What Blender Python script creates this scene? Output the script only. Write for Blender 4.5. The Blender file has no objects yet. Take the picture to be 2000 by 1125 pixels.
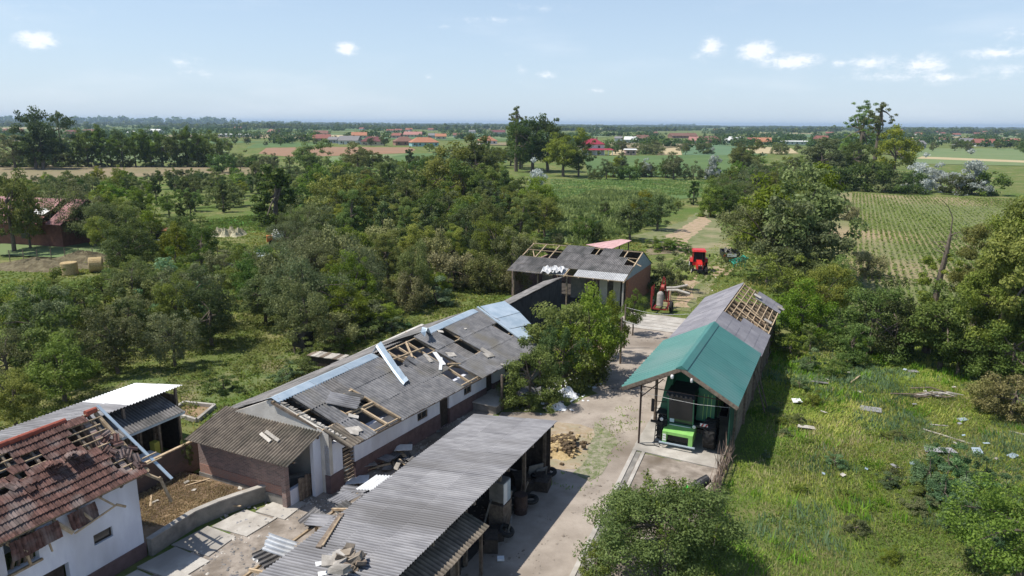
import bpy, bmesh, math, random
import numpy as np
from mathutils import Vector, Matrix, Euler
random.seed(7)
RNG = np.random.default_rng(7)
HAZE = 1.05e-4
SC = bpy.context.scene
COL = SC.collection

# ------------------------------------------------------------------ camera, sky, sun, exposure
FPX = 1380.0 / 2000.0          # focal length over frame width
CAM_H = 17.0
PITCH = math.atan(321.5 / 1380.0)
ROLL = math.radians(0.4)
cam_d = bpy.data.cameras.new('camera')
cam_d.sensor_width = 36.0
cam_d.lens = 36.0 * FPX
cam_d.clip_start = 0.1
cam_d.clip_end = 40000
cam = bpy.data.objects.new('camera', cam_d)
COL.objects.link(cam)
cam.location = (0, 0, CAM_H)
cam.rotation_euler = (Matrix.Rotation(math.pi / 2 - PITCH, 3, 'X') @ Matrix.Rotation(ROLL, 3, 'Z')).to_euler()
SC.camera = cam

SUN_DIR = Vector((0.575, 0.03, -1.0)).normalized()       # the way the light travels
SUN_EL = math.asin(-SUN_DIR.z)
SUN_AZ = math.atan2(-SUN_DIR.x, -SUN_DIR.y)              # compass angle from +Y towards +X

world = bpy.data.worlds.new('World')
SC.world = world
world.use_nodes = True
wn = world.node_tree
wn.nodes.clear()
def wnode(t, **kw):
    n = wn.nodes.new(t)
    for k, v in kw.items(): setattr(n, k, v)
    return n
def ray(x, y):
    u = (x - 1000) / 1380.0; v = -(y - 562.5) / 1380.0
    u2 = u * math.cos(ROLL) - v * math.sin(ROLL); v2 = u * math.sin(ROLL) + v * math.cos(ROLL)
    return (u2, math.cos(PITCH) + v2 * math.sin(PITCH), -math.sin(PITCH) + v2 * math.cos(PITCH))
def at(x, y, z=0.0):
    d = ray(x, y); t = (z - CAM_H) / d[2]
    return Vector((d[0] * t, d[1] * t, z))
def build_world():
    L = wn.links.new
    sky = wnode('ShaderNodeTexSky', sky_type='NISHITA')
    sky.sun_disc = False; sky.sun_elevation = SUN_EL; sky.sun_rotation = SUN_AZ
    sky.altitude = 100; sky.air_density = 1.0; sky.dust_density = .6; sky.ozone_density = 2.2
    tc = wnode('ShaderNodeTexCoord')
    sep = wnode('ShaderNodeSeparateXYZ'); L(tc.outputs['Generated'], sep.inputs[0])
    az = wnode('ShaderNodeMath', operation='ARCTAN2'); L(sep.outputs[0], az.inputs[0]); L(sep.outputs[1], az.inputs[1])
    el = wnode('ShaderNodeMath', operation='ARCSINE'); L(sep.outputs[2], el.inputs[0])
    comb = wnode('ShaderNodeCombineXYZ'); L(az.outputs[0], comb.inputs[0]); L(el.outputs[0], comb.inputs[1])
    n1 = wnode('ShaderNodeTexNoise'); n1.inputs['Scale'].default_value = 60; n1.inputs['Detail'].default_value = 9; n1.inputs['Roughness'].default_value = 0.68
    st = wnode('ShaderNodeVectorMath', operation='MULTIPLY'); st.inputs[1].default_value = (1, 1.7, 1)
    L(comb.outputs[0], st.inputs[0]); L(st.outputs[0], n1.inputs['Vector'])
    # clouds: each is an ellipse (azimuth, elevation, half width, half height, strength) broken up by noise
    total = None
    blobs = [(72,78,26,13,1.0),(360,122,38,14,.5),(385,144,36,9,.55),(678,95,20,10,1.1),(838,151,12,6,.55),(1068,146,24,7,.65),
             (1020,137,12,10,.55),(1390,92,22,18,.8),(1372,112,34,14,.45),(1478,100,28,16,1.1),(1545,120,48,13,.9),
             (1700,122,46,14,.7),(1730,148,78,12,.55),(1805,128,34,16,.85),(1835,152,34,10,.8),(1640,123,24,8,.6),
             (1950,105,50,12,.7),(1955,138,60,18,.5),(1975,62,40,22,.45),(1165,177,20,6,.55),(330,150,20,8,.4),(1310,185,50,10,.22),
             (1380,190,36,10,.25),(1010,160,22,6,.3),(880,110,40,8,.12),(1482,182,20,6,.3),(620,160,26,5,.15),(490,140,18,5,.2),
             (995,108,18,8,.3),(960,38,90,10,.42),(1060,16,80,9,.4),(870,52,40,6,.35),(160,18,90,10,.3),(60,14,50,8,.3),(40,36,30,10,.35),(275,136,10,8,.4),(2120,120,60,20,.8),(2260,90,50,20,.7),(-140,110,50,14,.7),(-300,140,40,12,.6)]
    for (x, y, hw, hh, s) in blobs:
        d = Vector(ray(x, y)).normalized()
        a0 = math.atan2(d.x, d.y); e0 = math.asin(d.z)
        sub = wnode('ShaderNodeVectorMath', operation='SUBTRACT'); L(comb.outputs[0], sub.inputs[0]); sub.inputs[1].default_value = (a0, e0, 0)
        mul = wnode('ShaderNodeVectorMath', operation='MULTIPLY'); L(sub.outputs[0], mul.inputs[0]); mul.inputs[1].default_value = (1380.0 / hw * .8, 1380.0 / hh * .8, 0)
        ln = wnode('ShaderNodeVectorMath', operation='LENGTH'); L(mul.outputs[0], ln.inputs[0])
        mr = wnode('ShaderNodeMapRange'); mr.inputs[1].default_value = 0.0; mr.inputs[2].default_value = 1.5; mr.inputs[3].default_value = s * 1.35; mr.inputs[4].default_value = 0
        L(ln.outputs['Value'], mr.inputs[0])
        if total is None: total = mr.outputs[0]
        else:
            ad = wnode('ShaderNodeMath', operation='MAXIMUM'); L(total, ad.inputs[0]); L(mr.outputs[0], ad.inputs[1]); total = ad.outputs[0]
    # noise subtracts from the blob
    ms = wnode('ShaderNodeMath', operation='MULTIPLY_ADD'); L(n1.outputs[0], ms.inputs[0]); ms.inputs[1].default_value = 3.4; ms.inputs[2].default_value = -1.68
    gate = wnode('ShaderNodeMath', operation='ADD'); L(ms.outputs[0], gate.inputs[0]); L(total, gate.inputs[1])
    cut = wnode('ShaderNodeMath', operation='MULTIPLY', use_clamp=True); L(gate.outputs[0], cut.inputs[0]); L(total, cut.inputs[1])
    sm = wnode('ShaderNodeMapRange', interpolation_type='SMOOTHSTEP'); L(cut.outputs[0], sm.inputs[0]); sm.inputs[1].default_value = .05; sm.inputs[2].default_value = 1.15
    sm.inputs[4].default_value = .85
    # thin high cirrus, everywhere in the sky
    n2 = wnode('ShaderNodeTexNoise'); n2.inputs['Scale'].default_value = 3.2; n2.inputs['Detail'].default_value = 6; n2.inputs['Roughness'].default_value = .55
    st2 = wnode('ShaderNodeVectorMath', operation='MULTIPLY'); st2.inputs[1].default_value = (1, 4.5, 1); L(comb.outputs[0], st2.inputs[0]); L(st2.outputs[0], n2.inputs['Vector'])
    ci = wnode('ShaderNodeMapRange', interpolation_type='SMOOTHSTEP'); L(n2.outputs[0], ci.inputs[0]); ci.inputs[1].default_value = .48; ci.inputs[2].default_value = .75; ci.inputs[4].default_value = .2
    mx = wnode('ShaderNodeMath', operation='MAXIMUM'); L(sm.outputs[0], mx.inputs[0]); L(ci.outputs[0], mx.inputs[1])
    # pale haze of the lower sky, all round the horizon
    hz = wnode('ShaderNodeMapRange', interpolation_type='SMOOTHSTEP'); L(el.outputs[0], hz.inputs[0]); hz.inputs[1].default_value = .55; hz.inputs[2].default_value = -.08; hz.inputs[3].default_value = 0; hz.inputs[4].default_value = .72
    hm_ = wnode('ShaderNodeMixRGB'); L(hz.outputs[0], hm_.inputs[0]); L(sky.outputs[0], hm_.inputs[1]); hm_.inputs[2].default_value = (4.75, 5.95, 7.5, 1)
    mix = wnode('ShaderNodeMixRGB'); L(mx.outputs[0], mix.inputs[0]); L(hm_.outputs[0], mix.inputs[1]); mix.inputs[2].default_value = (8.2, 8.4, 8.8, 1)
    bg = wnode('ShaderNodeBackground'); bg.inputs[1].default_value = 0.108
    L(mix.outputs[0], bg.inputs[0])
    out = wnode('ShaderNodeOutputWorld'); L(bg.outputs[0], out.inputs[0])
build_world()

sun_d = bpy.data.lights.new('sun', 'SUN'); sun_d.energy = 4.3; sun_d.angle = math.radians(0.53); sun_d.color = (1.0, .95, .87)
sun = bpy.data.objects.new('sun', sun_d); COL.objects.link(sun)
sun.rotation_euler = SUN_DIR.to_track_quat('-Z', 'Y').to_euler(); sun.location = (-60, 0, 90)
SC.view_settings.view_transform = 'Standard'; SC.view_settings.look = 'None'
SC.view_settings.exposure = 0.32; SC.view_settings.gamma = 1.0; SC.view_settings.use_curve_mapping = False
SC.render.engine = 'CYCLES'
SC.cycles.use_denoising = True
SC.cycles.max_bounces = 6; SC.cycles.volume_bounces = 0; SC.cycles.transparent_max_bounces = 6
SC.cycles.diffuse_bounces = 3; SC.cycles.glossy_bounces = 2; SC.cycles.transmission_bounces = 3

# ------------------------------------------------------------------ frame of the farmyard: x = right of the sheds, y = along them
GROT = math.atan2(-0.4305, 0.9026)
GU = Vector((.4305, .9026, 0)); GV = Vector((.9026, -.4305, 0))
def gw(a, b, z=0.0): return GV * a + GU * b + Vector((0, 0, z))
def w2g(p): return (p.x * GV.x + p.y * GV.y, p.x * GU.x + p.y * GU.y)
def atg(x, y, z=0.0): return w2g(at(x, y, z))

# ------------------------------------------------------------------ materials
MATS = {}
def mat(name, c1, c2=None, rough=.9, scale=3.0, bump=0.0, bscale=None, metallic=0.0, rnd=0.0, coord='world', detail=5, c3=None, stretch=None, spec=.3, contrast=(.35, .65), valley=0.0):
    if name in MATS: return MATS[name]
    m = bpy.data.materials.new(name); m.use_nodes = True
    nt = m.node_tree; N = nt.nodes; L = nt.links.new
    b = N['Principled BSDF']; b.inputs['Roughness'].default_value = rough; b.inputs['Metallic'].default_value = metallic
    b.inputs['Specular IOR Level'].default_value = spec
    if coord == 'world':
        g = N.new('ShaderNodeNewGeometry'); vec = g.outputs['Position']
    else:
        g = N.new('ShaderNodeTexCoord'); vec = g.outputs['Object']
    if stretch:
        mp = N.new('ShaderNodeMapping'); mp.inputs['Rotation'].default_value = (0, 0, -GROT if coord == 'world' else 0); 
        mp2 = N.new('ShaderNodeMapping'); mp2.inputs['Scale'].default_value = stretch
        L(vec, mp.inputs[0]); L(mp.outputs[0], mp2.inputs[0]); vec = mp2.outputs[0]
    n = N.new('ShaderNodeTexNoise'); n.inputs['Scale'].default_value = scale; n.inputs['Detail'].default_value = detail; n.inputs['Roughness'].default_value = .62
    L(vec, n.inputs['Vector'])
    r = N.new('ShaderNodeMapRange'); r.inputs[1].default_value = contrast[0]; r.inputs[2].default_value = contrast[1]; L(n.outputs[0], r.inputs[0])
    mx = N.new('ShaderNodeMixRGB'); L(r.outputs[0], mx.inputs[0])
    mx.inputs[1].default_value = (*c1, 1); mx.inputs[2].default_value = (*(c2 or c1), 1)
    colo = mx.outputs[0]
    if c3:
        n3 = N.new('ShaderNodeTexNoise'); n3.inputs['Scale'].default_value = scale * .23; n3.inputs['Detail'].default_value = 4
        L(vec, n3.inputs['Vector'])
        r3 = N.new('ShaderNodeMapRange'); r3.inputs[1].default_value = .5; r3.inputs[2].default_value = .66; L(n3.outputs[0], r3.inputs[0])
        m3 = N.new('ShaderNodeMixRGB'); L(r3.outputs[0], m3.inputs[0]); L(colo, m3.inputs[1]); m3.inputs[2].default_value = (*c3, 1); colo = m3.outputs[0]
    if valley:      # dirt collected in the troughs of the corrugation
        tc_ = N.new('ShaderNodeTexCoord'); sz = N.new('ShaderNodeSeparateXYZ'); L(tc_.outputs['Object'], sz.inputs[0])
        rv = N.new('ShaderNodeMapRange'); rv.inputs[1].default_value = -.028; rv.inputs[2].default_value = .016; rv.inputs[3].default_value = 1 - valley; rv.inputs[4].default_value = 1.12; L(sz.outputs[2], rv.inputs[0])
        vv = N.new('ShaderNodeVectorMath'); vv.operation = 'SCALE'; L(colo, vv.inputs[0]); L(rv.outputs[0], vv.inputs['Scale']); colo = vv.outputs[0]
    if rnd:
        oi = N.new('ShaderNodeObjectInfo'); rr = N.new('ShaderNodeMapRange'); rr.inputs[3].default_value = 1 - rnd; rr.inputs[4].default_value = 1 + rnd
        L(oi.outputs['Random'], rr.inputs[0]); vm = N.new('ShaderNodeVectorMath'); vm.operation = 'SCALE'
        L(colo, vm.inputs[0]); L(rr.outputs[0], vm.inputs['Scale']); colo = vm.outputs[0]
    L(colo, b.inputs['Base Color'])
    if bump and not name.endswith('sheet_'):
        nb = N.new('ShaderNodeTexNoise'); nb.inputs['Scale'].default_value = bscale or scale * 4; nb.inputs['Detail'].default_value = 4; L(vec, nb.inputs['Vector'])
        bp = N.new('ShaderNodeBump'); bp.inputs['Strength'].default_value = 1.0; bp.inputs['Distance'].default_value = bump
        L(nb.outputs[0], bp.inputs['Height']); L(bp.outputs[0], b.inputs['Normal'])
    MATS[name] = m
    return m
def brick_mat(name, c1, c2, mortar, axis='x', stain=(.12, .1, .09)):
    m = bpy.data.materials.new(name); m.use_nodes = True
    nt = m.node_tree; N = nt.nodes; L = nt.links.new; b = N['Principled BSDF']; b.inputs['Roughness'].default_value = .92
    tc = N.new('ShaderNodeTexCoord'); sp = N.new('ShaderNodeSeparateXYZ'); cb = N.new('ShaderNodeCombineXYZ')
    L(tc.outputs['Object'], sp.inputs[0])
    L(sp.outputs[0 if axis == 'x' else 1], cb.inputs[0]); L(sp.outputs[2], cb.inputs[1])
    br = N.new('ShaderNodeTexBrick'); br.inputs['Scale'].default_value = 1.0; br.inputs['Brick Width'].default_value = .26; br.inputs['Row Height'].default_value = .08
    br.inputs['Mortar Size'].default_value = .008; br.inputs['Mortar Smooth'].default_value = .3
    br.inputs['Color1'].default_value = (*c1, 1); br.inputs['Color2'].default_value = (*c2, 1); br.inputs['Mortar'].default_value = (*mortar, 1)
    L(cb.outputs[0], br.inputs['Vector'])
    n = N.new('ShaderNodeTexNoise'); n.inputs['Scale'].default_value = 1.3; n.inputs['Detail'].default_value = 6; L(tc.outputs['Object'], n.inputs['Vector'])
    r = N.new('ShaderNodeMapRange'); r.inputs[1].default_value = .48; r.inputs[2].default_value = .72; r.inputs[4].default_value = .75; L(n.outputs[0], r.inputs[0])
    mx = N.new('ShaderNodeMixRGB'); L(r.outputs[0], mx.inputs[0]); L(br.outputs[0], mx.inputs[1]); mx.inputs[2].default_value = (*stain, 1)
    L(mx.outputs[0], b.inputs['Base Color'])
    bp = N.new('ShaderNodeBump'); bp.invert = True; bp.inputs['Distance'].default_value = .01; L(br.outputs['Fac'], bp.inputs['Height']); L(bp.outputs[0], b.inputs['Normal'])
    MATS[name] = m
    return m
def leaf_mat(name, c1, c2, c3, trans=.35):
    m = bpy.data.materials.new(name); m.use_nodes = True
    nt = m.node_tree; N = nt.nodes; L = nt.links.new; N.clear()
    at_ = N.new('ShaderNodeAttribute'); at_.attribute_name = 'tint'
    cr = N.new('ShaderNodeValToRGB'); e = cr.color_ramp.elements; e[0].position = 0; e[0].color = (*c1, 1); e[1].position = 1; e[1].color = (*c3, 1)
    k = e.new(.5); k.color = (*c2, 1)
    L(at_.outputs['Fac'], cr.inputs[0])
    oi = N.new('ShaderNodeObjectInfo'); hs = N.new('ShaderNodeHueSaturation')
    r1 = N.new('ShaderNodeMapRange'); r1.inputs[3].default_value = .462; r1.inputs[4].default_value = .512; L(oi.outputs['Random'], r1.inputs[0]); L(r1.outputs[0], hs.inputs['Hue'])
    ml = N.new('ShaderNodeMath'); ml.operation = 'MULTIPLY'; ml.inputs[1].default_value = 7.13; L(oi.outputs['Random'], ml.inputs[0])
    fr = N.new('ShaderNodeMath'); fr.operation = 'FRACT'; L(ml.outputs[0], fr.inputs[0])
    r2 = N.new('ShaderNodeMapRange'); r2.inputs[3].default_value = 1.0; r2.inputs[4].default_value = 1.7; L(fr.outputs[0], r2.inputs[0]); L(r2.outputs[0], hs.inputs['Value'])
    ml2 = N.new('ShaderNodeMath'); ml2.operation = 'MULTIPLY'; ml2.inputs[1].default_value = 23.7; L(oi.outputs['Random'], ml2.inputs[0])
    fr2 = N.new('ShaderNodeMath'); fr2.operation = 'FRACT'; L(ml2.outputs[0], fr2.inputs[0])
    r3 = N.new('ShaderNodeMapRange'); r3.inputs[3].default_value = .84; r3.inputs[4].default_value = 1.1; L(fr2.outputs[0], r3.inputs[0]); L(r3.outputs[0], hs.inputs['Saturation'])
    L(cr.outputs[0], hs.inputs['Color'])
    d = N.new('ShaderNodeBsdfPrincipled'); d.inputs['Roughness'].default_value = .5; d.inputs['Specular IOR Level'].default_value = .15
    L(hs.outputs[0], d.inputs['Base Color'])
    t = N.new('ShaderNodeBsdfTranslucent'); L(hs.outputs[0], t.inputs[0])
    mx = N.new('ShaderNodeMixShader'); mx.inputs[0].default_value = trans + .08; L(d.outputs[0], mx.inputs[1]); L(t.outputs[0], mx.inputs[2])
    o = N.new('ShaderNodeOutputMaterial'); L(mx.outputs[0], o.inputs[0])
    MATS[name] = m
    return m
M = {}
# stone, plaster, sheet
M['asbestos'] = mat('old_fibre_cement', (.13, .125, .12), (.24, .225, .215), .95, 2.2, .01, 30, rnd=.14, c3=(.085, .085, .08), stretch=(1, .5, 1), valley=.45)
M['asbestos_dark'] = mat('dark_fibre_cement', (.125, .125, .13), (.215, .21, .21), .95, 2.4, .01, 30, rnd=.13, c3=(.155, .145, .125), valley=.3)
M['asbestos_pale'] = mat('pale_fibre_cement', (.20, .197, .205), (.30, .295, .30), .96, 1.6, .006, 30, rnd=.09, c3=(.165, .16, .16), stretch=(.5, 2, 1), valley=.42, spec=.1)
M['asbestos_brown'] = mat('mossy_fibre_cement', (.12, .10, .08), (.24, .20, .155), .95, 2.2, .01, 30, rnd=.12, c3=(.085, .078, .06), valley=.5)
M['asbestos_purple'] = mat('smooth_shed_sheet', (.18, .175, .195), (.27, .26, .275), .85, .8, .004, 12, rnd=.09)
M['white_sheet'] = mat('white_sheet', (.58, .58, .57), (.74, .74, .72), .6, 3, rnd=.08, valley=.3)
M['dull_white_sheet'] = mat('dull_white_sheet', (.42, .42, .42), (.56, .56, .55), .7, 3, rnd=.12, valley=.3)
M['zinc'] = mat('blue_grey_zinc', (.36, .45, .52), (.50, .58, .64), .45, 1.4, metallic=.25, rnd=.08)
M['green_roof'] = mat('green_sheet_metal', (.042, .16, .14), (.06, .195, .17), .45, .8, .004, 2.5, rnd=.07, spec=.45, c3=(.095, .20, .18), contrast=(.3, .7))
M['green_wall'] = mat('green_tarp', (.012, .06, .04), (.018, .075, .05), .8, 2)
M['white_wall'] = mat('white_plaster', (.62, .64, .72), (.76, .78, .84), .92, 1.6, .004, 20, c3=(.50, .50, .53), stretch=(1, 1, .35), detail=8)
M['grey_plaster'] = mat('old_grey_plaster', (.50, .47, .42), (.64, .61, .55), .95, 1.2, .01, 12, c3=(.36, .33, .28))
M['plinth'] = mat('purple_brown_plinth', (.11, .075, .075), (.16, .11, .11), .95, 3)
M['concrete'] = mat('concrete', (.36, .33, .29), (.50, .47, .42), .93, 1.4, .01, 20, c3=(.27, .25, .22))
M['concrete_dark'] = mat('weathered_shaded_concrete', (.17, .16, .145), (.29, .27, .24), .95, 2.0, .01, 20)  # darker concrete; on the low pen wall it paints the shaded sides
M['wood'] = mat('bare_timber', (.33, .24, .15), (.50, .39, .26), .85, 6, rnd=.22)
M['wood_old'] = mat('weathered_timber', (.12, .09, .07), (.25, .20, .15), .9, 6, rnd=.25)
M['wood_dark'] = mat('dark_timber', (.035, .028, .022), (.07, .055, .045), .9, 6, rnd=.2)
M['board_pale'] = mat('pale_broken_board', (.34, .31, .27), (.52, .48, .42), .9, 5, rnd=.25, c3=(.24, .22, .19))
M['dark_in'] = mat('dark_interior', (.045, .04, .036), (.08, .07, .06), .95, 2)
M['tile'] = mat('clay_tile', (.075, .038, .031), (.165, .088, .072), .85, 5, .006, 40, rnd=.3, c3=(.20, .155, .14))
M['tile_red'] = mat('red_ridge_tile', (.28, .07, .045), (.34, .095, .06), .8, 4, rnd=.12)
M['soil'] = mat('pen_soil', (.085, .055, .036), (.22, .15, .095), .98, 1.6, .03, 14, c3=(.30, .21, .12))
M['gravel'] = mat('gravel_yard', (.27, .23, .19), (.40, .345, .29), .96, .7, .012, 26, c3=(.20, .165, .13), detail=10)
M['gravel_dirty'] = mat('dirty_gravel', (.19, .16, .13), (.37, .32, .27), .96, 1.6, .015, 26, c3=(.15, .12, .09), detail=10)
M['black_wall'] = mat('shade_black_board', (.022, .024, .03), (.04, .042, .05), .9, 2, rnd=.1)  # near-black so the colour itself holds the high wall's shade
M['iron'] = mat('brown_iron', (.06, .04, .035), (.10, .07, .06), .6, 5, metallic=.4)
M['steel_dark'] = mat('dark_steel', (.03, .03, .032), (.05, .05, .052), .5, 5, metallic=.5)
M['rubber'] = mat('tyre_rubber', (.018, .018, .018), (.035, .033, .03), .85, 8)
M['glass'] = mat('dark_glass', (.02, .025, .028), (.03, .035, .04), .08, 2, spec=.6)
M['combine_green'] = mat('deep_green_paint', (.018, .145, .075), (.026, .18, .095), .35, 2, spec=.5)
M['light_green'] = mat('light_green_paint', (.22, .50, .12), (.28, .56, .16), .4, 2, spec=.5)
M['red_paint'] = mat('red_paint', (.50, .018, .015), (.58, .03, .022), .4, 2, spec=.5, c3=(.30, .05, .035))
M['dark_red'] = mat('dark_red_paint', (.20, .018, .018), (.26, .03, .025), .5, 4)
M['white_paint'] = mat('white_paint', (.72, .72, .70), (.8, .8, .78), .5, 3)
M['plastic_sheet'] = mat('white_plastic', (.68, .70, .72), (.82, .84, .86), .4, 4, .03, 9)
M['straw'] = mat('straw', (.34, .24, .11), (.52, .40, .22), .95, 8, .02, 30)
M['manure'] = mat('manure_clods', (.07, .05, .03), (.16, .11, .06), .95, 8, .03, 20)
M['bark'] = mat('bark', (.10, .08, .06), (.19, .155, .12), .95, 8, .01, 20, coord='obj')
M['bark_pale'] = mat('pale_bark', (.34, .31, .27), (.5, .47, .42), .9, 6, coord='obj')
M['blue_white'] = mat('blue_white_plastic', (.55, .66, .74), (.66, .76, .82), .5, 4)
M['pink_roof'] = mat('pink_sheet', (.46, .27, .26), (.56, .36, .35), .75, 2, rnd=.06)
M['blue_gable'] = mat('blue_grey_gable', (.26, .33, .36), (.33, .40, .43), .85, 2)
M['brick_red'] = brick_mat('orange_brick_y', (.30, .12, .065), (.38, .17, .10), (.34, .26, .2), 'y', (.24, .13, .09))
M['brick_mix'] = brick_mat('mixed_brick_x', (.22, .15, .13), (.38, .24, .20), (.42, .38, .33), 'x', (.20, .165, .155))
M['brick_low'] = brick_mat('lit_brick_x', (.42, .21, .15), (.34, .19, .15), (.42, .36, .3), 'x', (.30, .25, .22))  # sunlit lower courses of the brick shed, light put into the colour
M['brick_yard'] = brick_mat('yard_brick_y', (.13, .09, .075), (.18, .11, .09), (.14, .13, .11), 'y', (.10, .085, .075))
# ------------------------------------------------------------------ building helpers
def tag(o, label=None, cat=None, group=None, kind=None):
    if label: o['label'] = label
    if cat: o['category'] = cat
    if group: o['group'] = group
    if kind: o['kind'] = kind
    return o
class MB:
    def __init__(s): s.v = []; s.f = []; s.smooth = False
    def face(s, *pts):
        k = len(s.v); s.v += [tuple(p) for p in pts]; s.f.append(tuple(range(k, k + len(pts)))); return s
    def hexa(s, p):      # eight points: bottom 0-3, top 4-7
        k = len(s.v); s.v += [tuple(q) for q in p]
        for q in ((3, 2, 1, 0), (4, 5, 6, 7), (0, 1, 5, 4), (1, 2, 6, 5), (2, 3, 7, 6), (3, 0, 4, 7)): s.f.append(tuple(k + i for i in q))
        return s
    def box(s, x0, x1, y0, y1, z0, z1):
        return s.hexa([(x0, y0, z0), (x1, y0, z0), (x1, y1, z0), (x0, y1, z0), (x0, y0, z1), (x1, y0, z1), (x1, y1, z1), (x0, y1, z1)])
    def slab(s, quad, t):    # a four-cornered panel with thickness t downwards along its normal
        q = [Vector(p) for p in quad]; n = (q[1] - q[0]).cross(q[3] - q[0]).normalized()
        if n.z < 0: n = -n
        return s.hexa([p - n * t for p in q] + q)
    def bar(s, p, q, w=.08, h=None):
        p, q = Vector(p), Vector(q); d = (q - p).normalized(); h = h or w
        up = Vector((0, 0, 1)) if abs(d.z) < .95 else Vector((1, 0, 0))
        x = d.cross(up).normalized() * w / 2; y = x.normalized().cross(d).normalized() * h / 2
        return s.hexa([p - x - y, p + x - y, p + x + y, p - x + y, q - x - y, q + x - y, q + x + y, q - x + y])
    def tube(s, pts, rad, n=8, caps=True):
        pts = [Vector(p) for p in pts]
        if not isinstance(rad, (list, tuple)): rad = [rad] * len(pts)
        k0 = len(s.v); ref = None
        for i, p in enumerate(pts):
            d = (pts[min(i + 1, len(pts) - 1)] - pts[max(i - 1, 0)]).normalized()
            if ref is None: ref = d.orthogonal().normalized()
            ref = (ref - d * ref.dot(d)).normalized(); o = d.cross(ref)
            for j in range(n):
                a = 2 * math.pi * j / n; s.v.append(tuple(p + (ref * math.cos(a) + o * math.sin(a)) * rad[i]))
        for i in range(len(pts) - 1):
            for j in range(n):
                a = k0 + i * n + j; b = k0 + i * n + (j + 1) % n; s.f.append((a, b, b + n, a + n))
        if caps:
            s.f.append(tuple(k0 + j for j in range(n))[::-1]); s.f.append(tuple(k0 + (len(pts) - 1) * n + j for j in range(n)))
        return s
    def lathe(s, c, axis, prof, n=20):   # prof: (distance along axis, radius)
        c = Vector(c); axis = Vector(axis).normalized()
        pts = [c + axis * d for d, r in prof]; k0 = len(s.v); ref = axis.orthogonal().normalized(); o = axis.cross(ref)
        for p, (d, r) in zip(pts, prof):
            for j in range(n):
                a = 2 * math.pi * j / n; s.v.append(tuple(p + (ref * math.cos(a) + o * math.sin(a)) * r))
        for i in range(len(prof) - 1):
            for j in range(n):
                a = k0 + i * n + j; b = k0 + i * n + (j + 1) % n; s.f.append((a, b, b + n, a + n))
        return s
    def wall(s, axis, pos, th, u0, u1, z0, z1, holes=()):
        """a wall in the plane axis=pos ('x' or 'y'), thickness th towards negative, with rectangular openings (u0,u1,z0,z1)"""
        us = sorted({u0, u1, *[h[0] for h in holes], *[h[1] for h in holes]}); zs = sorted({z0, z1, *[h[2] for h in holes], *[h[3] for h in holes]})
        us = [u for u in us if u0 <= u <= u1]; zs = [z for z in zs if z0 <= z <= z1]
        def solid(i, j):
            if not (0 <= i < len(us) - 1 and 0 <= j < len(zs) - 1): return False
            cu = (us[i] + us[i + 1]) / 2; cz = (zs[j] + zs[j + 1]) / 2
            return not any(h[0] < cu < h[1] and h[2] < cz < h[3] for h in holes)
        def P(u, z, d): return (pos - d, u, z) if axis == 'x' else (u, pos - d, z)
        for i in range(len(us) - 1):
            for j in range(len(zs) - 1):
                if not solid(i, j): continue
                a, b, c, d = us[i], us[i + 1], zs[j], zs[j + 1]
                s.face(P(a, c, 0), P(b, c, 0), P(b, d, 0), P(a, d, 0)); s.face(P(b, c, th), P(a, c, th), P(a, d, th), P(b, d, th))
                if not solid(i - 1, j): s.face(P(a, c, 0), P(a, d, 0), P(a, d, th), P(a, c, th))
                if not solid(i + 1, j): s.face(P(b, c, 0), P(b, c, th), P(b, d, th), P(b, d, 0))
                if not solid(i, j - 1): s.face(P(a, c, 0), P(a, c, th), P(b, c, th), P(b, c, 0))
                if not solid(i, j + 1): s.face(P(a, d, 0), P(b, d, 0), P(b, d, th), P(a, d, th))
        return s
    def mesh(s, name, m, org=(0, 0, 0)):
        me = bpy.data.meshes.new(name); o = org
        me.from_pydata([(x - o[0], y - o[1], z - o[2]) for x, y, z in s.v], [], s.f)
        bm = bmesh.new(); bm.from_mesh(me); bmesh.ops.recalc_face_normals(bm, faces=bm.faces); bm.to_mesh(me); bm.free()
        if s.smooth: me.shade_smooth()
        me.materials.append(m); return me
def link(name, me, parent=None, loc=None, rot=None, scale=None, mtx=None):
    o = bpy.data.objects.new(name, me); COL.objects.link(o)
    if parent: o.parent = parent
    if mtx is not None: o.matrix_basis = mtx
    else:
        if loc is not None: o.location = loc
        if rot is not None: o.rotation_euler = rot
        if scale is not None: o.scale = scale
    return o
class Thing:
    """an Empty at the thing's base, in the yard's frame; parts are given in yard coordinates (a, b, z)"""
    def __init__(s, name, label, cat, a, b, z=0, group=None, rot=0.0):
        s.o = (a, b, z); s.rot = rot
        s.e = link(name, None, loc=gw(a, b, z), rot=(0, 0, GROT + rot)); s.e.empty_display_size = .3
        tag(s.e, label, cat, group)
    def part(s, name, mb, m, parent=None, local=False, label=None):
        o = link(name, mb.mesh(name, m, (0, 0, 0) if local else s.o), parent or s.e)
        if label: o['label'] = label
        return o
def single(name, mb, m, label, cat, a, b, z=0, group=None, kind=None, rot=0.0, tilt=(0, 0)):
    """a thing that is one mesh, given in its own local coordinates"""
    o = link(name, mb.mesh(name, m), loc=gw(a, b, z), rot=(tilt[0], tilt[1], GROT + rot))
    return tag(o, label, cat, group, kind)
def copy_tree(o, parent=None):
    c = o.copy(); COL.objects.link(c); c.parent = parent
    for ch in o.children: copy_tree(ch, c)
    return c
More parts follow.
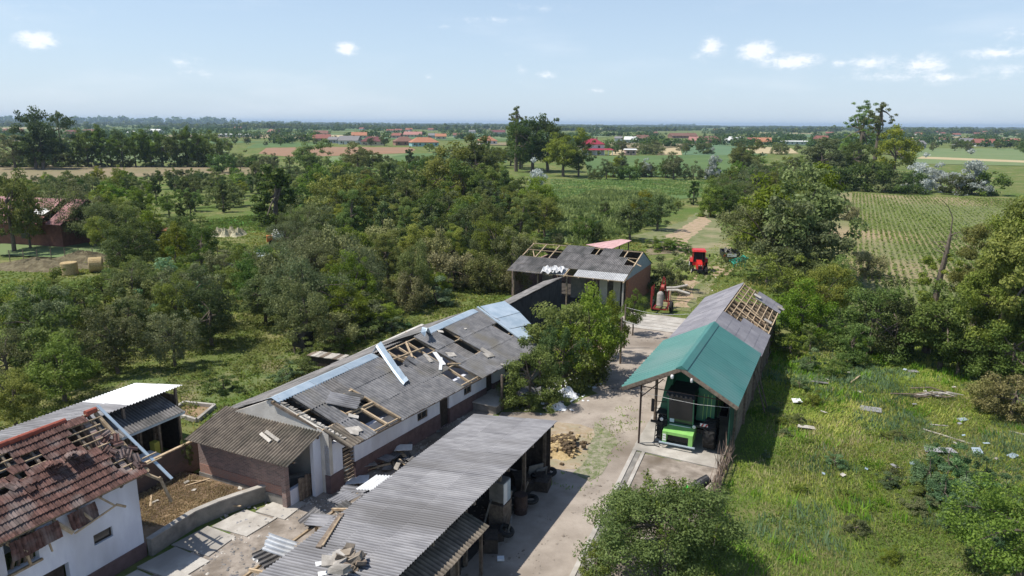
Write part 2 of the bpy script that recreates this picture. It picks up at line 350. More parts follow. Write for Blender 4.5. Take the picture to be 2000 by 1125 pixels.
# corrugated sheet, shared meshes
SHEETS = {}
def sheet_mesh(w, l, m, wave=.177, amp=.026, key='', jag=0, seed=0):
    k = (round(w, 2), round(l, 2), m.name, wave, jag, seed)
    if k in SHEETS: return SHEETS[k]
    rr = random.Random(seed)
    nw = max(2, round(w / wave)); seg = 6; n = nw * seg
    rows = 2 if not jag else 4
    vs = []; fs = []
    for side in (0, -.008):
        for j in range(rows):
            for i in range(n + 1):
                x = w * 1.012 * i / n; y = l * j / (rows - 1)
                z = amp * math.sin(2 * math.pi * i / seg) + side
                if jag and j in (0, rows - 1): y += jag * (rr.random() - .5) * (1 if i % 3 else 2)
                if jag: z += .03 * math.sin(3 * y + seed)
                vs.append((x, y, z))
    per = rows * (n + 1)
    for j in range(rows - 1):
        for i in range(n):
            a = j * (n + 1) + i
            fs.append((a, a + 1, a + n + 2, a + n + 1)); a += per; fs.append((a + n + 1, a + n + 2, a + 1, a))
    for i in range(n):
        fs.append((i + 1, i, i + per, i + 1 + per)); a = (rows - 1) * (n + 1) + i; fs.append((a, a + 1, a + 1 + per, a + per))
    for j in range(rows - 1):
        a = j * (n + 1); fs.append((a, a + n + 1, a + n + 1 + per, a + per)); a += n; fs.append((a + n + 1, a, a + per, a + n + 1 + per))
    me = bpy.data.meshes.new('corrugated_sheet'); me.from_pydata(vs, [], fs); me.materials.append(m)
    SHEETS[k] = me
    return me
def basis(o, x, y):
    x = Vector(x).normalized(); z = x.cross(Vector(y)).normalized(); y = z.cross(x)
    m = Matrix((x, y, z)).transposed().to_4x4(); m.translation = Vector(o); return m
def roof_sheets(T, top0, top1, slope_vec_near, slope_vec_far, w, rows, m, skip=(), jitter=.012, name='roof_sheet', wave=.177, amp=.026, alt=None, flat=False, parent=None):
    """sheets laid in columns along the ridge line top0->top1 (yard coords); slope vectors run from ridge to eave at both ends"""
    t0, t1 = Vector(top0), Vector(top1); Lr = (t1 - t0).length; nc = round(Lr / w); cw = Lr / nc; d = (t1 - t0).normalized()
    s0, s1 = Vector(slope_vec_near), Vector(slope_vec_far); org = Vector(T.o)
    rl = s0.length / rows
    nwv = max(2, round(cw / wave)); me = sheet_mesh(cw, rl + .12, m, cw / nwv, amp)
    out = {}
    for c in range(nc):
        sv = s0.lerp(s1, (c + .5) / nc); k = sv.length / s0.length
        for r in range(rows):
            if (c, r) in skip: continue
            mm = me
            if alt and (c, r) in alt: mm = sheet_mesh(cw, rl + .12, alt[(c, r)], cw / nwv, amp)
            p = t0 + d * (c * cw) + sv * (r / rows)
            # x axis chosen so the sheet's normal points up
            down = sv.normalized()
            n = d.cross(down)
            if n.z > 0: X = d; o = p
            else: X = -d; o = p + d * cw
            B = basis(o, X, down)
            nz = Vector((B[0][2], B[1][2], B[2][2]))
            off = nz * (.009 * (rows - r) + .003 * (c % 2) + random.uniform(0, jitter * .4))
            B.translation = B.translation + off - org
            B = B @ Matrix.Rotation(random.uniform(-jitter, jitter) * .5, 4, 'Z') @ Matrix.Rotation(random.uniform(-jitter, jitter) * .25 + .006, 4, 'X') @ Matrix.Diagonal((1, k, 1, 1))
            o_ = link(name, mm, parent or T.e, mtx=B); out[(c, r)] = o_
    return out
# ------------------------------------------------------------------ ground and yard
def project(p):
    d = Vector(p) - Vector((0, 0, CAM_H)); w = d.y * math.cos(PITCH) - d.z * math.sin(PITCH)
    a = d.x / w; b = (d.y * math.sin(PITCH) + d.z * math.cos(PITCH)) / w
    x = a * math.cos(ROLL) + b * math.sin(ROLL); y = -a * math.sin(ROLL) + b * math.cos(ROLL)
    return 1000 + x * 1380, 562.5 - y * 1380
def inpoly(x, y, P):
    c = False; j = len(P) - 1
    for i in range(len(P)):
        if (P[i][1] > y) != (P[j][1] > y) and x < (P[j][0] - P[i][0]) * (y - P[i][1]) / (P[j][1] - P[i][1]) + P[i][0]: c = not c
        j = i
    return c
def ground_mat():
    m = bpy.data.materials.new('meadow_ground'); m.use_nodes = True; nt = m.node_tree; N = nt.nodes; L = nt.links.new; b = N['Principled BSDF']
    b.inputs['Roughness'].default_value = 1; b.inputs['Specular IOR Level'].default_value = .1
    g = N.new('ShaderNodeNewGeometry')
    def noise(s, d=6, ro=.6):
        n = N.new('ShaderNodeTexNoise'); n.inputs['Scale'].default_value = s; n.inputs['Detail'].default_value = d; n.inputs['Roughness'].default_value = ro; L(g.outputs['Position'], n.inputs['Vector']); return n.outputs[0]
    def rng(v, a, c):
        r = N.new('ShaderNodeMapRange'); r.inputs[1].default_value = a; r.inputs[2].default_value = c; L(v, r.inputs[0]); return r.outputs[0]
    def mix(f, a, c):
        x = N.new('ShaderNodeMixRGB'); L(f, x.inputs[0])
        for i, q in ((1, a), (2, c)):
            if isinstance(q, tuple): x.inputs[i].default_value = (*q, 1)
            else: L(q, x.inputs[i])
        return x.outputs[0]
    c = mix(rng(noise(2.6), .35, .65), (.085, .115, .03), (.16, .19, .06))
    c = mix(rng(noise(.22, 8, .68), .48, .64), c, (.25, .225, .10))
    c = mix(rng(noise(.09, 6, .65), .47, .6), c, (.10, .15, .035))
    c = mix(rng(noise(.5, 8, .7), .62, .75), c, (.24, .19, .11))
    L(c, b.inputs['Base Color'])
    bp = N.new('ShaderNodeBump'); bp.inputs['Distance'].default_value = .12; L(noise(5, 6, .7), bp.inputs['Height']); L(bp.outputs[0], b.inputs['Normal'])
    return m
M['ground'] = ground_mat()
def grid_sheet(name, x0, x1, y0, y1, z, m, kind='structure'):
    mb = MB(); mb.face((x0, y0, z), (x1, y0, z), (x1, y1, z), (x0, y1, z)); o = link(name, mb.mesh(name, m)); o['kind'] = kind; return o
grid_sheet('ground', -9000, 9000, -400, 15000, 0, M['ground'])
def patch(name, pts, m, z, grid=False, px=False, jag=0.0, seed=0):
    """a flat sheet of ground; pts in yard coordinates, or picture points of its outline on the ground"""
    P = [gw(a, b) for a, b in pts] if grid else [at(x, y) for x, y in pts]
    if jag:
        r = random.Random(seed); Q = []
        for i in range(len(P)):
            p, q = P[i], P[(i + 1) % len(P)]; n = max(1, int((q - p).length / (jag * 3)))
            for k in range(n):
                t = p.lerp(q, k / n); Q.append(Vector((t.x + r.uniform(-jag, jag), t.y + r.uniform(-jag, jag), 0)))
        P = Q
    bm = bmesh.new(); vs = [bm.verts.new((p.x, p.y, z)) for p in P]; f = bm.faces.new(vs)
    if f.normal.z < 0: f.normal_flip()
    bmesh.ops.triangulate(bm, faces=bm.faces); bmesh.ops.recalc_face_normals(bm, faces=bm.faces)
    for f in bm.faces:
        f.normal_update()
        if f.normal.z < 0: f.normal_flip()
    me = bpy.data.meshes.new(name); bm.to_mesh(me); bm.free(); me.materials.append(m)
    o = link(name, me); o['kind'] = 'structure'; return o
# the yard's driveway and beaten earth
YARD = [(-16.6, 2), (-7.0, 2), (-7.9, 22), (-8.9, 34.5), (-9.5, 44), (-9.6, 57), (-11.5, 62), (-17.3, 62), (-18.0, 57), (-17.4, 48), (-15.2, 46), (-13.6, 41), (-14.8, 37), (-17.6, 36), (-17.0, 29)]
patch('driveway', YARD, M['gravel'], .004, grid=True, jag=.25, seed=3)
patch('side_yard', [(-23.6, 2), (-16.0, 2), (-16.3, 30), (-17.9, 34.5), (-17.9, 44), (-19.6, 46), (-21.5, 42), (-22, 24)], M['gravel_dirty'], .008, grid=True, jag=.15, seed=5)
patch('pen_floor', [(-28.2, 16.3), (-24.1, 16.3), (-24.2, 19.5), (-22.5, 22.6), (-21.8, 22.6), (-21.8, 21.7), (-28.2, 21.7)], M['soil'], .3, grid=True)
patch('earth_patch', [(-8.6, 31), (-8.0, 25), (-7.6, 20), (-4.6, 20), (-4.5, 34.2), (-9.0, 34.2)], M['gravel_dirty'], .010, grid=True, jag=.1, seed=6)
M['straw_ground'] = mat('straw_scatter', (.30, .22, .13), (.38, .32, .24), .97, 2.5, .01, 30, c3=(.27, .25, .16), detail=9)
M['weedy'] = mat('weedy_gravel', (.15, .17, .08), (.30, .27, .20), .97, 3.0, .02, 20, detail=9, contrast=(.42, .6))
patch('straw_ground', [(-14.4, 35.5), (-12.6, 36.4), (-11.2, 35.2), (-10.5, 33), (-10.9, 31.2), (-11.9, 30.2), (-14, 30.5)], M['straw_ground'], .012, grid=True, jag=.3, seed=8)
patch('weedy_ground', [(-12.2, 37), (-10.6, 36), (-9.9, 33), (-10.0, 30.3), (-11, 30.2), (-10.9, 32.5), (-11.6, 35)], M['weedy'], .016, grid=True, jag=.3, seed=9)
M['track'] = mat('trodden_grass', (.12, .15, .05), (.22, .215, .11), .97, .8, .02, 20, c3=(.28, .24, .14), detail=9)
patch('grass_track', [(1275, 600), (1350, 610), (1420, 520), (1425, 470), (1400, 430), (1395, 412), (1375, 410), (1340, 430), (1265, 455), (1235, 462), (1300, 480), (1320, 505), (1320, 560)], M['track'], .02, jag=.5, seed=11)
M['track2'] = mat('bare_earth_track', (.40, .29, .20), (.27, .23, .12), .97, 1.2, .02, 20, detail=9, contrast=(.45, .62))
patch('earth_track', [(1320, 600), (1345, 600), (1362, 560), (1355, 500), (1345, 470), (1390, 432), (1372, 420), (1340, 440), (1300, 462), (1325, 480), (1345, 520), (1330, 560)], M['track2'], .026, jag=.35, seed=12)
patch('earth_bare', [(1385, 520), (1430, 523), (1428, 537), (1392, 540)], M['track2'], .030, jag=.3, seed=13)
# garden ground behind the sheds, a light lawn beside the long barn
M['lawn'] = mat('garden_grass', (.09, .135, .035), (.15, .17, .06), .97, 1.1, .06, 9, c3=(.21, .18, .09), detail=8)
patch('garden_lawn', [(250, 850), (545, 740), (690, 700), (660, 660), (560, 690), (420, 740), (240, 730), (150, 790)], M['lawn'], .006, jag=.8, seed=14)
# concrete edge strips beside the driveway
def strip_piece(pts, h, label):
    T = Thing('concrete_kerb', label, 'kerb', pts[0][0], pts[0][1])
    mb = MB(); mb.slab([(a, b, h) for a, b in pts], h + .05); T.part('kerb_stone', mb, M['concrete'])
strip_piece([(-7.62, 14), (-7.42, 14), (-8.98, 35), (-9.18, 35)], .06, 'pale narrow concrete kerb on the driveway side of the channel')
strip_piece([(-7.12, 14), (-6.94, 14), (-8.45, 34.3), (-8.62, 34.3)], .06, 'pale narrow concrete kerb on the combine side of the channel')
patch('drain_channel', [(-7.4, 14), (-7.13, 14), (-8.66, 34.2), (-8.94, 34.2)], M['concrete_dark'], .018, grid=True)
patch('edge_strip', [(-9.22, 35), (-8.9, 35), (-9.35, 57), (-10.0, 57)], M['concrete'], .022, grid=True)
# shed slab and apron slabs
def slab_thing(name, label, cat, pts, z0, z1, m, group=None):
    T = Thing(name, label, cat, pts[0][0], pts[0][1], group=group); mb = MB(); mb.slab([(a, b, z1) for a, b in pts], z1 - z0); return T, T.part('slab', mb, m)
slab_thing('shed_floor', 'pale concrete floor slab under the combine harvester', 'floor slab', [(-9.15, 34.3), (-4.6, 34.1), (-4.3, 57), (-9.3, 57)], -.05, .07, M['concrete'])
T = Thing('concrete_apron', 'pale concrete apron of wide slabs crossing the driveway in front of the brick barn', 'paving', -17, 57)
for k in range(5):
    b0 = 57.0 + k * .98
    mb = MB(); mb.slab([(-17.2, b0, .07 + .01 * (k % 2)), (-10.6, b0, .07), (-10.5, b0 + .9, .07), (-17.2, b0 + .9, .07 + .01 * (k % 2))], .1); T.part('slab', mb, M['concrete'])
# path slabs beside the pen
T = Thing('yard_path', 'cracked pale concrete path beside the curved low pen wall', 'path', -23, 16)
for k, (b0, b1, a0, a1) in enumerate([(11.5, 13.6, -23.6, -21.4), (13.65, 15.6, -23.65, -21.2), (15.7, 17.3, -23.6, -21.5), (17.35, 19.0, -23.7, -21.7), (19.05, 20.7, -23.3, -21.4), (20.75, 22.4, -22.5, -20.9)]):
    mb = MB(); mb.slab([(a0, b0, .05 + .012 * (k % 3)), (a1, b0 + .1, .05), (a1 + .1 * (-1) ** k, b1 - .05, .05), (a0 + .2, b1, .05 + .012 * (k % 3))], .08); T.part('slab', mb, M['concrete'])
# low pen wall (follows the bend)
T = Thing('low_wall', 'low curved concrete wall with pale top around the straw pen', 'wall', -24, 16.4)
line = [(-23.85, 16.5), (-23.95, 17.8), (-24.0, 18.8), (-23.75, 19.8), (-23.3, 20.9), (-22.85, 21.9), (-22.45, 22.8), (-21.9, 23.6)]
mb = MB(); cap = MB()
for i in range(len(line) - 1):
    (a0, b0), (a1, b1) = line[i], line[i + 1]; d = Vector((a1 - a0, b1 - b0, 0)).normalized(); n = Vector((d.y, -d.x, 0)) * .11; n2 = n * 1.25
    p, q = Vector((a0, b0, -.1)), Vector((a1, b1, -.1)); up = Vector((0, 0, .82))
    mb.hexa([p - n, p + n, q + n, q - n, p - n + up, p + n + up, q + n + up, q - n + up])
    p, q, up = Vector((a0, b0, .723)), Vector((a1, b1, .723)), Vector((0, 0, .05 + .006 * (i % 2)))
    cap.hexa([p - n2, p + n2, q + n2, q - n2, p - n2 + up, p + n2 + up, q + n2 + up, q - n2 + up])
T.part('wall_body', mb, M['concrete_dark']); T.part('coping', cap, M['concrete'])  # dark body and pale top put shaded sides and lit top into colour
# platform edge with dark drop
T = Thing('platform_edge', 'dark concrete platform edge dropping to the driveway behind the grey barn', 'wall', -17.9, 35.3)
mb = MB(); mb.hexa([(-19.6, 35.25, 0), (-17.8, 35.25, 0), (-17.8, 44.5, 0), (-19.0, 44.5, 0), (-19.6, 35.25, .5), (-17.8, 35.25, .5), (-17.8, 44.5, .5), (-19.0, 44.5, .5)]); T.part('retaining_wall', mb, M['concrete_dark'])
mb = MB(); mb.slab([(-19.7, 35.2, .56), (-17.75, 35.15, .56), (-17.75, 44.6, .56), (-18.9, 44.6, .56)], .058); T.part('platform_slab', mb, M['concrete'])
T = Thing('hatch_cover', 'dark flat hatch in a pale concrete slab near the white house corner', 'hatch', -21, 15.3)
mb = MB(); mb.slab([(-22.3, 14.2, .14), (-19.9, 14.35, .14), (-19.7, 16.1, .14), (-22.0, 16.2, .14)], .14); T.part('slab', mb, M['concrete'])
mb = MB(); mb.slab([(-21.5, 14.6, .165), (-20.5, 14.65, .165), (-20.35, 15.75, .165), (-21.35, 15.8, .165)], .03); T.part('cover', mb, M['steel_dark'])

# ------------------------------------------------------------------ machinery shed with green metal roof
def combine_shed():
    T = Thing('machinery_shed', 'open machinery shed with green metal front roof and broken grey rear roof', 'shed', -7, 35)
    zr, ze, ar = 4.9, 3.3, -6.92
    def ribbed(quad_top0, quad_top1, down0, nrib, name, hgt=.03):
        t0, t1 = Vector(quad_top0), Vector(quad_top1); dn = Vector(down0); d = (t1 - t0) / nrib
        n = dn.cross(t1 - t0).normalized(); n = n if n.z > 0 else -n
        mb = MB()
        for i in range(nrib):
            a = t0 + d * i; w = d
            prof = [(0, 0), (.15, hgt), (.42, hgt), (.57, 0), (1, 0)]
            for (x0, h0), (x1, h1) in zip(prof, prof[1:]):
                p = a + w * x0 + n * h0; q = a + w * x1 + n * h1
                mb.face(p, q, q + dn, p + dn)
        # underside
        o = n * -.02
        mb.face(t0 + o, t0 + dn + o, t1 + dn + o, t1 + o)
        for e in (0, 1):
            p = (t0, t1)[e]; mb.face(p + o, p + n * .001, p + dn + n * .001, p + dn + o)
        mb.face(t0 + dn + o, t1 + dn + o, t1 + dn, t0 + dn)
        return T.part(name, mb, M['green_roof'])
    for k in range(4):   # metal sheets two metres wide each side
        b0, b1 = 34.75 + k * 2.34, 34.75 + (k + 1) * 2.34 - .012
        ribbed((ar, b0, zr + .0015 * k), (ar, b1, zr + .0015 * k), (-10.02 - ar, 0, ze - zr), 5, 'green_roof_sheet', .055)
        ribbed((ar, b0, zr + .0015 * k), (ar, b1, zr + .0015 * k), (-3.98 - ar, 0, ze - zr - .02), 7, 'green_roof_sheet', .005)
    mb = MB(); mb.hexa([(ar - .3, 34.7, zr - .10), (ar - .3, 44.1, zr - .10), (ar + .3, 44.1, zr - .11), (ar + .3, 34.7, zr - .11), (ar - .02, 34.7, zr + .075), (ar - .02, 44.1, zr + .075), (ar + .02, 44.1, zr + .075), (ar + .02, 34.7, zr + .075)])
    T.part('ridge_cap', mb, M['green_roof'])
    # barge boards on the front gable
    for a1, z1 in ((-10.0, ze), (-4.0, ze - .02)):
        mb = MB(); mb.bar((ar, 34.73, zr - .12), (a1, 34.73, z1 - .12), .04, .2); T.part('barge_board', mb, M['wood_old'])
    # rear grey roof: smooth dark sheets
    skipR = {(c, r) for c in range(4, 11) for r in range(0, 5)} 
    skipR -= {(9, 3), (10, 3), (9, 4), (10, 4), (10, 2), (9, 2)}
    zr2 = 4.82
    roof_sheets(T, (ar, 43.7, zr2), (ar, 57.4, zr2), (-2.85, 0, -1.5), (-2.85, 0, -1.5), 1.25, 3, M['asbestos_purple'], wave=.25, amp=.008, jitter=.02)
    roof_sheets(T, (ar, 43.7, zr2), (ar, 57.4, zr2), (2.9, 0, -1.55), (2.9, 0, -1.55), 1.25, 5, M['asbestos_purple'], skip={(c, r) for c, r in skipR} | {(3, 0), (3, 1)}, wave=.25, amp=.008, jitter=.02)
    # rafters, purlins
    for i, b in enumerate([35.0, 37, 39, 41, 43, 45, 46.2, 47.3, 48.4, 49.5, 50.6, 51.7, 52.8, 53.9, 55.0, 56.1, 57.2]):
        w = M['wood'] if i > 5 else M['wood_dark']
        mb = MB(); mb.bar((ar, b, zr2 - .16), (-4.05, b, 3.3 - .16), .07, .12); T.part('rafter', mb, w)
        mb = MB(); mb.bar((ar, b, zr2 - .16), (-9.75, b, 3.3 - .16), .07, .12); T.part('rafter', mb, w)
    for k, t in enumerate((.02, .16, .3, .44, .58, .72, .86, .98)):
        a = ar + 2.9 * t; z = zr2 - 1.55 * t - .06
        mb = MB(); mb.bar((a, 47.2 + .2 * (k % 3), z), (a + .05 * (k % 2), 57.3 - .3 * (k % 2), z + .01), .06, .06); T.part('batten', mb, M['wood'])
    for p, q in [((-6.5, 48, 4.62), (-4.6, 49.6, 3.65)), ((-6.4, 49.8, 4.6), (-4.2, 48.6, 3.5)), ((-5.9, 51, 4.35), (-4.5, 50.2, 3.68)), ((-6.6, 52.2, 4.7), (-5.0, 50.9, 3.95))]:
        mb = MB(); mb.bar(p, q, .06, .05); T.part('loose_batten', mb, M['wood'])
    for (a, b, z) in ((-5.9, 55.2, 4.42), (-4.6, 50.6, 3.75), (-4.2, 55.7, 3.55)):
        mb = MB(); mb.slab([(a, b, z), (a + .5, b - .1, z - .22), (a + .55, b + .35, z - .22), (a + .02, b + .45, z + .02)], .02); T.part('sheet_fragment', mb, M['board_pale'])
    # posts, beams
    for (a, b, z1) in ((-9.05, 35.15, 3.55), (-9.05, 38.6, 3.6), (-9.2, 42.5, 3.6), (-9.3, 46.5, 3.5), (-9.3, 51, 3.5), (-9.3, 56.8, 3.5)):
        mb = MB(); mb.tube([(a, b, 0), (a, b, z1)], .055 if b < 36 else .09, 8); T.part('post', mb, M['iron'] if b < 36 else M['wood_old'])
    mb = MB(); mb.bar((-9.05, 35.15, 2.75), (-7.9, 35.15, 3.95), .05); T.part('brace', mb, M['iron'])
    mb = MB(); mb.bar((-9.05, 34.9, 3.6), (-9.3, 57.2, 3.5), .12); T.part('eave_beam', mb, M['wood_old'])
    mb = MB(); mb.bar((-9.1, 35.2, 3.35), (-4.4, 35.2, 3.3), .04); T.part('tie_rod', mb, M['iron'])
    # right wall: green sheet in front, boards behind
    mb = MB(); mb.box(-4.42, -4.36, 35.0, 37.8, 0, 3.2); T.part('green_side_sheet', mb, M['green_wall'])
    for k in range(20):
        b0 = 37.85 + k * .96; mb = MB(); mb.box(-4.43 + .01 * (k % 2), -4.37 + .01 * (k % 2), b0, b0 + .93, 0, 3.1 + .05 * (k % 3)); T.part('wall_board', mb, M['wood_old'])
    for k in range(6):
        b = 36.5 + k * 4; mb = MB(); mb.bar((-4.3, b, 0), (-4.3, b, 3.2), .12); T.part('post', mb, M['wood_old'])
    mb = MB(); mb.box(-9.2, -4.4, 57.2, 57.3, 0, 3.2); T.part('rear_wall', mb, M['wood_old'])
    # white insulators under the gable
    for (a, b, z, r) in ((-7.35, 34.66, 4.42, .09), (-6.35, 34.66, 4.38, .07)):
        mb = MB(); mb.lathe((a, b, z - .2), (0, 0, 1), [(0, .02), (.02, r * .7), (.12, r), (.2, r * .8), (.24, .02)], 10); T.part('insulator', mb, M['white_paint'])
    for z0, z1, a1, b1 in ((0, 2.6, -3.3, 42.5), (0, 2.9, -3.2, 43.1)):
        mb = MB(); mb.bar((a1, b1, z0), (-4.2, b1 + .3, z1), .06); T.part('leaning_pole', mb, M['wood_old'])
    return T
combine_shed()
# red and yellow machinery seen through the broken roof
T = Thing('seed_drill', 'red and yellow farm implement seen through the broken shed roof', 'farm implement', -6.4, 49.5, .07)
mb = MB(); mb.hexa([(-8.2, 48.6, 1.5), (-4.9, 48.6, 1.5), (-4.9, 49.6, 1.5), (-8.2, 49.6, 1.5), (-8.3, 48.3, 2.6), (-4.8, 48.3, 2.6), (-4.8, 49.9, 2.6), (-8.3, 49.9, 2.6)]); T.part('hopper', mb, M['red_paint'])
mb = MB(); mb.bar((-8.2, 49.1, 1.1), (-4.9, 49.1, 1.1), .15); mb.bar((-6.5, 47, .6), (-6.5, 49.1, 1.1), .15); T.part('frame', mb, M['red_paint'])
M['yellow_paint'] = mat('yellow_paint', (.62, .42, .04), (.7, .5, .06), .5, 3)
for a in (-5.9, -5.3): mb = MB(); mb.lathe((a, 50.6, 2.9), (.3, 0, 1), [(0, .02), (.02, .22), (.35, .25), (.5, .1), (.55, .02)], 12); T.part('funnel', mb, M['yellow_paint'] if a > -5.5 else M['white_paint'])
for a in (-8.2, -5.0):
    mb = MB(); mb.lathe((a - .12, 49.1, .55), (1, 0, 0), [(0, .02), (.001, .53), (.06, .55), (.2, .55), (.26, .53), (.261, .02)], 20); T.part('wheel', mb, M['rubber'])
for k in range(8): mb = MB(); mb.bar((-8 + k * .4, 49.7, 1.4), (-8 + k * .4, 50.2, .15), .05); T.part('coulter', mb, M['red_paint'])

# ------------------------------------------------------------------ near grey barn
def near_barn():
    T = Thing('grey_barn', 'long open barn with intact pale corrugated roof in the foreground', 'barn', -14, 22)
    B1 = 29.75
    skip = {(1, 2), (2, 2)} if False else set()
    roof_sheets(T, (-11.7, 12.0, 2.95), (-11.7, B1, 2.95), (-4.5, 0, -.5), (-4.5, 0, -.5), 1.03, 3, M['asbestos_pale'], jitter=.012, amp=.024, wave=.148)
    # frame
    for b in (12.5, 15.5, 18.5, 21.5, 24.5, 27, 29.4):
        mb = MB(); mb.bar((-12.2, b, 0), (-12.2, b, 2.75), .14); T.part('post', mb, M['wood_old'])
        mb = MB(); mb.bar((-11.75, b, 2.83), (-16.1, b, 2.36), .1, .14); T.part('rafter', mb, M['wood_old'])
    for a, z in ((-12.0, 2.79), (-13.6, 2.62), (-15.6, 2.4)):
        mb = MB(); mb.bar((a, 12, z + .05), (a, B1 - .1, z + .05), .08); T.part('purlin', mb, M['wood_old'])
    mb = MB(); mb.wall('x', -15.85, .2, 12, 29.5, 0, 2.35); T.part('rear_wall', mb, M['grey_plaster'])
    for k in range(16):
        a0 = -16 + k * .255; mb = MB(); mb.box(a0, a0 + .245, 29.45, 29.49 + .01 * (k % 2), .05, 2.4 + .028 * k - .06 * (k % 3 == 0)); T.part('end_board', mb, M['wood_dark'])
    # partial front boards (dark vertical planks near the camera)
    for k in range(26):
        b0 = 14.2 + k * .27
        if k % 9 in (7, 8): continue
        mb = MB(); mb.box(-12.12, -12.08 + .012 * (k % 2), b0, b0 + .24, .02, 2.5 - .08 * (k % 4)); T.part('front_board', mb, M['wood_old'] if k % 3 else M['wood_dark'])
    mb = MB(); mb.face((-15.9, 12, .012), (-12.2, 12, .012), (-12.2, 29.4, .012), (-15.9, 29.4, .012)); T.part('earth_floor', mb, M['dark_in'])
    # lower canopy
    roof_sheets(T, (-12.12, 14.6, 2.42), (-12.12, 21.4, 2.42), (.92, 0, -.3), (.92, 0, -.3), 1.0, 1, M['asbestos_brown'], jitter=.02)
    for b in (15.2, 17.4, 19.4, 21.2):
        mb = MB(); mb.bar((-11.35, b, 0), (-11.35, b, 2.08), .11); T.part('canopy_post', mb, M['wood_old'])
    return T
near_barn()
def obj_box(name, label, cat, a, b, z, sx, sy, sz, m, rot=0, tilt=(0, 0), group=None, bev=.0):
    mb = MB(); e = .02
    mb.hexa([(-sx / 2 + e, -sy / 2 + e, 0), (sx / 2 - e, -sy / 2 + e, 0), (sx / 2 - e, sy / 2 - e, 0), (-sx / 2 + e, sy / 2 - e, 0), (-sx / 2, -sy / 2, e), (sx / 2, -sy / 2, e), (sx / 2, sy / 2, e), (-sx / 2, sy / 2, e)])
    mb.box(-sx / 2, sx / 2, -sy / 2, sy / 2, e, sz)
    return single(name, mb, m, label, cat, a, b, z, group, rot=rot, tilt=tilt)
# things stored under the barn's open side
T = Thing('old_cabinet', 'blue-white metal cabinet standing at the open side of the grey barn', 'cabinet', -12.2, 24.7)
mb = MB(); mb.box(-12.6, -11.95, 24.3, 25.0, 1.3, 2.2); T.part('body', mb, M['concrete_dark'])
mb = MB(); mb.box(-11.94, -11.91, 24.33, 24.66, 1.23, 2.17); T.part('door', mb, M['white_paint'])
mb = MB(); mb.box(-11.94, -11.91, 24.68, 24.97, 1.23, 2.17); T.part('door', mb, M['zinc'])
mb = MB(); mb.box(-12.6, -11.9, 24.25, 25.05, 0, 1.18); T.part('stand', mb, M['wood_old'])
T = Thing('old_barrel', 'rusty barrel standing under the barn eave beside the cabinet', 'barrel', -11.9, 26.0)
mb = MB(); mb.lathe((-11.9, 26.0, 0), (0, 0, 1), [(0, .02), (0.001, .3), (.28, .31), (.3, .33), (.32, .31), (.6, .31), (.62, .33), (.64, .31), (.9, .3), (.901, .02)], 18); mb.smooth = False; T.part('drum', mb, M['iron'])
random.seed(21)
for k in range(26):
    b = random.uniform(22.5, 29.6); a = random.uniform(-13.2, -11.5)
    kind = k % 4
    if kind == 0: obj_box('crate', 'dark junk crate in the heap under the open side of the grey barn', 'crate', a, b, 0, random.uniform(.4, .9), random.uniform(.4, .8), random.uniform(.3, .8), M['wood_dark'], random.uniform(0, 3), group='junk crates under the grey barn eave')
    elif kind == 1:
        mb = MB(); mb.bar((0, 0, 0.05), (random.uniform(.8, 2), 0, random.uniform(.1, 1.1)), .07, .12); single('timber_scrap', mb, M['wood_old'], 'loose dark timber in the heap under the open side of the grey barn', 'timber', a - .3, b, 0, 'loose timbers under the grey barn eave', rot=random.uniform(1, 2))
    elif kind == 2:
        mb = MB(); mb.lathe((0, 0, .12), (random.uniform(-.5, .5), random.uniform(-.5, .5), 1), [(0, .2), (.0, .3), (.05, .36), (.12, .36), (.17, .3), (.17, .2), (0, .2)], 16); single('rubber_ring', mb, M['rubber'], 'worn tyre lying in the heap under the open side of the grey barn', 'tyre', a, b, .15, 'old tyres under the grey barn eave')
    else: obj_box('scrap_sheet', 'grey scrap panel leaning in the heap under the open side of the grey barn', 'panel', a, b, .02, random.uniform(.5, 1.0), .06, random.uniform(.6, 1.4), M['concrete_dark'], random.uniform(.8, 2.2), tilt=(.25, 0), group='scrap panels under the grey barn eave')
obj_box('litter_box', 'white box lying in the shade beside the grey barn', 'box', -11.1, 22.4, .03, .28, .22, .12, M['plastic_sheet'], .5)
# board and rubble lying on the barn roof
def roofz(a): return 2.95 + (a + 11.7) * (.5 / 4.5)
for (p, q, w, l) in [((1223 - 583, 1078), (665, 1008), .22, 'long weathered plank lying across the grey barn roof')]:
    pass
def at_roof(x, y):
    for z in np.linspace(2.3, 3.1, 41):
        a, b = atg(x, y, z)
        if abs(roofz(a) - z) < .02: return Vector((a, b, z))
    return Vector((a, b, roofz(a)))
p, q = at_roof(622, 1073), at_roof(668, 1006)
T = Thing('roof_plank', 'long weathered plank lying on the grey barn roof', 'plank', p.x, p.y, p.z)
mb = MB(); mb.bar(p + Vector((0, 0, .07)), q + Vector((0, 0, .07)), .2, .06); T.part('plank', mb, M['wood_old'])
mb = MB(); mb.bar(p + Vector((.1, .1, .11)), q + Vector((.16, -.3, .11)), .07, .05); T.part('lath', mb, M['wood'])
c = at_roof(675, 1110)
for k in range(22):
    mb = MB(); s = random.uniform(.12, .3); mb.hexa([(random.uniform(-.05, .05) + sx * s, random.uniform(-.05, .05) + sy * s * .7, z * s * .6) for z in (0, 1) for sx, sy in ((-1, -1), (1, -1), (1, 1), (-1, 1))])
    single('rubble_block', mb, [M['wood_old'], M['board_pale'], M['asbestos_brown']][k % 3], 'broken block in the rubble heap on the grey barn roof near the bottom edge', 'rubble', c.x + random.gauss(0, .28), c.y + random.gauss(0, .3), c.z + .05 + random.uniform(0, .35), 'rubble heap on the grey barn roof', rot=random.uniform(0, 3), tilt=(random.uniform(-.5, .5), random.uniform(-.5, .5)))
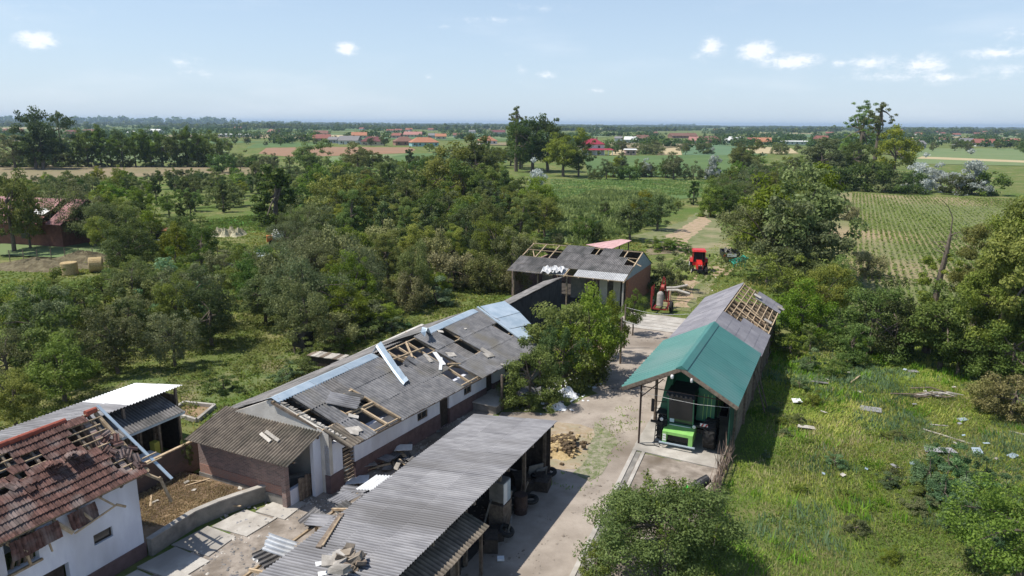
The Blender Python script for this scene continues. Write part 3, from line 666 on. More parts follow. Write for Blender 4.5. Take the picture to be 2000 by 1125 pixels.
for (x, y, l, n) in ((627, 1104, .35, 'small white scrap on the grey barn roof'), (640, 1122, .6, 'white torn sheet on the near edge of the grey barn roof'), (695, 1105, .3, 'white chip right of the rubble on the grey barn roof')):
    c = at_roof(x, y); mb = MB(); mb.slab([(-l / 2, -.1, .03), (l / 2, -.07, .05), (l / 2, .1, .03), (-l / 2, .12, .06)], .015); single('roof_scrap', mb, M['white_paint'], n, 'scrap', c.x, c.y, c.z + .03, rot=.8)
# ------------------------------------------------------------------ long damaged barn
def long_barn():
    T = Thing('long_barn', 'long low barn with damaged grey corrugated roof, roof holes and bent blue-grey metal ridge', 'barn', -23.5, 24)
    R0, R1 = Vector((-23.75, 23.35, 4.2)), Vector((-23.2, 42.75, 4.15))
    SN, SF = Vector((4.4, .25, -1.5)), Vector((5.25, -1.2, -1.8))
    skip = {(0, 0), (0, 1), (2, 1), (3, 1), (3, 2), (2, 2), (8, 0), (9, 0), (10, 0), (11, 0), (11, 1), (11, 2), (10, 2), (14, 0), (14, 1), (19, 1)}
    alt = {(3, 0): M['asbestos'], (0, 2): M['asbestos_brown'], (13, 1): M['asbestos'], (9, 1): M['asbestos']}
    roof_sheets(T, R0, R1, SN, SF, .98, 3, M['asbestos_dark'], skip, .03, alt=alt)
    # back slope
    roof_sheets(T, R0 + Vector((-.05, .38, -.02)), R1 + Vector((-.05, 0, -.02)), (-4.3, 0, -1.75), (-4.3, 0, -1.75), 1.3, 2, M['asbestos'], skip={(8, 0), (9, 0)}, jitter=.03)
    def P(s, t, dz=0):      # point on the slope: s along the ridge in metres, t from ridge (0) to eave (1)
        k = s / (R1 - R0).length; q = R0.lerp(R1, k) + SN.lerp(SF, k) * t; q.z += dz; return q
    # rafters under the slope, purlins across
    for i in range(20):
        s = .05 + i * .985; mb = MB(); mb.bar(P(s, 0, -.13), P(s, .99, -.13), .09, .13); T.part('rafter', mb, M['wood'] if i in (2, 3, 4, 9, 10, 11, 12, 15) else M['wood_old'])
    for t in (.03, .34, .66, .97):
        mb = MB(); mb.bar(P(0, t, -.04), P(19.3, t, -.04), .07, .06); T.part('purlin', mb, M['wood'])
    for s0, t0, s1, t1 in ((2.0, .36, 3.9, .36), (1.95, .62, 3.9, .64), (2.9, .33, 2.9, .98), (3.85, .33, 3.9, 1.0), (8.0, .2, 11.2, .24), (8.4, .02, 8.9, .34), (10.6, .05, 9.6, .3), (11.1, .62, 11.9, .7)):
        mb = MB(); mb.bar(P(s0, t0, .02), P(s1, t1, .02), .11, .09); T.part('broken_beam', mb, M['wood'])
    # loose sheets lying in and on the holes
    def loose(name, s, t, w, l, m, rot, tilt=0, dz=.08, jag=.04, lab=None):
        X = (R1 - R0).normalized(); D = SN.lerp(SF, s / 19.4).normalized()
        B = basis(P(s, t, dz) - Vector(T.o), X, D)
        nz = Vector((B[0][2], B[1][2], B[2][2]))
        if nz.z < 0: B = basis(P(s, t, dz) - Vector(T.o), -X, D)
        B = B @ Matrix.Rotation(rot, 4, 'Z') @ Matrix.Rotation(tilt, 4, 'X')
        o = link(name, sheet_mesh(w, l, m, jag=jag, seed=int(s * 7) + int(t * 10)), T.e, mtx=B)
        if lab: o['label'] = lab
    loose('loose_sheet', 2.7, .28, 1.05, 1.5, M['asbestos_pale'], .5, .1, .1, .1, 'pale broken corrugated sheet lying in the large hole')
    loose('loose_sheet', 3.4, .3, .8, 1.2, M['asbestos'], .35, .18, .02, .1)
    loose('loose_sheet', 9.0, .30, .7, 1.1, M['asbestos_dark'], .35, -.2, .16, .06, 'dark sheets folded up on the roof')
    loose('loose_sheet', 9.3, .30, .5, 1.0, M['asbestos_dark'], .3, -.3, .26, .06)
    for (s, t, l, w, r) in ((10.6, .58, 1.5, .2, -.6), (12.2, .52, .6, .5, .4), (14.9, .72, .9, .45, 1.4), (14.7, .78, .7, .5, .3), (16.0, .25, .2, .14, .3), (14.6, 1.0, .25, .2, .8), (13.9, .12, .4, .3, .6), (11.0, .5, 1.4, .35, -1.1), (10.4, .42, .9, .3, -1.2), (1.1, .86, .7, .5, .3), (.9, .9, .4, .3, 1.0), (2.0, .7, .5, .3, 1.)):
        c = P(s, t, .09); mb = MB(); d = Vector((math.cos(r), math.sin(r), 0)); X = (R1 - R0).normalized(); D = SN.lerp(SF, s / 19.4).normalized(); a = (X * d.x + D * d.y) * l / 2; b = (X * -d.y + D * d.x) * w / 2
        mb.slab([c - a - b, c + a - b * .6, c + a + b, c - a * .9 + b], .03); T.part('sheet_fragment', mb, M['board_pale'] if l < 1.3 else M['white_paint'])
    # metal ridge caps with toothed lower edge
    def cap(s0, s1, name='ridge_cap'):
        nrm = SN.cross(R1 - R0).normalized(); nrm = nrm if nrm.z > 0 else -nrm
        mb = MB(); n = int((s1 - s0) / .177)
        X = (R1 - R0).normalized(); D = SN.normalized(); Bk = Vector((-.92, 0, -.38))
        up = Vector((0, 0, .09))
        for i in range(n):
            a = P(s0 + (s1 - s0) * i / n, 0) + up; b = P(s0 + (s1 - s0) * (i + 1) / n, 0) + up; m_ = a.lerp(b, .5)
            mb.face(a, b, b + D * .42 - nrm * .02, a + D * .42 - nrm * .02)
            mb.face(a + D * .42 - nrm * .02, b + D * .42 - nrm * .02, m_ + D * .49 - nrm * .06)
            mb.face(a + Bk * .45, b + Bk * .45, b, a)
        T.part(name, mb, M['zinc'])
    cap(.05, 2.6); cap(2.62, 5.2); cap(5.22, 7.7); cap(12.9, 15.9); cap(15.92, 19.0)
    # peeled cap folded down over the slope
    mb = MB()
    path = [P(7.7, .0, .1), P(8.0, .02, .55), P(7.6, .2, .42), P(7.2, .4, .24), P(6.9, .56, .12), P(6.75, .62, .16)]
    X = (R1 - R0).normalized()
    for i in range(len(path) - 1):
        a, b = path[i], path[i + 1]; w0 = .38; w1 = .36
        mb.slab([a, b, b + X * w1 + Vector((0, 0, .05)), a + X * w0 + Vector((0, 0, .1))], .012)
        mb.slab([a, b, b - X * .12 - Vector((0, 0, .08)), a - X * .12 - Vector((0, 0, .08))], .012)
    T.part('peeled_cap', mb, M['zinc'], label='bent metal ridge cap folded down over the roof')
    mb = MB()
    for i in range(6):
        t0, t1 = i / 6, (i + 1) / 6
        def C(t): s = 12.9 - 1.2 * t; return P(s, .0 + .12 * t, .12 + .55 * math.sin(t * 2.2)), P(s + .1, .12 + .05 * t, .05 + .75 * math.sin(t * 2.4) ** 2)
        a0, a1 = C(t0); b0, b1 = C(t1); mb.slab([a0, b0, b1, a1], .012)
    T.part('curled_cap', mb, M['zinc'], label='curled up end of the metal ridge cap')
    # gable wall facing the camera
    mb = MB(); g = 23.5
    mb.hexa([(-27.9, g, 0), (-20.5, g, 0), (-20.5, g + .22, 0), (-27.9, g + .22, 0), (-27.9, g, 2.38), (-20.5, g, 3.02), (-20.5, g + .22, 3.02), (-27.9, g + .22, 2.38)])
    mb.hexa([(-27.9, g, 2.382), (-20.5, g, 3.022), (-20.5, g + .22, 3.022), (-27.9, g + .22, 2.382), (-23.9, g, 4.12), (-23.65, g, 4.14), (-23.65, g + .22, 4.14), (-23.9, g + .22, 4.12)])
    T.part('gable_wall', mb, M['grey_plaster'])
    for k in range(20):
        t = .03 + k * .045; q = P(.24, t, -.02); mb = MB(); mb.hexa([q + Vector((random.uniform(-.14, .14) + sx * .09, -.02 + sy * .08, z * .07)) for z in (0, 1) for sx, sy in ((-1, -1), (1, -1), (1, 1), (-1, 1))]); T.part('brick', mb, M['board_pale'])
    mb = MB(); mb.slab([(-24.2, 23.45, 4.1), (-23.72, 23.42, 4.28), (-23.7, 23.8, 4.28), (-24.4, 23.9, 4.05)], .05); T.part('ridge_patch', mb, M['asbestos_brown'])
    # long right wall
    def skew(mb):
        mb.v = [(x + (y - 24) * .093, y, z) for x, y, z in mb.v]; return mb
    doors = [(24.35, 25.15, .02, 2.0), (32.0, 32.9, .02, 2.05), (36.8, 37.6, .02, 2.05)]
    wins = [(30.0, 30.9, 1.2, 1.65), (34.4, 35.2, 1.2, 1.65), (39.0, 39.8, 1.2, 1.65)]
    mb = MB(); mb.wall('x', -20.48, .25, 23.5, 42.6, .95, 2.45, doors + wins); T.part('right_wall', skew(mb), M['white_wall'])
    mb = MB(); mb.wall('x', -20.44, .31, 23.48, 42.6, 0, .945, doors); T.part('plinth', skew(mb), M['plinth'])  # real plinth raised; its dark upper part paints the shade under the eave
    mb = MB(); mb.box(-28, -27.75, 23.97, 43, 0, 2.35); T.part('rear_wall', mb, M['grey_plaster'])
    mb = MB(); mb.box(-27.7, -18.9, 42.35, 42.6, 0, 2.4); T.part('end_wall', mb, M['grey_plaster'])
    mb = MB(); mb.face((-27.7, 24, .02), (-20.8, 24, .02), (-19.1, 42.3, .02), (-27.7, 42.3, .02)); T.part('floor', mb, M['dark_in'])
    for b in (28.5, 33.4, 38.2):
        mb = MB(); mb.box(-27.7, -20.9 + (b - 24) * .093, b, b + .2, 0, 2.3); T.part('inner_wall', mb, M['white_wall'])
    for s in (26.2, 30.6, 35.8, 40.4):
        mb = MB(); mb.box(-27.7, -20.8 + (s - 24) * .093, s, s + .14, 2.3, 2.45); T.part('ceiling_joist', mb, M['wood'])
    for u0, u1, z0, z1 in wins:
        fr = MB(); fr.box(-20.62, -20.52, u0, u1, z0, z0 + .06); fr.box(-20.62, -20.52, u0, u1, z1 - .06, z1); fr.box(-20.62, -20.52, u0, u0 + .06, z0, z1); fr.box(-20.62, -20.52, u1 - .06, u1, z0, z1); fr.box(-20.6, -20.54, (u0 + u1) / 2 - .03, (u0 + u1) / 2 + .03, z0, z1)
        f = T.part('window', skew(fr), M['wood_old']); g_ = MB(); g_.box(-20.585, -20.575, u0 + .06, u1 - .06, z0 + .06, z1 - .06)
        T.part('pane', skew(g_), M['glass'], parent=f)
    for k in range(9):
        mb = MB(); mb.box(-20.56, -20.5, 24.4, 25.1, .2 + k * .2, .3 + k * .2); T.part('door_slat', skew(mb), M['wood_old'])
    for u0, u1, z0, z1 in doors[1:]:
        mb = MB(); mb.box(-20.68, -20.6, u0, u1, z0, z1 - .03); T.part('door', skew(mb), M['wood_dark'])
    for b in (36.0, 40.6):
        mb = MB(); a = -18.9 + (b - 26) * .11; mb.bar((a, b, 0), (a, b, 2.45 - (b - 25) * .015), .12); T.part('post', mb, M['wood_old'])
    mb = MB(); mb.bar(P(.6, .985, -.15), P(19.2, .985, -.15), .1); T.part('eave_beam', mb, M['wood_old'])
    # flat zinc sheets at the far end
    for k, (quad, l) in enumerate([([(-23.1, 43.2, 4.24), (-22.5, 45.9, 4.1), (-20.9, 45.2, 3.6), (-21.6, 42.6, 3.66)], None), ([(-21.55, 42.62, 3.64), (-20.87, 45.17, 3.58), (-19.6, 44.3, 3.1), (-20.4, 41.95, 3.2)], None), ([(-20.37, 41.97, 3.18), (-19.8, 43.4, 3.12), (-18.6, 42.4, 2.75), (-19.0, 41.4, 2.78)], None)]):
        mb = MB(); mb.slab(quad, .03); o = T.part('metal_sheet', mb, M['zinc'])
    mb = MB(); mb.bar((-23.2, 42.95, 4.24), (-19.0, 41.35, 2.86), .14, .09); T.part('metal_fold', mb, M['zinc'])
    for t in (.1, .35, .6, .85): mb = MB(); mb.bar(P(18.9, t, -.05), P(20.4, t, -.12), .08); T.part('purlin_end', mb, M['wood'])
    return T
LB = long_barn()
# lower extension wall and roof strip beyond the barn
def dark_wall():
    T = Thing('high_wall', 'high dark shaded wall joining the long barn to the brick barn', 'wall', -22.7, 45)
    # board cladding with the shade put into its colour, one board after another
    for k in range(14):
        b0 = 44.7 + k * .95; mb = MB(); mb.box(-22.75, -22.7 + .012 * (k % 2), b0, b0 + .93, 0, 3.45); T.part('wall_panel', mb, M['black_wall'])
    roof_sheets(T, (-22.55, 44.6, 3.62), (-22.55, 58.0, 3.62), (-1.7, 0, -.55), (-1.7, 0, -.55), 1.2, 1, M['asbestos'], jitter=.03)
    mb = MB(); mb.box(-24.3, -22.78, 44.8, 57.9, 0, 3.0); T.part('rear_body', mb, M['concrete_dark'])
dark_wall()
# ------------------------------------------------------------------ brick lean-to shed
def brick_shed():
    T = Thing('brick_shed', 'small brick shed with mossy corrugated lean-to roof beside the straw pen', 'shed', -24, 22)
    roof_sheets(T, (-27.15, 23.72, 3.12), (-20.85, 23.72, 3.12), (0, -2.45, -.72), (0, -2.45, -.72), 1.05, 1, M['asbestos_brown'], jitter=.02, amp=.035)
    mb = MB(); mb.wall('y', 21.75, -.22, -27.0, -21.7, .95, 2.28); T.part('brick_wall', mb, M['brick_mix'])
    mb = MB(); mb.wall('y', 21.735, -.235, -27.0, -21.7, .5, .945); T.part('lit_brick_band', mb, M['brick_low'])  # brighter, redder brick paints the sunlit strip below the eave's shade
    mb = MB(); mb.wall('y', 21.70, -.27, -27.05, -21.6, 0, .495); T.part('base', mb, M['concrete_dark'])
    mb = MB(); mb.hexa([(-21.7, 21.6, 0), (-21.45, 21.6, 0), (-21.45, 21.85, 0), (-21.7, 21.85, 0), (-21.7, 21.6, 2.2), (-21.45, 21.6, 2.2), (-21.45, 21.85, 2.28), (-21.7, 21.85, 2.28)]); T.part('corner_pier', mb, M['brick_mix'])
    mb = MB(); mb.wall('x', -21.4, .2, 21.85, 22.9, 0, .8); T.part('half_wall', mb, M['white_wall'])
    mb = MB(); mb.wall('x', -21.0, .2, 23.0, 23.75, 0, 2.85); T.part('side_wall', mb, M['white_wall'])
    for k in range(6):
        mb = MB(); mb.box(-21.36 + .02 * (k % 2), -21.3 + .02 * (k % 2), 22.3 + k * .13, 22.42 + k * .13, .05, 1.2 - .05 * (k % 3)); T.part('gate_board', mb, M['wood_old'])
    mb = MB(); mb.box(-27.05, -26.85, 21.98, 23.7, 0, 2.3); T.part('left_wall', mb, M['brick_mix'])
    for a in (-26.8, -24.9, -23, -21.2):
        mb = MB(); mb.bar((a, 21.4, 2.33), (a, 23.7, 3.0), .08, .1); T.part('rafter', mb, M['wood_old'])
    mb = MB(); mb.bar((-27.1, 21.7, 2.36), (-20.9, 21.7, 2.36), .08); T.part('purlin', mb, M['wood_old'])
    mb = MB(); mb.bar((-27.1, 23.3, 2.86), (-20.9, 23.3, 2.86), .08); T.part('purlin', mb, M['wood_old'])
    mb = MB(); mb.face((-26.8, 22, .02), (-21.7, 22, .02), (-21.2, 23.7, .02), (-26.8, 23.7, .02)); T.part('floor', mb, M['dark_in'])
    for (a, b, l, r) in ((-23.0, 22.6, 1.15, .2), (-23.25, 22.45, .9, .1)):
        z = 3.12 - (23.72 - b) * .294 + .1; mb = MB(); mb.slab([(a - l / 2, b - .05 + r * .5, z - .02), (a + l / 2, b - .32, z - .1), (a + l / 2, b - .15, z - .05), (a - l / 2, b + .12 + r * .5, z + .04)], .03); T.part('sheet_fragment', mb, M['board_pale'])
brick_shed()
# yard wall between house and brick shed
T = Thing('yard_wall', 'dark shaded brick yard wall behind the straw pen', 'wall', -28.1, 19)
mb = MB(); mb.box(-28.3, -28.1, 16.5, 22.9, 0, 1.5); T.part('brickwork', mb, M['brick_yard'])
mb = MB(); mb.bar((-28.2, 16.5, 1.56), (-28.2, 22.9, 1.56), .16, .07); T.part('top_plank', mb, M['wood'])
# ------------------------------------------------------------------ sheds at the left edge
def left_sheds():
    T = Thing('upper_shed', 'long low shed with pale corrugated roof and bright white end sheets', 'shed', -32, 20)
    n = 12
    roof_sheets(T, (-30.95, 11.0, 3.35), (-30.95, 24.35, 3.35), (-3.6, 0, -.5), (-3.6, 0, -.5), 1.05, 2, M['asbestos_pale'], jitter=.01, alt={(c, r): M['white_sheet'] for c in (10, 11, 12) for r in (0, 1)}, amp=.03)
    mb = MB(); mb.wall('y', 24.1, .12, -34.4, -31.1, 0, 2.85); T.part('end_wall', mb, M['wood_old'])
    mb = MB(); mb.wall('x', -34.2, .15, 11, 24.1, 0, 2.7); T.part('rear_wall', mb, M['wood_old'])
    for b in (12, 15, 18, 21, 24.0):
        mb = MB(); mb.bar((-31.1, b, 0), (-31.1, b, 3.25), .12); T.part('post', mb, M['wood_old'])
    T = Thing('lower_shed', 'open lean-to with rough grey corrugated roof behind the tiled house', 'shed', -31, 20)
    roof_sheets(T, (-31.85, 15.5, 3.0), (-31.85, 23.55, 3.0), (1.75, 0, -.62), (1.75, 0, -.62), 1.0, 1, M['asbestos'], jitter=.015, amp=.03)
    mb = MB(); mb.bar((-30.05, 15.5, 2.28), (-30.05, 23.6, 2.28), .1, .13); T.part('gutter', mb, M['zinc'])
    for b in (16.5, 18.6, 20.6, 22.2, 23.4):
        mb = MB(); mb.bar((-30.25, b, 0), (-30.25, b, 2.3), .1); T.part('post', mb, M['wood_old'])
    for k in range(26):
        b0 = 15.5 + k * .31; mb = MB(); mb.box(-31.8, -31.76 + .012 * (k % 2), b0, b0 + .29, 0, 2.85); T.part('back_board', mb, M['wood_dark'] if k % 3 else M['wood_old'])
    mb = MB(); mb.box(-31.8, -30.3, 23.45, 23.52, 0, 2.45); T.part('end_boards', mb, M['wood_dark'])
    obj_box('yellow_jug', 'yellow canister standing inside the open lean-to', 'canister', -30.3, 21.9, 0, .35, .3, 1.3, mat('faded_yellow', (.38, .36, .06), (.45, .42, .08), .7, 3))
    mb = MB(); mb.slab([(-.9, -.6, .9), (.9, -.5, .75), (.9, .6, .75), (-.8, .5, .9)], .03); single('white_sheet', mb, M['plastic_sheet'], 'pale sheet lying on the junk inside the open lean-to', 'sheet', -29.6, 21.2, 0)
    for k in range(7):
        mb = MB(); mb.bar((0, 0, 0), (random.uniform(-.5, .5), random.uniform(-.3, .3), random.uniform(1.2, 2.1)), .07, .1); single('leaning_timber', mb, M['wood_old'], 'old timber leaning inside the open lean-to behind the pen wall', 'timber', -31 + .3 * random.random(), 18.5 + k * .6, 0, 'timbers leaning in the open lean-to')
left_sheds()
T = Thing('foundation_bed', 'small concrete bordered bed with rubble in the garden behind the sheds', 'garden bed', *atg(375, 805))
c = atg(375, 805)
for p, q in (((345, 800), (360, 790)), ((360, 790), (420, 796)), ((420, 796), (385, 825)), ((385, 825), (350, 815))):
    p, q = atg(*p), atg(*q); mb = MB(); mb.bar((*p, .1), (*q, .1), .18, .25); T.part('border', mb, M['concrete'])
mb = MB(); mb.face(*[(*atg(*p), .03) for p in ((347, 800), (361, 792), (417, 797), (385, 822), (352, 814))]); T.part('rubble_bed', mb, M['soil'])

# ------------------------------------------------------------------ white house with tiled roof
def house():
    T = Thing('tiled_house', 'white walled house with storm-torn dark red tile roof at the left edge', 'house', -24, 14)
    holes = [(11.5, 12.55, 2.25, 3.45), (12.35, 13.45, 0.1, 1.55), (14.45, 15.2, 1.6, 2.02)]
    mb = MB(); mb.wall('x', -24.0, .25, 6.0, 16.4, 0, 3.6, holes); T.part('right_wall', mb, M['white_wall'])
    mb = MB(); mb.wall('x', -23.96, .035, 6.0, 16.44, 0, .62, [(12.35, 13.45, .1, 1.55)]); T.part('plinth', mb, M['plinth'])
    mb = MB(); mb.wall('y', 16.4, .25, -29.4, -24.26, 0, 3.6); T.part('gable_wall', mb, M['white_wall']); mb = MB(); mb.hexa([(-29.4, 16.15, 3.602), (-24.0, 16.15, 3.602), (-24.0, 16.4, 3.602), (-29.4, 16.4, 3.602), (-26.8, 16.15, 5.4), (-26.6, 16.15, 5.4), (-26.6, 16.4, 5.4), (-26.8, 16.4, 5.4)]); T.part('gable_top', mb, M['brick_mix'])
    mb = MB(); mb.box(-29.4, -29.15, 6, 16.1, 0, 3.6); T.part('left_wall', mb, M['white_wall'])
    mb = MB(); mb.box(-29.1, -24.3, 6, 16.1, 3.3, 3.42); T.part('attic_floor', mb, M['wood_old'])
    mb = MB(); mb.box(-24.16, -24.1, 14.45, 15.2, 1.6, 1.65); mb.box(-24.16, -24.1, 14.45, 15.2, 1.97, 2.02); mb.box(-24.16, -24.1, 14.45, 14.5, 1.65, 1.97); mb.box(-24.16, -24.1, 15.15, 15.2, 1.65, 1.97)
    f = T.part('window', mb, M['wood_dark']); mb = MB(); mb.box(-24.14, -24.12, 14.5, 15.15, 1.65, 1.97); T.part('pane', mb, M['glass'], parent=f)
    mb = MB(); mb.box(-24.28, -24.26, 12.35, 13.4, .1, 1.5); T.part('door', mb, M['wood_dark'])
    mb = MB(); mb.box(-24.05, -23.9, 11.45, 12.6, 2.17, 2.245); T.part('window_sill', mb, M['wood'])
    for k in range(4): mb = MB(); mb.bar((-24.15, 11.7 + k * .22, 2.3), (-24.1, 12.1 + k * .1, 3.3), .07, .09); T.part('broken_slat', mb, M['wood_old'])
    R = Vector((-26.7, 0, 5.52)); S = Vector((2.86, 0, -1.98)); NC = 11; NCOL = 44; cw = .215; b_end = 16.75
    ang = math.atan2(-S.z, S.x); nrm = Vector((math.sin(ang), 0, math.cos(ang)))
    cl = S.length / NC
    # one clay tile: curved pan with two ridges and a thick lower lip
    vs = []; fs = []; prof = [(0, .012), (.03, .042), (.065, .012), (.1, .0), (.135, .012), (.17, .042), (.2, .012), (.222, .004)]
    for side in (0, -.03):
        for y, dz in ((0, -.015), (cl + .06, .042)):
            for x, z in prof: vs.append((x, y, z + dz + side))
    n = len(prof)
    for i in range(n - 1):
        fs.append((i, i + 1, n + i + 1, n + i)); k = 2 * n; fs.append((k + n + i, k + n + i + 1, k + i + 1, k + i)); fs.append((n + i, n + i + 1, k + n + i + 1, k + n + i))
    fs.append((0, n, 3 * n, 2 * n)); fs.append((2 * n - 1, n - 1, 3 * n - 1, 4 * n - 1))
    me = bpy.data.meshes.new('tile'); me.from_pydata(vs, [], fs); me.materials.append(M['tile'])
    off = [(v[0], v[1]) for v in vs]
    Z = lambda x, y: (x / 3.4617, 800 + y / 3.4617)
    HP = [[Z(*p) for p in poly] for poly in (
        [(455, 130), (520, 100), (620, 20), (640, 40), (760, 180), (900, 340), (935, 400), (850, 420), (790, 400), (735, 300), (735, 262), (545, 262), (470, 235), (455, 190)],
        [(150, 285), (235, 270), (300, 320), (195, 372), (160, 340)], [(-60, 250), (35, 280), (85, 345), (45, 430), (-60, 470)], [(-60, 500), (35, 530), (25, 590), (-60, 600)],
        [(100, 420), (180, 410), (180, 450), (110, 455)])]
    shift = [Z(*p) for p in ((0, 560), (70, 400), (230, 420), (250, 520), (100, 590))]
    nt = 0; bulk_v = []; bulk_f = []
    for r in range(NC):
        for c in range(NCOL):
            b = b_end - c * cw; p = Vector((R.x, b, R.z)) + S * (r / NC)
            mid = p + S * (.5 / NC) + nrm * .1 - Vector((0, cw / 2, 0)); q = gw(mid.x, mid.y, mid.z); px, py = project(q)
            if any(inpoly(px, py, h) for h in HP): continue
            if b > 16.45 - .12 * (r % 2) and r < 9: continue
            jz = random.uniform(-.005, .006); ra = random.gauss(0, .012)
            if inpoly(px, py, shift): jz += random.uniform(0, .09); ra += random.uniform(-.35, .35)
            if px < -45: continue
            B = basis(p - Vector(T.o) + nrm * (.05 + .01), Vector((0, -1, 0)), S)
            nz = Vector((B[0][2], B[1][2], B[2][2]))
            if nz.z < 0: B = basis(p - Vector(T.o) - Vector((0, cw, 0)) + nrm * .06, Vector((0, 1, 0)), S)
            # gentle sag of the old rafters
            sag = -.03 * math.sin(b * 1.9)
            B.translation = B.translation + nrm * (jz + sag)
            B = B @ Matrix.Rotation(ra, 4, 'Z') @ Matrix.Rotation(random.uniform(-.012, .02), 4, 'X')
            if nt < 300 and px > -15:
                link('tile', me, T.e, mtx=B); nt += 1
            else:
                k = len(bulk_v); bulk_v += [tuple(B @ Vector(v)) for v in vs]; bulk_f += [tuple(k + i for i in f) for f in fs]
    # the roof beyond the first 300 tiles
    if bulk_v:
        m2 = bpy.data.meshes.new('tiles'); m2.from_pydata(bulk_v, [], bulk_f); m2.materials.append(M['tile']); o = link('tiles', m2, T.e); o['kind'] = 'stuff'
    # sheathing under tiles is open: rafters and battens
    for k in range(12):
        b = 16.55 - k * .86; mb = MB(); mb.bar((R.x, b, R.z - .1), Vector((R.x, b, R.z - .1)) + S * 1.0, .09, .12); T.part('rafter', mb, M['wood_old'])
    for r in range(NC + 1):
        p = Vector((R.x, 0, R.z)) + S * (r / NC); e = 16.75 + random.uniform(-.1, .45)
        if r in (9, 10): e += .5
        mb = MB(); mb.bar((p.x, 7.5, p.z - .0), (p.x, e, p.z), .05, .04); T.part('batten', mb, M['wood'])
    for k in range(14):
        b = 16.9 - k * .42
        if px < 0: pass
        q0 = (-26.7, b, 5.56); mb = MB(); mb.tube([(-26.7, b, 5.60), (-26.7, b - .45, 5.575)], [.11, .135], 10)
        if not (16.55 > b > 15.75): T.part('ridge_tile', mb, M['tile_red'])
    for k in range(8):
        b = 10.9 - k * .42; mb = MB(); mb.tube([(-26.7, b, 5.60), (-26.7, b - .45, 5.575)], [.11, .135], 10); T.part('ridge_tile', mb, M['tile_red'])
    # back slope
    roof = MB(); roof.slab([(-26.75, 6, 5.5), (-29.8, 6, 3.45), (-29.8, 16.6, 3.45), (-26.75, 16.6, 5.5)], .06); T.part('rear_roof', roof, M['tile'])
    # verge flashing torn loose and verge rafter
    mb = MB(); mb.bar(Vector((-26.75, 17.0, 5.72)), Vector((-23.35, 17.45, 3.05)), .13, .035); T.part('verge_flashing', mb, M['zinc'])
    mb = MB(); mb.bar(Vector((-26.7, 16.85, 5.45)), Vector((-23.9, 16.85, 3.5)), .12, .14); T.part('verge_rafter', mb, M['wood'])
    mb = MB(); mb.bar((-24.0, 16.6, 3.62), (-23.35, 17.0, 3.2), .09); T.part('broken_rafter', mb, M['wood'])
    mb = MB(); mb.bar((-23.4, 16.95, 3.35), (-23.2, 17.2, 2.2), .09); T.part('broken_rafter', mb, M['wood'])
    for k in range(16):
        t = random.uniform(.25, .95); b = 16.0 + random.uniform(0, .75); p = Vector((R.x, b, R.z)) + S * t + nrm * .1
        B = basis(p - Vector(T.o), Vector((0, 1, 0)), S) @ Matrix.Rotation(random.uniform(-1.5, 1.5), 4, 'Z') @ Matrix.Rotation(random.uniform(-.2, .2), 4, 'X')
        link('loose_tile', me, T.e, mtx=B)
    for k in range(13):   # a tumbled pile of tiles at the edge of the big hole
        p = Vector((R.x, 15.15 - k * .09 - .25 * (k > 6), R.z)) + S * (.42 + .02 * math.sin(k)) + nrm * .16
        B = basis(p - Vector(T.o), Vector((.25, 1, .1)), nrm + S * .3) @ Matrix.Rotation(random.uniform(-.3, .3), 4, 'X'); link('loose_tile', me, T.e, mtx=B)
    # hanging eave fragments: broken rafters and tiles drooping down the wall
    for (b0, b1, s) in ((14.3, 12.7 + .95, 5), (12.95, 11.4, 8)):
        for k in range(s):
            b = b0 - k * .2; x0 = -23.82 + random.uniform(-.01, .02)
            for j in range(2):
                p = Vector((x0 + .05 + j * .07, b, 3.44 - .24 * j - random.uniform(0, .04)))
                B = basis(p - Vector(T.o), Vector((0, 1, 0)), Vector((.35, .08, -1))) @ Matrix.Rotation(random.uniform(-.1, .1), 4, 'Z'); link('loose_tile', me, T.e, mtx=B)
    def br(x, y, z): return Vector((-24 + x, y, z))
    for p, q, w in ((br(.1, 14.75, 3.5), br(.42, 15.15, 3.0), .05), (br(.42, 15.2, 3.02), br(.5, 15.5, 2.8), .07), (br(.42, 15.2, 3.0), br(.45, 13.55, 2.75), .045), (br(.1, 13.95, 3.45), br(.5, 14.2, 2.95), .06), (br(.1, 13.1, 3.4), br(.45, 13.5, 2.8), .1), (br(.1, 12.45, 3.3), br(.3, 12.75, 2.95), .07), (br(.3, 12.72, 3.0), br(.32, 12.8, 2.45), .05), (br(.05, 11.6, 3.4), br(.35, 12.0, 2.9), .1), (br(.33, 11.98, 2.95), br(.25, 12.1, 2.35), .07)):
        mb = MB(); mb.bar(p, q, w, w * 1.2); T.part('broken_rafter', mb, M['wood'])
    mb = MB(); mb.bar((-23.93, 6.2, 3.48), (-23.93, 16.35, 3.52), .1, .12); T.part('eave_beam', mb, M['wood_old'])
house()
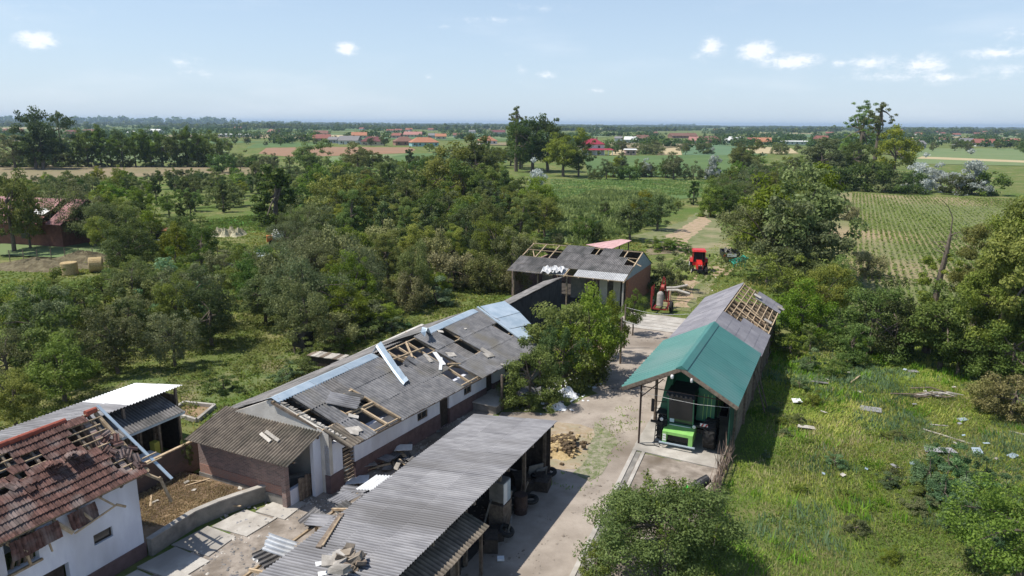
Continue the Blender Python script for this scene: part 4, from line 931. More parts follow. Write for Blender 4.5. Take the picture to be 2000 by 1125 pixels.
# ------------------------------------------------------------------ brick barn at the far end of the yard
def far_barn():
    T = Thing('brick_barn', 'orange brick barn with torn grey corrugated roof at the far end of the yard', 'barn', -20, 65)
    r0, r1 = (-29.7, 67.45, 4.8), (-17.9, 67.45, 4.8)
    cols = 12
    sk = set()
    for c in range(0, 4): sk |= {(c, 0), (c, 1)}
    sk |= {(4, 0), (7, 0)} - {(4, 0)} | {(10, 0), (11, 0), (11, 1), (10, 1)} - {(10, 1)}
    # rows down the front slope: four
    roof_sheets(T, r0, r1, (0, -6.3, -1.82), (0, -6.3, -1.82), .983, 4, M['asbestos'], sk | {(c, 3) for c in range(4, 12)} , .02, amp=.03)
    roof_sheets(T, (-25.8, 62.75, 3.44), (-17.9, 62.75, 3.44), (0, -1.4, -.43), (0, -1.4, -.43), .99, 1, M['dull_white_sheet'], {(2, 0)}, .03, amp=.03, name='white_eave_sheet')
    roof_sheets(T, (r0[0], 67.5, 4.78), (r1[0], 67.5, 4.78), (0, 3.8, -1.85), (0, 3.8, -1.85), 1.2, 2, M['asbestos'], {(0, 0), (1, 0), (2, 0)}, .02)
    def S(a, t, dz=0): return Vector((a, 67.45 - 6.3 * t, 4.8 - 1.82 * t + dz))
    for i in range(9):
        a = -29.6 + i * 1.46; mb = MB(); mb.bar(S(a, 0, -.1), S(a, 1, -.1), .09, .12); T.part('rafter', mb, M['wood'])
    for t in (.02, .25, .5, .75, .98): mb = MB(); mb.bar(S(-29.7, t, -.03), S(-17.95, t, -.03), .08, .07); T.part('purlin', mb, M['wood'])
    mb = MB(); mb.bar(S(-28.9, .3, 0), S(-28.2, .5, 0), .07); mb.bar(S(-17.3, .42, -.2), S(-18.9, .3, 0), .07); T.part('broken_batten', mb, M['wood'])
    # right gable: brick with blue-grey triangle
    ga = -17.95
    mb = MB(); mb.box(ga - .22, ga, 62.9, 71.1, 0, 2.98); T.part('gable_wall', mb, M['brick_red'])
    mb = MB(); mb.face((ga + .02, 61.3, 2.92), (ga + .02, 71.2, 2.95), (ga + .02, 67.5, 4.74)); mb.face((ga - .1, 61.3, 2.92), (ga - .1, 67.5, 4.74), (ga - .1, 71.2, 2.95)); T.part('gable_panel', mb, M['blue_gable'])
    mb = MB(); mb.wall('y', 71.1, .2, -29.5, -18.2, 0, 2.95); T.part('rear_wall', mb, M['brick_mix'])
    mb = MB(); mb.wall('x', -29.5, .2, 62.2, 71.1, 0, 2.9); T.part('left_wall', mb, M['brick_mix'])
    for a in (-18.05, -20.6, -23.6, -26.6, -29.2): mb = MB(); mb.bar((a, 61.6, 0), (a, 61.6, 3.05), .14); T.part('post', mb, M['wood_old'] if a < -19 else M['concrete'])
    mb = MB(); mb.wall('y', 65.0, .15, -27.5, -18.3, 0, 3.0, [(-22.8, -20.9, 0, 2.4), (-26.4, -24.4, 0, 2.4)]); T.part('inner_wall', mb, M['concrete_dark'])
    for (a0, a1) in ((-21, -20.2), (-19.6, -18.9)):
        mb = MB(); mb.box(a0, a1, 63.6, 63.68, 0, 2.5); T.part('inner_door', mb, M['grey_plaster'])
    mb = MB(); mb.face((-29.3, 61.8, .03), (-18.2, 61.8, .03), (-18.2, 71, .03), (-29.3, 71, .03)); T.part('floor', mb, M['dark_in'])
    # white tarps hanging over the eave at left
    for (a, t, s) in ((-25.4, .9, .9), (-24.6, .86, .8)):
        mb = MB(); c = S(a, t, .25)
        for i in range(5):
            for j in range(4):
                f = lambda i, j: c + Vector(((i - 2.5) * s * .3, -(j - 1) * s * .33, .16 * math.sin(i * 2.1 + j * 1.3 + a) - .08 * j + .1))
                mb.face(f(i, j), f(i + 1, j), f(i + 1, j + 1), f(i, j + 1))
        T.part('torn_tarp', mb, M['dull_white_sheet'])
    # red cart under the roof
far_barn()
T = Thing('pink_shed', 'small lean-to with sun-bleached pink sheet roof behind the brick barn', 'shed', -24, 75)
q = [(-26.9, 76.0, 3.45), (-23.4, 73.9, 3.45), (-21.9, 76.9, 4.25), (-22.6, 77.4, 4.2)]
for k in range(4):
    t0, t1 = k / 4, (k + 1) / 4 - .008
    A, B, C, D = map(Vector, ((-26.9, 76.0, 3.5), (-23.4, 73.9, 3.5), (-21.7, 76.6, 4.3), (-23.2, 77.6, 4.2)))
    mb = MB(); mb.slab([A.lerp(B, t0), A.lerp(B, t1), D.lerp(C, t1), D.lerp(C, t0)], .04); T.part('roof_sheet', mb, M['pink_roof'])
for p in ((-26.4, 75.9), (-23.4, 74.3), (-22.0, 76.5), (-23.3, 77.3)): mb = MB(); mb.bar((*p, 0), (*p, 3.4 if p[1] < 76 else 4.1), .12); T.part('post', mb, M['wood_old'])
mb = MB(); mb.bar((-26.4, 75.9, 1.5), (-23.4, 74.3, 1.5), .06, 2.8); T.part('side_boards', mb, M['wood_old'])
# ------------------------------------------------------------------ combine harvester
def wheel(T, c, r, w, m_rim, name='wheel', lugs=18, axis=(1, 0, 0)):
    ax = Vector(axis).normalized(); c = Vector(c); s = c - ax * w / 2
    mb = MB(); mb.lathe(s, ax, [(0, r * .52), (w * .02, r * .9), (w * .15, r * .96), (w * .85, r * .96), (w * .98, r * .9), (w, r * .52)], 28)
    ref = ax.orthogonal().normalized(); o = ax.cross(ref)
    for k in range(lugs):
        for sd in (0, 1):
            a = 2 * math.pi * (k + .5 * sd) / lugs; d = ref * math.cos(a) + o * math.sin(a); a2 = a + .22; d2 = ref * math.cos(a2) + o * math.sin(a2)
            p = c + ax * (w * (.48 if sd else -.48)) + d * r * .955; q = c + ax * (w * .02 * (1 if sd else -1)) + d2 * r * .965
            mb.bar(p, q, .05 * r / .8, .07 * r / .8)
    wl = T.part(name, mb, M['rubber'])
    mb = MB(); mb.lathe(s + ax * w * .1, ax, [(0, .01), (0.001, r * .2), (.03, r * .22), (.05, r * .5), (w * .8 - .05, r * .5), (w * .8 - .03, r * .22), (w * .8, .01)], 20); T.part('rim', mb, m_rim, parent=wl)
    return wl
def combine():
    T = Thing('combine_harvester', 'large green combine harvester parked under the green shed roof', 'combine harvester', -6.9, 36, .07)
    A = lambda a: a
    wheel(T, (-7.95, 36.9, .92), .86, .55, M['light_green'])
    wheel(T, (-5.45, 36.9, .92), .86, .62, M['light_green'])
    wheel(T, (-7.8, 41.6, .65), .58, .4, M['light_green']); wheel(T, (-5.5, 41.6, .65), .58, .4, M['light_green'])
    g, lg = M['combine_green'], M['light_green']
    # body
    mb = MB(); mb.hexa([(-8.1, 37.9, 1.35), (-5.35, 37.9, 1.35), (-5.35, 43.5, 1.3), (-8.1, 43.5, 1.3), (-7.9, 37.6, 3.8), (-5.5, 37.6, 3.8), (-5.5, 43.3, 3.3), (-7.9, 43.3, 3.3)]); T.part('body', mb, g)
    mb = MB(); mb.hexa([(-8.3, 37.0, 1.75), (-7.72, 36.7, 1.75), (-7.72, 37.9, 1.75), (-8.3, 37.9, 1.75), (-8.0, 37.2, 3.8), (-7.6, 36.9, 3.8), (-7.6, 37.9, 3.8), (-8.0, 37.9, 3.8)]); T.part('side_panel', mb, g)
    mb = MB(); mb.hexa([(-6.3, 36.9, 1.5), (-5.35, 36.9, 1.5), (-5.35, 37.9, 1.5), (-6.3, 37.9, 1.5), (-6.28, 37.0, 3.3), (-5.35, 37.0, 3.3), (-5.3, 37.7, 3.5), (-6.3, 37.7, 3.5)]); T.part('grain_tank_front', mb, g)
    for k in range(3): mb = MB(); mb.bar((-5.95 + k * .2, 36.88, 1.6), (-5.95 + k * .2, 36.98, 3.0), .03); T.part('side_stripe', mb, lg)
    # cab: floor, pillars, glass, visor roof
    mb = MB(); mb.box(-7.75, -6.28, 36.4, 37.9, 1.12, 1.28); T.part('cab_floor', mb, g)
    gl = MB(); gl.hexa([(-7.66, 36.42, 1.3), (-6.36, 36.42, 1.3), (-6.36, 37.8, 1.3), (-7.66, 37.8, 1.3), (-7.66, 36.15, 2.98), (-6.36, 36.15, 2.98), (-6.36, 37.8, 2.98), (-7.66, 37.8, 2.98)]); T.part('windscreen', gl, M['glass'])
    for a in (-7.68, -6.34): mb = MB(); mb.bar((a, 36.4, 1.28), (a, 36.13, 3.0), .06); T.part('cab_pillar', mb, g)
    mb = MB(); mb.hexa([(-7.8, 35.9, 3.0), (-6.25, 35.9, 3.0), (-6.25, 38.0, 3.06), (-7.8, 38.0, 3.06), (-7.72, 36.05, 3.22), (-6.32, 36.05, 3.22), (-6.32, 38.0, 3.3), (-7.72, 38.0, 3.3)]); T.part('cab_roof', mb, M['steel_dark'])
    for k in range(6): mb = MB(); mb.box(-7.72 + k * .24, -7.6 + k * .24, 35.85, 35.9, 3.02, 3.14); T.part('work_light', mb, M['glass'])
    mb = MB(); mb.bar((-7.6, 36.38, 1.2), (-6.45, 36.38, 1.2), .03, .05); T.part('cab_trim', mb, M['white_paint'])
    mb = MB(); mb.box(-7.58, -7.35, 36.36, 36.38, 1.36, 1.56); T.part('notice_sheet', mb, M['blue_white'])
    mb = MB(); mb.bar((-6.98, 36.7, 1.4), (-6.98, 36.5, 2.0), .1); T.part('steering_column', mb, lg)
    mb = MB(); mb.box(-7.2, -6.75, 37.0, 37.4, 1.4, 2.0); T.part('seat', mb, M['steel_dark'])
    # feeder house
    mb = MB()
    z0, z1 = .42, 1.02
    for a0, a1 in ((-7.8, -7.58), (-6.42, -6.2)): mb.hexa([(a0, 35.75, z0), (a1, 35.75, z0), (a1, 37.6, 1.05), (a0, 37.6, 1.05), (a0, 35.75, z1), (a1, 35.75, z1), (a1, 36.7, 1.28), (a0, 36.7, 1.28)])
    mb.hexa([(-7.578, 35.77, .86), (-6.422, 35.77, .86), (-6.422, 36.7, 1.15), (-7.578, 36.7, 1.15), (-7.578, 35.77, z1), (-6.422, 35.77, z1), (-6.422, 36.7, 1.28), (-7.578, 36.7, 1.28)])
    T.part('feeder_house', mb, lg)
    mb = MB(); mb.box(-7.57, -6.43, 36.1, 36.15, .4, .88); T.part('feeder_throat', mb, M['steel_dark'])
    mb = MB(); mb.bar((-7.95, 35.72, .38), (-6.05, 35.72, .38), .07, .07); T.part('coupling_bar', mb, M['zinc'])
    for k in range(3): mb = MB(); mb.box(-7.78, -7.6, 35.735, 35.745, .5 + k * .14, .6 + k * .14); T.part('vent_slot', mb, M['white_paint'])
    mb = MB(); mb.bar((-7.9, 36.9, .92), (-5.5, 36.9, .92), .22); T.part('axle', mb, M['steel_dark'])
    mb = MB(); mb.box(-6.3, -5.2, 36.3, 37.0, 1.35, 1.45); mb.box(-8.3, -7.75, 36.2, 37.0, 1.75, 1.82); T.part('platform', mb, M['steel_dark'])
    # warning plate, red and white diagonal
    mb = MB(); mb.box(-5.95, -5.55, 36.26, 36.28, 1.46, 1.62); pl = T.part('warning_plate', mb, M['white_paint'])
    for k in range(2): x = -5.9 + k * .2; mb = MB(); mb.face((x, 36.255, 1.465), (x + .09, 36.255, 1.465), (x + .17, 36.255, 1.615), (x + .08, 36.255, 1.615)); T.part('red_stripe', mb, M['red_paint'], parent=pl)
    # mirrors, lamps, ladder
    for z in (2.35, 1.95):
        mb = MB(); mb.bar((-7.75, 36.1, z + .2), (-8.42, 35.95, z + .2), .03); T.part('mirror_arm', mb, M['steel_dark'])
        mb = MB(); mb.box(-8.52, -8.36, 35.9, 35.96, z, z + (.32 if z > 2.1 else .42)); T.part('mirror', mb, M['steel_dark'])
    for p in ((-7.95, 36.1, 1.55), (-6.25, 36.3, 1.35)): mb = MB(); mb.lathe(p, (0, -1, 0), [(0, .01), (.0, .08), (.08, .09), (.1, .02)], 12); T.part('headlight', mb, M['white_paint'])
    mb = MB(); mb.bar((-7.9, 36.1, 1.3), (-8.5, 35.9, 1.42), .12, .1); T.part('step_bracket', mb, M['steel_dark'])
    mb = MB(); mb.bar((-8.25, 35.9, .1), (-8.25, 36.2, 1.75), .04); mb.bar((-7.95, 35.9, .1), (-7.95, 36.2, 1.75), .04)
    for k in range(5): mb.bar((-8.25, 35.93 + k * .05, .25 + k * .32), (-7.95, 35.93 + k * .05, .25 + k * .32), .04)
    T.part('ladder', mb, M['steel_dark'])
    for k in range(4): mb = MB(); mb.bar((-5.35 + .01 * k, 38 + k * .8, 1.4), (-5.33, 38 + k * .8, 3.1), .04); T.part('side_rib', mb, lg)
    return T
CH = combine(); CH.e.location = gw(-6.9, 35.45, .07)
mb = MB(); mb.tube([(0, 0, .03), (.4, -.1, .04), (.8, .1, .03), (1.1, .02, .05)], .025, 6); single('ground_cable', mb, M['steel_dark'], 'dark cable on the slab between the shed post and the combine', 'cable', -9.0, 35.1, .08)
# ------------------------------------------------------------------ red tractor on the track
def tractor(px, py, yaw):
    a, b = atg(px, py); T = Thing('red_tractor', 'red tractor with cab standing on the grass track facing the yard', 'tractor', a, b, 0, rot=yaw)
    r = M['red_paint']; L_ = dict(local=True)
    def P(name, mb, m): return T.part(name, mb, m, local=True)
    def W(c, rr, w, rim):
        mb = MB(); ax = Vector((1, 0, 0)); mb.lathe(Vector(c) - ax * w / 2, ax, [(0, rr * .5), (.02, rr * .92), (.06, rr), (w - .06, rr), (w - .02, rr * .92), (w, rr * .5)], 22)
        for k in range(14):
            t = 2 * math.pi * k / 14; d = Vector((0, math.cos(t), math.sin(t))); mb.bar(Vector(c) - ax * w * .45 + d * rr, Vector(c) + ax * w * .4 + d * rr, .06, .06)
        o = P('wheel', mb, M['rubber']); m2 = MB(); m2.lathe(Vector(c) - ax * (w / 2 + .01), ax, [(0, .01), (0, rr * .5), (w + .02, rr * .5), (w + .02, .01)], 18); T.part('rim', m2, rim, parent=o, local=True)
    W((-.78, .15, .42), .42, .3, M['white_paint']); W((.78, .15, .42), .42, .3, M['white_paint'])
    W((-.82, 2.25, .75), .75, .42, M['white_paint']); W((.82, 2.25, .75), .75, .42, M['white_paint'])
    mb = MB(); mb.hexa([(-.34, -.35, .62), (.34, -.35, .62), (.36, 1.4, .7), (-.36, 1.4, .7), (-.26, -.25, 1.22), (.26, -.25, 1.22), (.33, 1.4, 1.48), (-.33, 1.4, 1.48)]); P('bonnet', mb, r)
    mb = MB(); mb.box(-.22, .22, -.4, -.35, .68, 1.05); P('grille', mb, M['steel_dark'])
    for x in (-.14, .14): mb = MB(); mb.box(x - .06, x + .06, -.37, -.34, 1.08, 1.16); P('headlight', mb, M['white_paint'])
    mb = MB(); mb.box(-.3, .3, -.55, 1.6, .42, .61); P('chassis', mb, M['steel_dark'])
    mb = MB(); mb.bar((-.78, .15, .42), (.78, .15, .42), .14); mb.bar((-.8, 2.25, .75), (.8, 2.25, .75), .2); P('axle', mb, M['steel_dark'])
    for x0, x1 in ((-1.03, -.6), (.6, 1.03)):
        mb = MB(); mb.hexa([(x0, 1.45, 1.2), (x1, 1.45, 1.2), (x1, 1.65, 1.2), (x0, 1.65, 1.2), (x0, 1.75, 1.58), (x1, 1.75, 1.58), (x1, 1.8, 1.52), (x0, 1.8, 1.52)]); mb.box(x0, x1, 1.8, 2.7, 1.52, 1.58); P('fender', mb, r)
    mb = MB(); mb.box(-.72, .72, 1.42, 2.9, .8, 1.2); P('cab_base', mb, r)
    for x in (-.7, .7):
        for y, y2 in ((1.42, 1.5), (2.85, 2.75)): mb = MB(); mb.bar((x, y, 1.2), (x * .94, y2, 2.42), .07); P('cab_pillar', mb, r)
    mb = MB(); mb.hexa([(-.68, 1.44, 1.21), (.68, 1.44, 1.21), (.68, 2.84, 1.21), (-.68, 2.84, 1.21), (-.64, 1.52, 2.41), (.64, 1.52, 2.41), (.64, 2.74, 2.41), (-.64, 2.74, 2.41)]); P('cab_glass', mb, M['glass'])
    mb = MB(); mb.hexa([(-.8, 1.25, 2.43), (.8, 1.25, 2.43), (.8, 2.95, 2.43), (-.8, 2.95, 2.43), (-.7, 1.4, 2.62), (.7, 1.4, 2.62), (.7, 2.85, 2.62), (-.7, 2.85, 2.62)]); P('cab_roof', mb, r)
    mb = MB(); mb.tube([(.3, 1.1, 1.4), (.3, 1.1, 2.2)], .04, 8); P('exhaust', mb, M['steel_dark'])
    mb = MB(); mb.bar((.7, 1.45, 2.1), (1.15, 1.3, 2.1), .03); mb.box(1.08, 1.24, 1.27, 1.31, 1.85, 2.2); P('mirror', mb, M['steel_dark'])
    mb = MB(); mb.box(-.3, .3, -.8, -.55, .35, .7); P('front_weight', mb, M['steel_dark'])
tractor(1366, 536, .28)
def trailer():
    a, b = atg(1428, 513); T = Thing('farm_trailer', 'small dark farm trailer with white rear plate beside the hedge', 'trailer', a, b, 0, rot=.3)
    def P(name, mb, m): return T.part(name, mb, m, local=True)
    for x in (-.75, .75):
        mb = MB(); mb.lathe((x - .12, .8, .38), (1, 0, 0), [(0, .1), (.01, .36), (.04, .38), (.2, .38), (.24, .36), (.25, .1)], 18); o = P('wheel', mb, M['rubber'])
    mb = MB(); mb.box(-1.05, 1.05, 0, 3.2, .6, .7); mb.bar((0, 3.2, .62), (0, 4.4, .5), .1); P('chassis', mb, M['steel_dark'])
    for q in (((-1.05, 0, .7), (-1.0, 3.2, 1.25)), ((1.0, 0, .7), (1.05, 3.2, 1.25)), ((-1.0, 3.15, .7), (1.0, 3.2, 1.25)), ((-1.0, 0, .7), (1.0, .05, 1.25))):
        (x0, y0, z0), (x1, y1, z1) = q; mb = MB(); mb.box(x0, x1, y0, y1, z0, z1); P('side_board', mb, M['steel_dark'])
    mb = MB(); mb.box(-.55, .6, -.03, -.005, .75, 1.15); P('rear_plate', mb, M['white_paint'])
    mb = MB(); mb.box(-1.02, -.8, -.03, -.005, .75, 1.0); P('tail_light', mb, M['red_paint'])
    for k in range(6): mb = MB(); mb.bar((random.uniform(-.8, .8), .4 + k * .4, .75), (random.uniform(-.8, .8), .8 + k * .4, 1.5), .09); P('load_piece', mb, M['concrete_dark'])
trailer()
a, b = atg(1444, 522)
M['turquoise'] = mat('turquoise_green', (.03, .32, .22), (.05, .40, .28), .5, 3)
T = Thing('green_harrow', 'turquoise green farm implement half hidden by the hedge beside the trailer', 'farm implement', a, b, rot=.5)
for k in range(4): mb = MB(); mb.bar((-.8, k * .45, .35 + k * .05), (1.1, k * .45 + .1, 1.15), .1, .12); T.part('frame_bar', mb, M['turquoise'], local=True)
mb = MB(); mb.bar((-.7, 0, .4), (-.7, 1.5, .6), .1); mb.bar((.9, 0, 1.1), (.9, 1.5, 1.2), .12); T.part('cross_bar', mb, M['turquoise'], local=True)
for k in range(5): mb = MB(); mb.bar((-.6 + k * .35, .2, .9), (-.75 + k * .35, 0, .05), .06); T.part('tine', mb, M['white_paint'] if k == 1 else M['turquoise'], local=True)
# red sprayer parked at the gable of the brick barn
a, b = atg(1287, 614)
T = Thing('red_sprayer', 'dark red trailed sprayer with white tank beside the brick barn gable', 'sprayer', a, b, rot=.05)
def P(name, mb, m): return T.part(name, mb, m, local=True)
mb = MB(); mb.bar((-.55, 0, .5), (-.55, 3, .6), .12); mb.bar((.55, 0, .5), (.55, 3, .6), .12); mb.bar((-.6, 0, .5), (.6, 0, .5), .12); mb.bar((-.6, 2.9, .6), (.6, 2.9, .6), .12)
mb.bar((-.75, .1, .4), (-.75, .2, 2.5), .1); mb.bar((.75, .1, .4), (.75, .2, 2.3), .1); mb.bar((-.7, 2.5, .6), (-.2, 2.6, 3.0), .12); mb.bar((.2, 2.5, .6), (-.1, 2.6, 2.9), .12); P('frame', mb, M['dark_red'])
mb = MB(); mb.lathe((0, .1, .75), (0, .12, 1), [(0, .05), (.02, .26), (.1, .31), (1.15, .31), (1.3, .22), (1.36, .12), (1.4, .02)], 18); mb.smooth = False; P('tank', mb, M['board_pale'])
mb = MB(); mb.lathe((-.35, 2.4, 2.0), (1, 0, 0), [(0, .02), (.01, .3), (.3, .32), (.32, .02)], 16); P('pulley', mb, M['red_paint'])
for x in (-.85, .85):
    mb = MB(); mb.lathe((x - .13, 1.3, .5), (1, 0, 0), [(0, .1), (.01, .47), (.05, .5), (.22, .5), (.26, .47), (.27, .1)], 20); P('wheel', mb, M['rubber'])
for k in range(3): mb = MB(); mb.bar((-.9, .4 + k * .6, .7 + k * .3), (-.9, .5 + k * .6, 2.4), .06); P('boom', mb, M['dark_red'])
# two pale logs on a trestle behind it
a, b = atg(1296, 592)
T = Thing('pale_logs', 'two pale bare logs propped on a stake beside the red sprayer', 'logs', a, b)
mb = MB(); mb.tube([(-.6, 2.0, 1.05), (.6, 2.2, 1.15), (1.7, 2.6, 1.45)], [.13, .14, .11], 8); T.part('log', mb, M['bark_pale'], local=True)
mb = MB(); mb.tube([(-.2, 1.2, 1.0), (1.0, 1.3, 1.12), (2.3, 1.0, .95)], [.13, .15, .12], 8); T.part('log', mb, M['bark_pale'], local=True)
mb = MB(); mb.tube([(.35, .9, 0), (.35, 1.2, 1.0)], [.14, .1], 8); T.part('stake', mb, M['wood'], local=True)
# wires across the driveway
for i, (p, q, l) in enumerate((((1222, 600), (1346, 612), 'upper pale wire crossing above the concrete apron'), ((1215, 625), (1330, 641), 'lower pale wire crossing above the concrete apron'))):
    zz = (3.3, 3.3); A = at(p[0], p[1], zz[0]); B_ = at(q[0], q[1], 3.35); ag, bg = w2g(A); d = w2g(B_); L_ = [(0, 0, 0)]
    pts = [Vector((ag + (d[0] - ag) * t, bg + (d[1] - bg) * t, 3.3 - .25 * math.sin(math.pi * t))) for t in np.linspace(0, 1, 9)]
    T = Thing('overhead_wire', l, 'wire', ag, bg, 0); mb = MB(); mb.tube(pts, .011, 5); T.part('wire', mb, M['white_paint'])
    mb = MB(); mb.tube([(ag, bg, 0), (ag, bg, 3.5)], [.08, .06], 8); T.part('pole', mb, M['wood_old'])
A = at(1306, 770, 3.3); A = w2g(A)
mb = MB(); mb.tube([(-9.05, 35.0, 3.1), (-7.5, 34.95, 3.0), (-6, 34.95, 2.95), (-4.4, 35.0, 3.05)], .007, 5)
T = Thing('shed_wire', 'thin pale wire hanging across the open front of the machinery shed', 'wire', -9.05, 35.0, 3.1); T.part('wire', mb, M['white_paint'])
# black auger tube with bright green end, foreground
a, b = atg(1365, 985)
T = Thing('auger_tube', 'black rubber chute with bright green end beside the twig fence', 'auger', a, b, rot=-.35)
M['bright_green'] = mat('bright_green_paint', (.05, .55, .05), (.08, .65, .08), .4, 3)
mb = MB(); mb.lathe((-.25, -.2, .75), (.3, .55, .35), [(0, .24), (.3, .25), (.55, .24), (.9, .2), (.901, .15), (.8, .14)], 16); T.part('rubber_chute', mb, M['steel_dark'], local=True)
mb = MB(); mb.lathe((-.55, -.75, .4), (.3, .55, .35), [(0, .05), (.02, .2), (.3, .28), (.62, .27), (.63, .1)], 16); T.part('green_housing', mb, M['bright_green'], local=True)
mb = MB(); mb.bar((-.5, -.6, 0), (-.45, -.55, .5), .12); mb.bar((-.2, -.2, 0), (-.2, -.2, .8), .08); T.part('support', mb, M['steel_dark'], local=True)
# twig fence at the shed's right front
T = Thing('twig_fence', 'leaning fence of bundled dry brown twigs along the meadow beside the combine', 'fence', -4.5, 31)
random.seed(5)
for k in range(120):
    b0 = random.uniform(28.6, 36.8); a0 = -4.35 + (b0 - 36) * -.02 + random.gauss(0, .1); h = random.uniform(.9, 1.7)
    mb = MB(); mb.tube([(a0, b0, 0), (a0 + random.gauss(0, .08), b0 + random.gauss(0, .12), h * .5), (a0 + random.gauss(0, .16), b0 + random.gauss(0, .25), h)], [.03, .02, .008], 4); T.part('twig', mb, M['twig'] if 'twig' in M else M.setdefault('twig', mat('dry_twig', (.15, .105, .08), (.29, .22, .17), .95, 5, rnd=.25)))
for z in (.4, .95): mb = MB(); mb.bar((-4.35, 28.7, z), (-4.38, 36.8, z), .05); T.part('rail', mb, M['wood_old'])
# two buckets
for k, ((x, y), l) in enumerate((((661, 932), 'white bucket nearer the slatted gate, left of the pair'), ((677, 928), 'pale blue bucket, right of the pair by the barn door'))):
    a, b = atg(x, y); T = Thing('bucket', l, 'bucket', a, b, 0, group='buckets by the barn door')
    mb = MB(); mb.lathe((0, 0, 0), (0, 0, 1), [(0, .01), (.001, .15), (.36, .2), (.37, .21), (.37, .19), (.05, .14), (.05, .01)], 16); T.part('pail', mb, M['white_paint'] if k == 0 else M['blue_white'], local=True)
    mb = MB(); mb.tube([(-.2, 0, .35), (-.12, .05, .5), (.12, .05, .5), (.2, 0, .35)], .012, 5); T.part('handle', mb, M['steel_dark'], local=True)
# red pot and white box by the wall
a, b = atg(851, 806); mb = MB(); mb.lathe((0, 0, 0), (0, 0, 1), [(0, .01), (.001, .17), (.4, .24), (.41, .2), (.3, .18), (.3, .01)], 16); single('plant_pot', mb, M['tile_red'], 'terracotta pot against the long barn wall', 'pot', a, b)
a, b = atg(828, 812); obj_box('white_crate', 'small pale crate next to the terracotta pot', 'crate', a, b, 0, .5, .35, .3, M['blue_white'])
a, b = atg(593, 690); T = Thing('water_tank', 'dark square water tank among the garden trees', 'tank', a, b); mb = MB(); mb.box(-.6, .6, -.5, .5, .6, 1.7); T.part('tank', mb, M['steel_dark'], local=True)
for x in (-.5, .5):
    for y in (-.4, .4): mb = MB(); mb.bar((x, y, 0), (x, y, .6), .1); T.part('leg', mb, M['wood_old'], local=True)
a, b = atg(640, 714); T = Thing('low_pen', 'low weathered wooden coop roof behind the long barn', 'coop', a, b, rot=.1)
for k in range(8): mb = MB(); mb.box(-1.4 + k * .36, -1.06 + k * .36, -.5, .6, .72 + .015 * (k % 2), .77 + .015 * (k % 2)); T.part('roof_board', mb, M['board_pale'] if k % 3 else M['wood_old'], local=True)
mb = MB(); mb.box(-1.35, 1.4, -.4, .5, 0, .7); T.part('body', mb, M['wood_dark'], local=True)

# ------------------------------------------------------------------ storm debris
random.seed(33)
def debris(px, py, kind, l, w, rot, name, label, m, group=None, z=.04, tilt=.06):
    a, b = atg(px, py); mb = MB()
    if kind == 'board': mb.bar((-l / 2, 0, 0), (l / 2, 0, random.uniform(0, .06)), w, .035)
    elif kind == 'sheet':
        o = link(name, sheet_mesh(w, l, m, jag=.05, seed=random.randrange(4)), loc=gw(a, b, z + .05), rot=(random.uniform(-tilt, tilt), random.uniform(-tilt, tilt), GROT + rot)); tag(o, label, 'sheet', group); return o
    elif kind == 'scrap': mb.slab([(-l / 2, -w / 2, 0), (l / 2, -w * .3, .03), (l * .4, w / 2, .05), (-l * .45, w * .4, .02)], .02)
    cat = {'board': 'board', 'scrap': 'scrap'}[kind]
    return single(name, mb, m, label, cat, a, b, z, group, rot=rot, tilt=(random.uniform(-tilt, tilt), random.uniform(-tilt, tilt)))
W, PB_, CD = M['wood'], M['board_pale'], M['concrete_dark']
# individually findable pieces
for args in [(1155, 0, 0)]: pass
debris(1862, 858, 'board', 3.1, .13, -.42 - GROT * 0 + .05, 'long_board', 'long pale board lying alone in the right meadow', PB_)
debris(1835, 832, 'board', 1.0, .12, .3, 'short_board', 'short pale board just above the long board in the meadow', PB_)
debris(1700, 803, 'scrap', 1.3, .8, -.2, 'grey_sheet', 'grey torn panel lying in the middle of the right meadow', M['asbestos_pale'], z=.12)
debris(1556, 787, 'scrap', .6, .7, .3, 'white_scrap', 'white scrap at the edge of the shed shadow on the meadow', M['white_paint'], z=.15)
debris(1575, 838, 'scrap', 1.0, .45, 0.1, 'pale_slab', 'pale flat slab in the grass right of the shed shadow', PB_, z=.12)
debris(1835, 886, 'scrap', 1.6, .7, .2, 'torn_sheet', 'pale torn panel behind the dark weeds in the meadow', M['asbestos_pale'], z=.2)
debris(1908, 886, 'scrap', .5, .8, .1, 'grey_crate_panel', 'small grey panel standing right of the pale torn panel', M['zinc'], z=.15)
debris(1962, 705, 'scrap', .8, .8, .5, 'white_bag', 'white bag caught in the bushes at the right edge', M['plastic_sheet'], z=.8)
debris(1990, 848, 'board', .9, .14, -.3, 'edge_plank', 'pale board at the right edge of the picture', PB_)
debris(1880, 822, 'scrap', .6, .4, .5, 'blue_scrap', 'blue-grey scrap between the twig pile and the long board', M['zinc'], z=.08)
debris(1978, 893, 'scrap', .7, .4, .9, 'blue_strip', 'blue-grey strip in the grass near the right edge', M['zinc'], z=.08)
debris(1783, 728, 'scrap', .7, .5, .3, 'far_scrap', 'grey scrap at the far side of the meadow by the thicket', M['asbestos_pale'], z=.1)
debris(1600, 750, 'scrap', 1.2, .3, -.2, 'dark_sheet', 'dark bent sheet in the grass just right of the shed', M['asbestos'], z=.12)
debris(1670, 745, 'board', 1.6, .1, 1.2, 'thin_batten', 'thin pale batten standing out of the weeds left of the meadow centre', W, z=.15)
for k in range(26):
    x, y = random.uniform(1560, 1990), random.uniform(720, 960)
    debris(x, y, 'scrap', random.uniform(.15, .45), random.uniform(.1, .3), random.uniform(0, 3), 'meadow_scrap', 'small broken fragment scattered in the meadow grass', [PB_, M['asbestos_pale'], M['zinc']][k % 3], 'small fragments scattered in the meadow', z=.12)
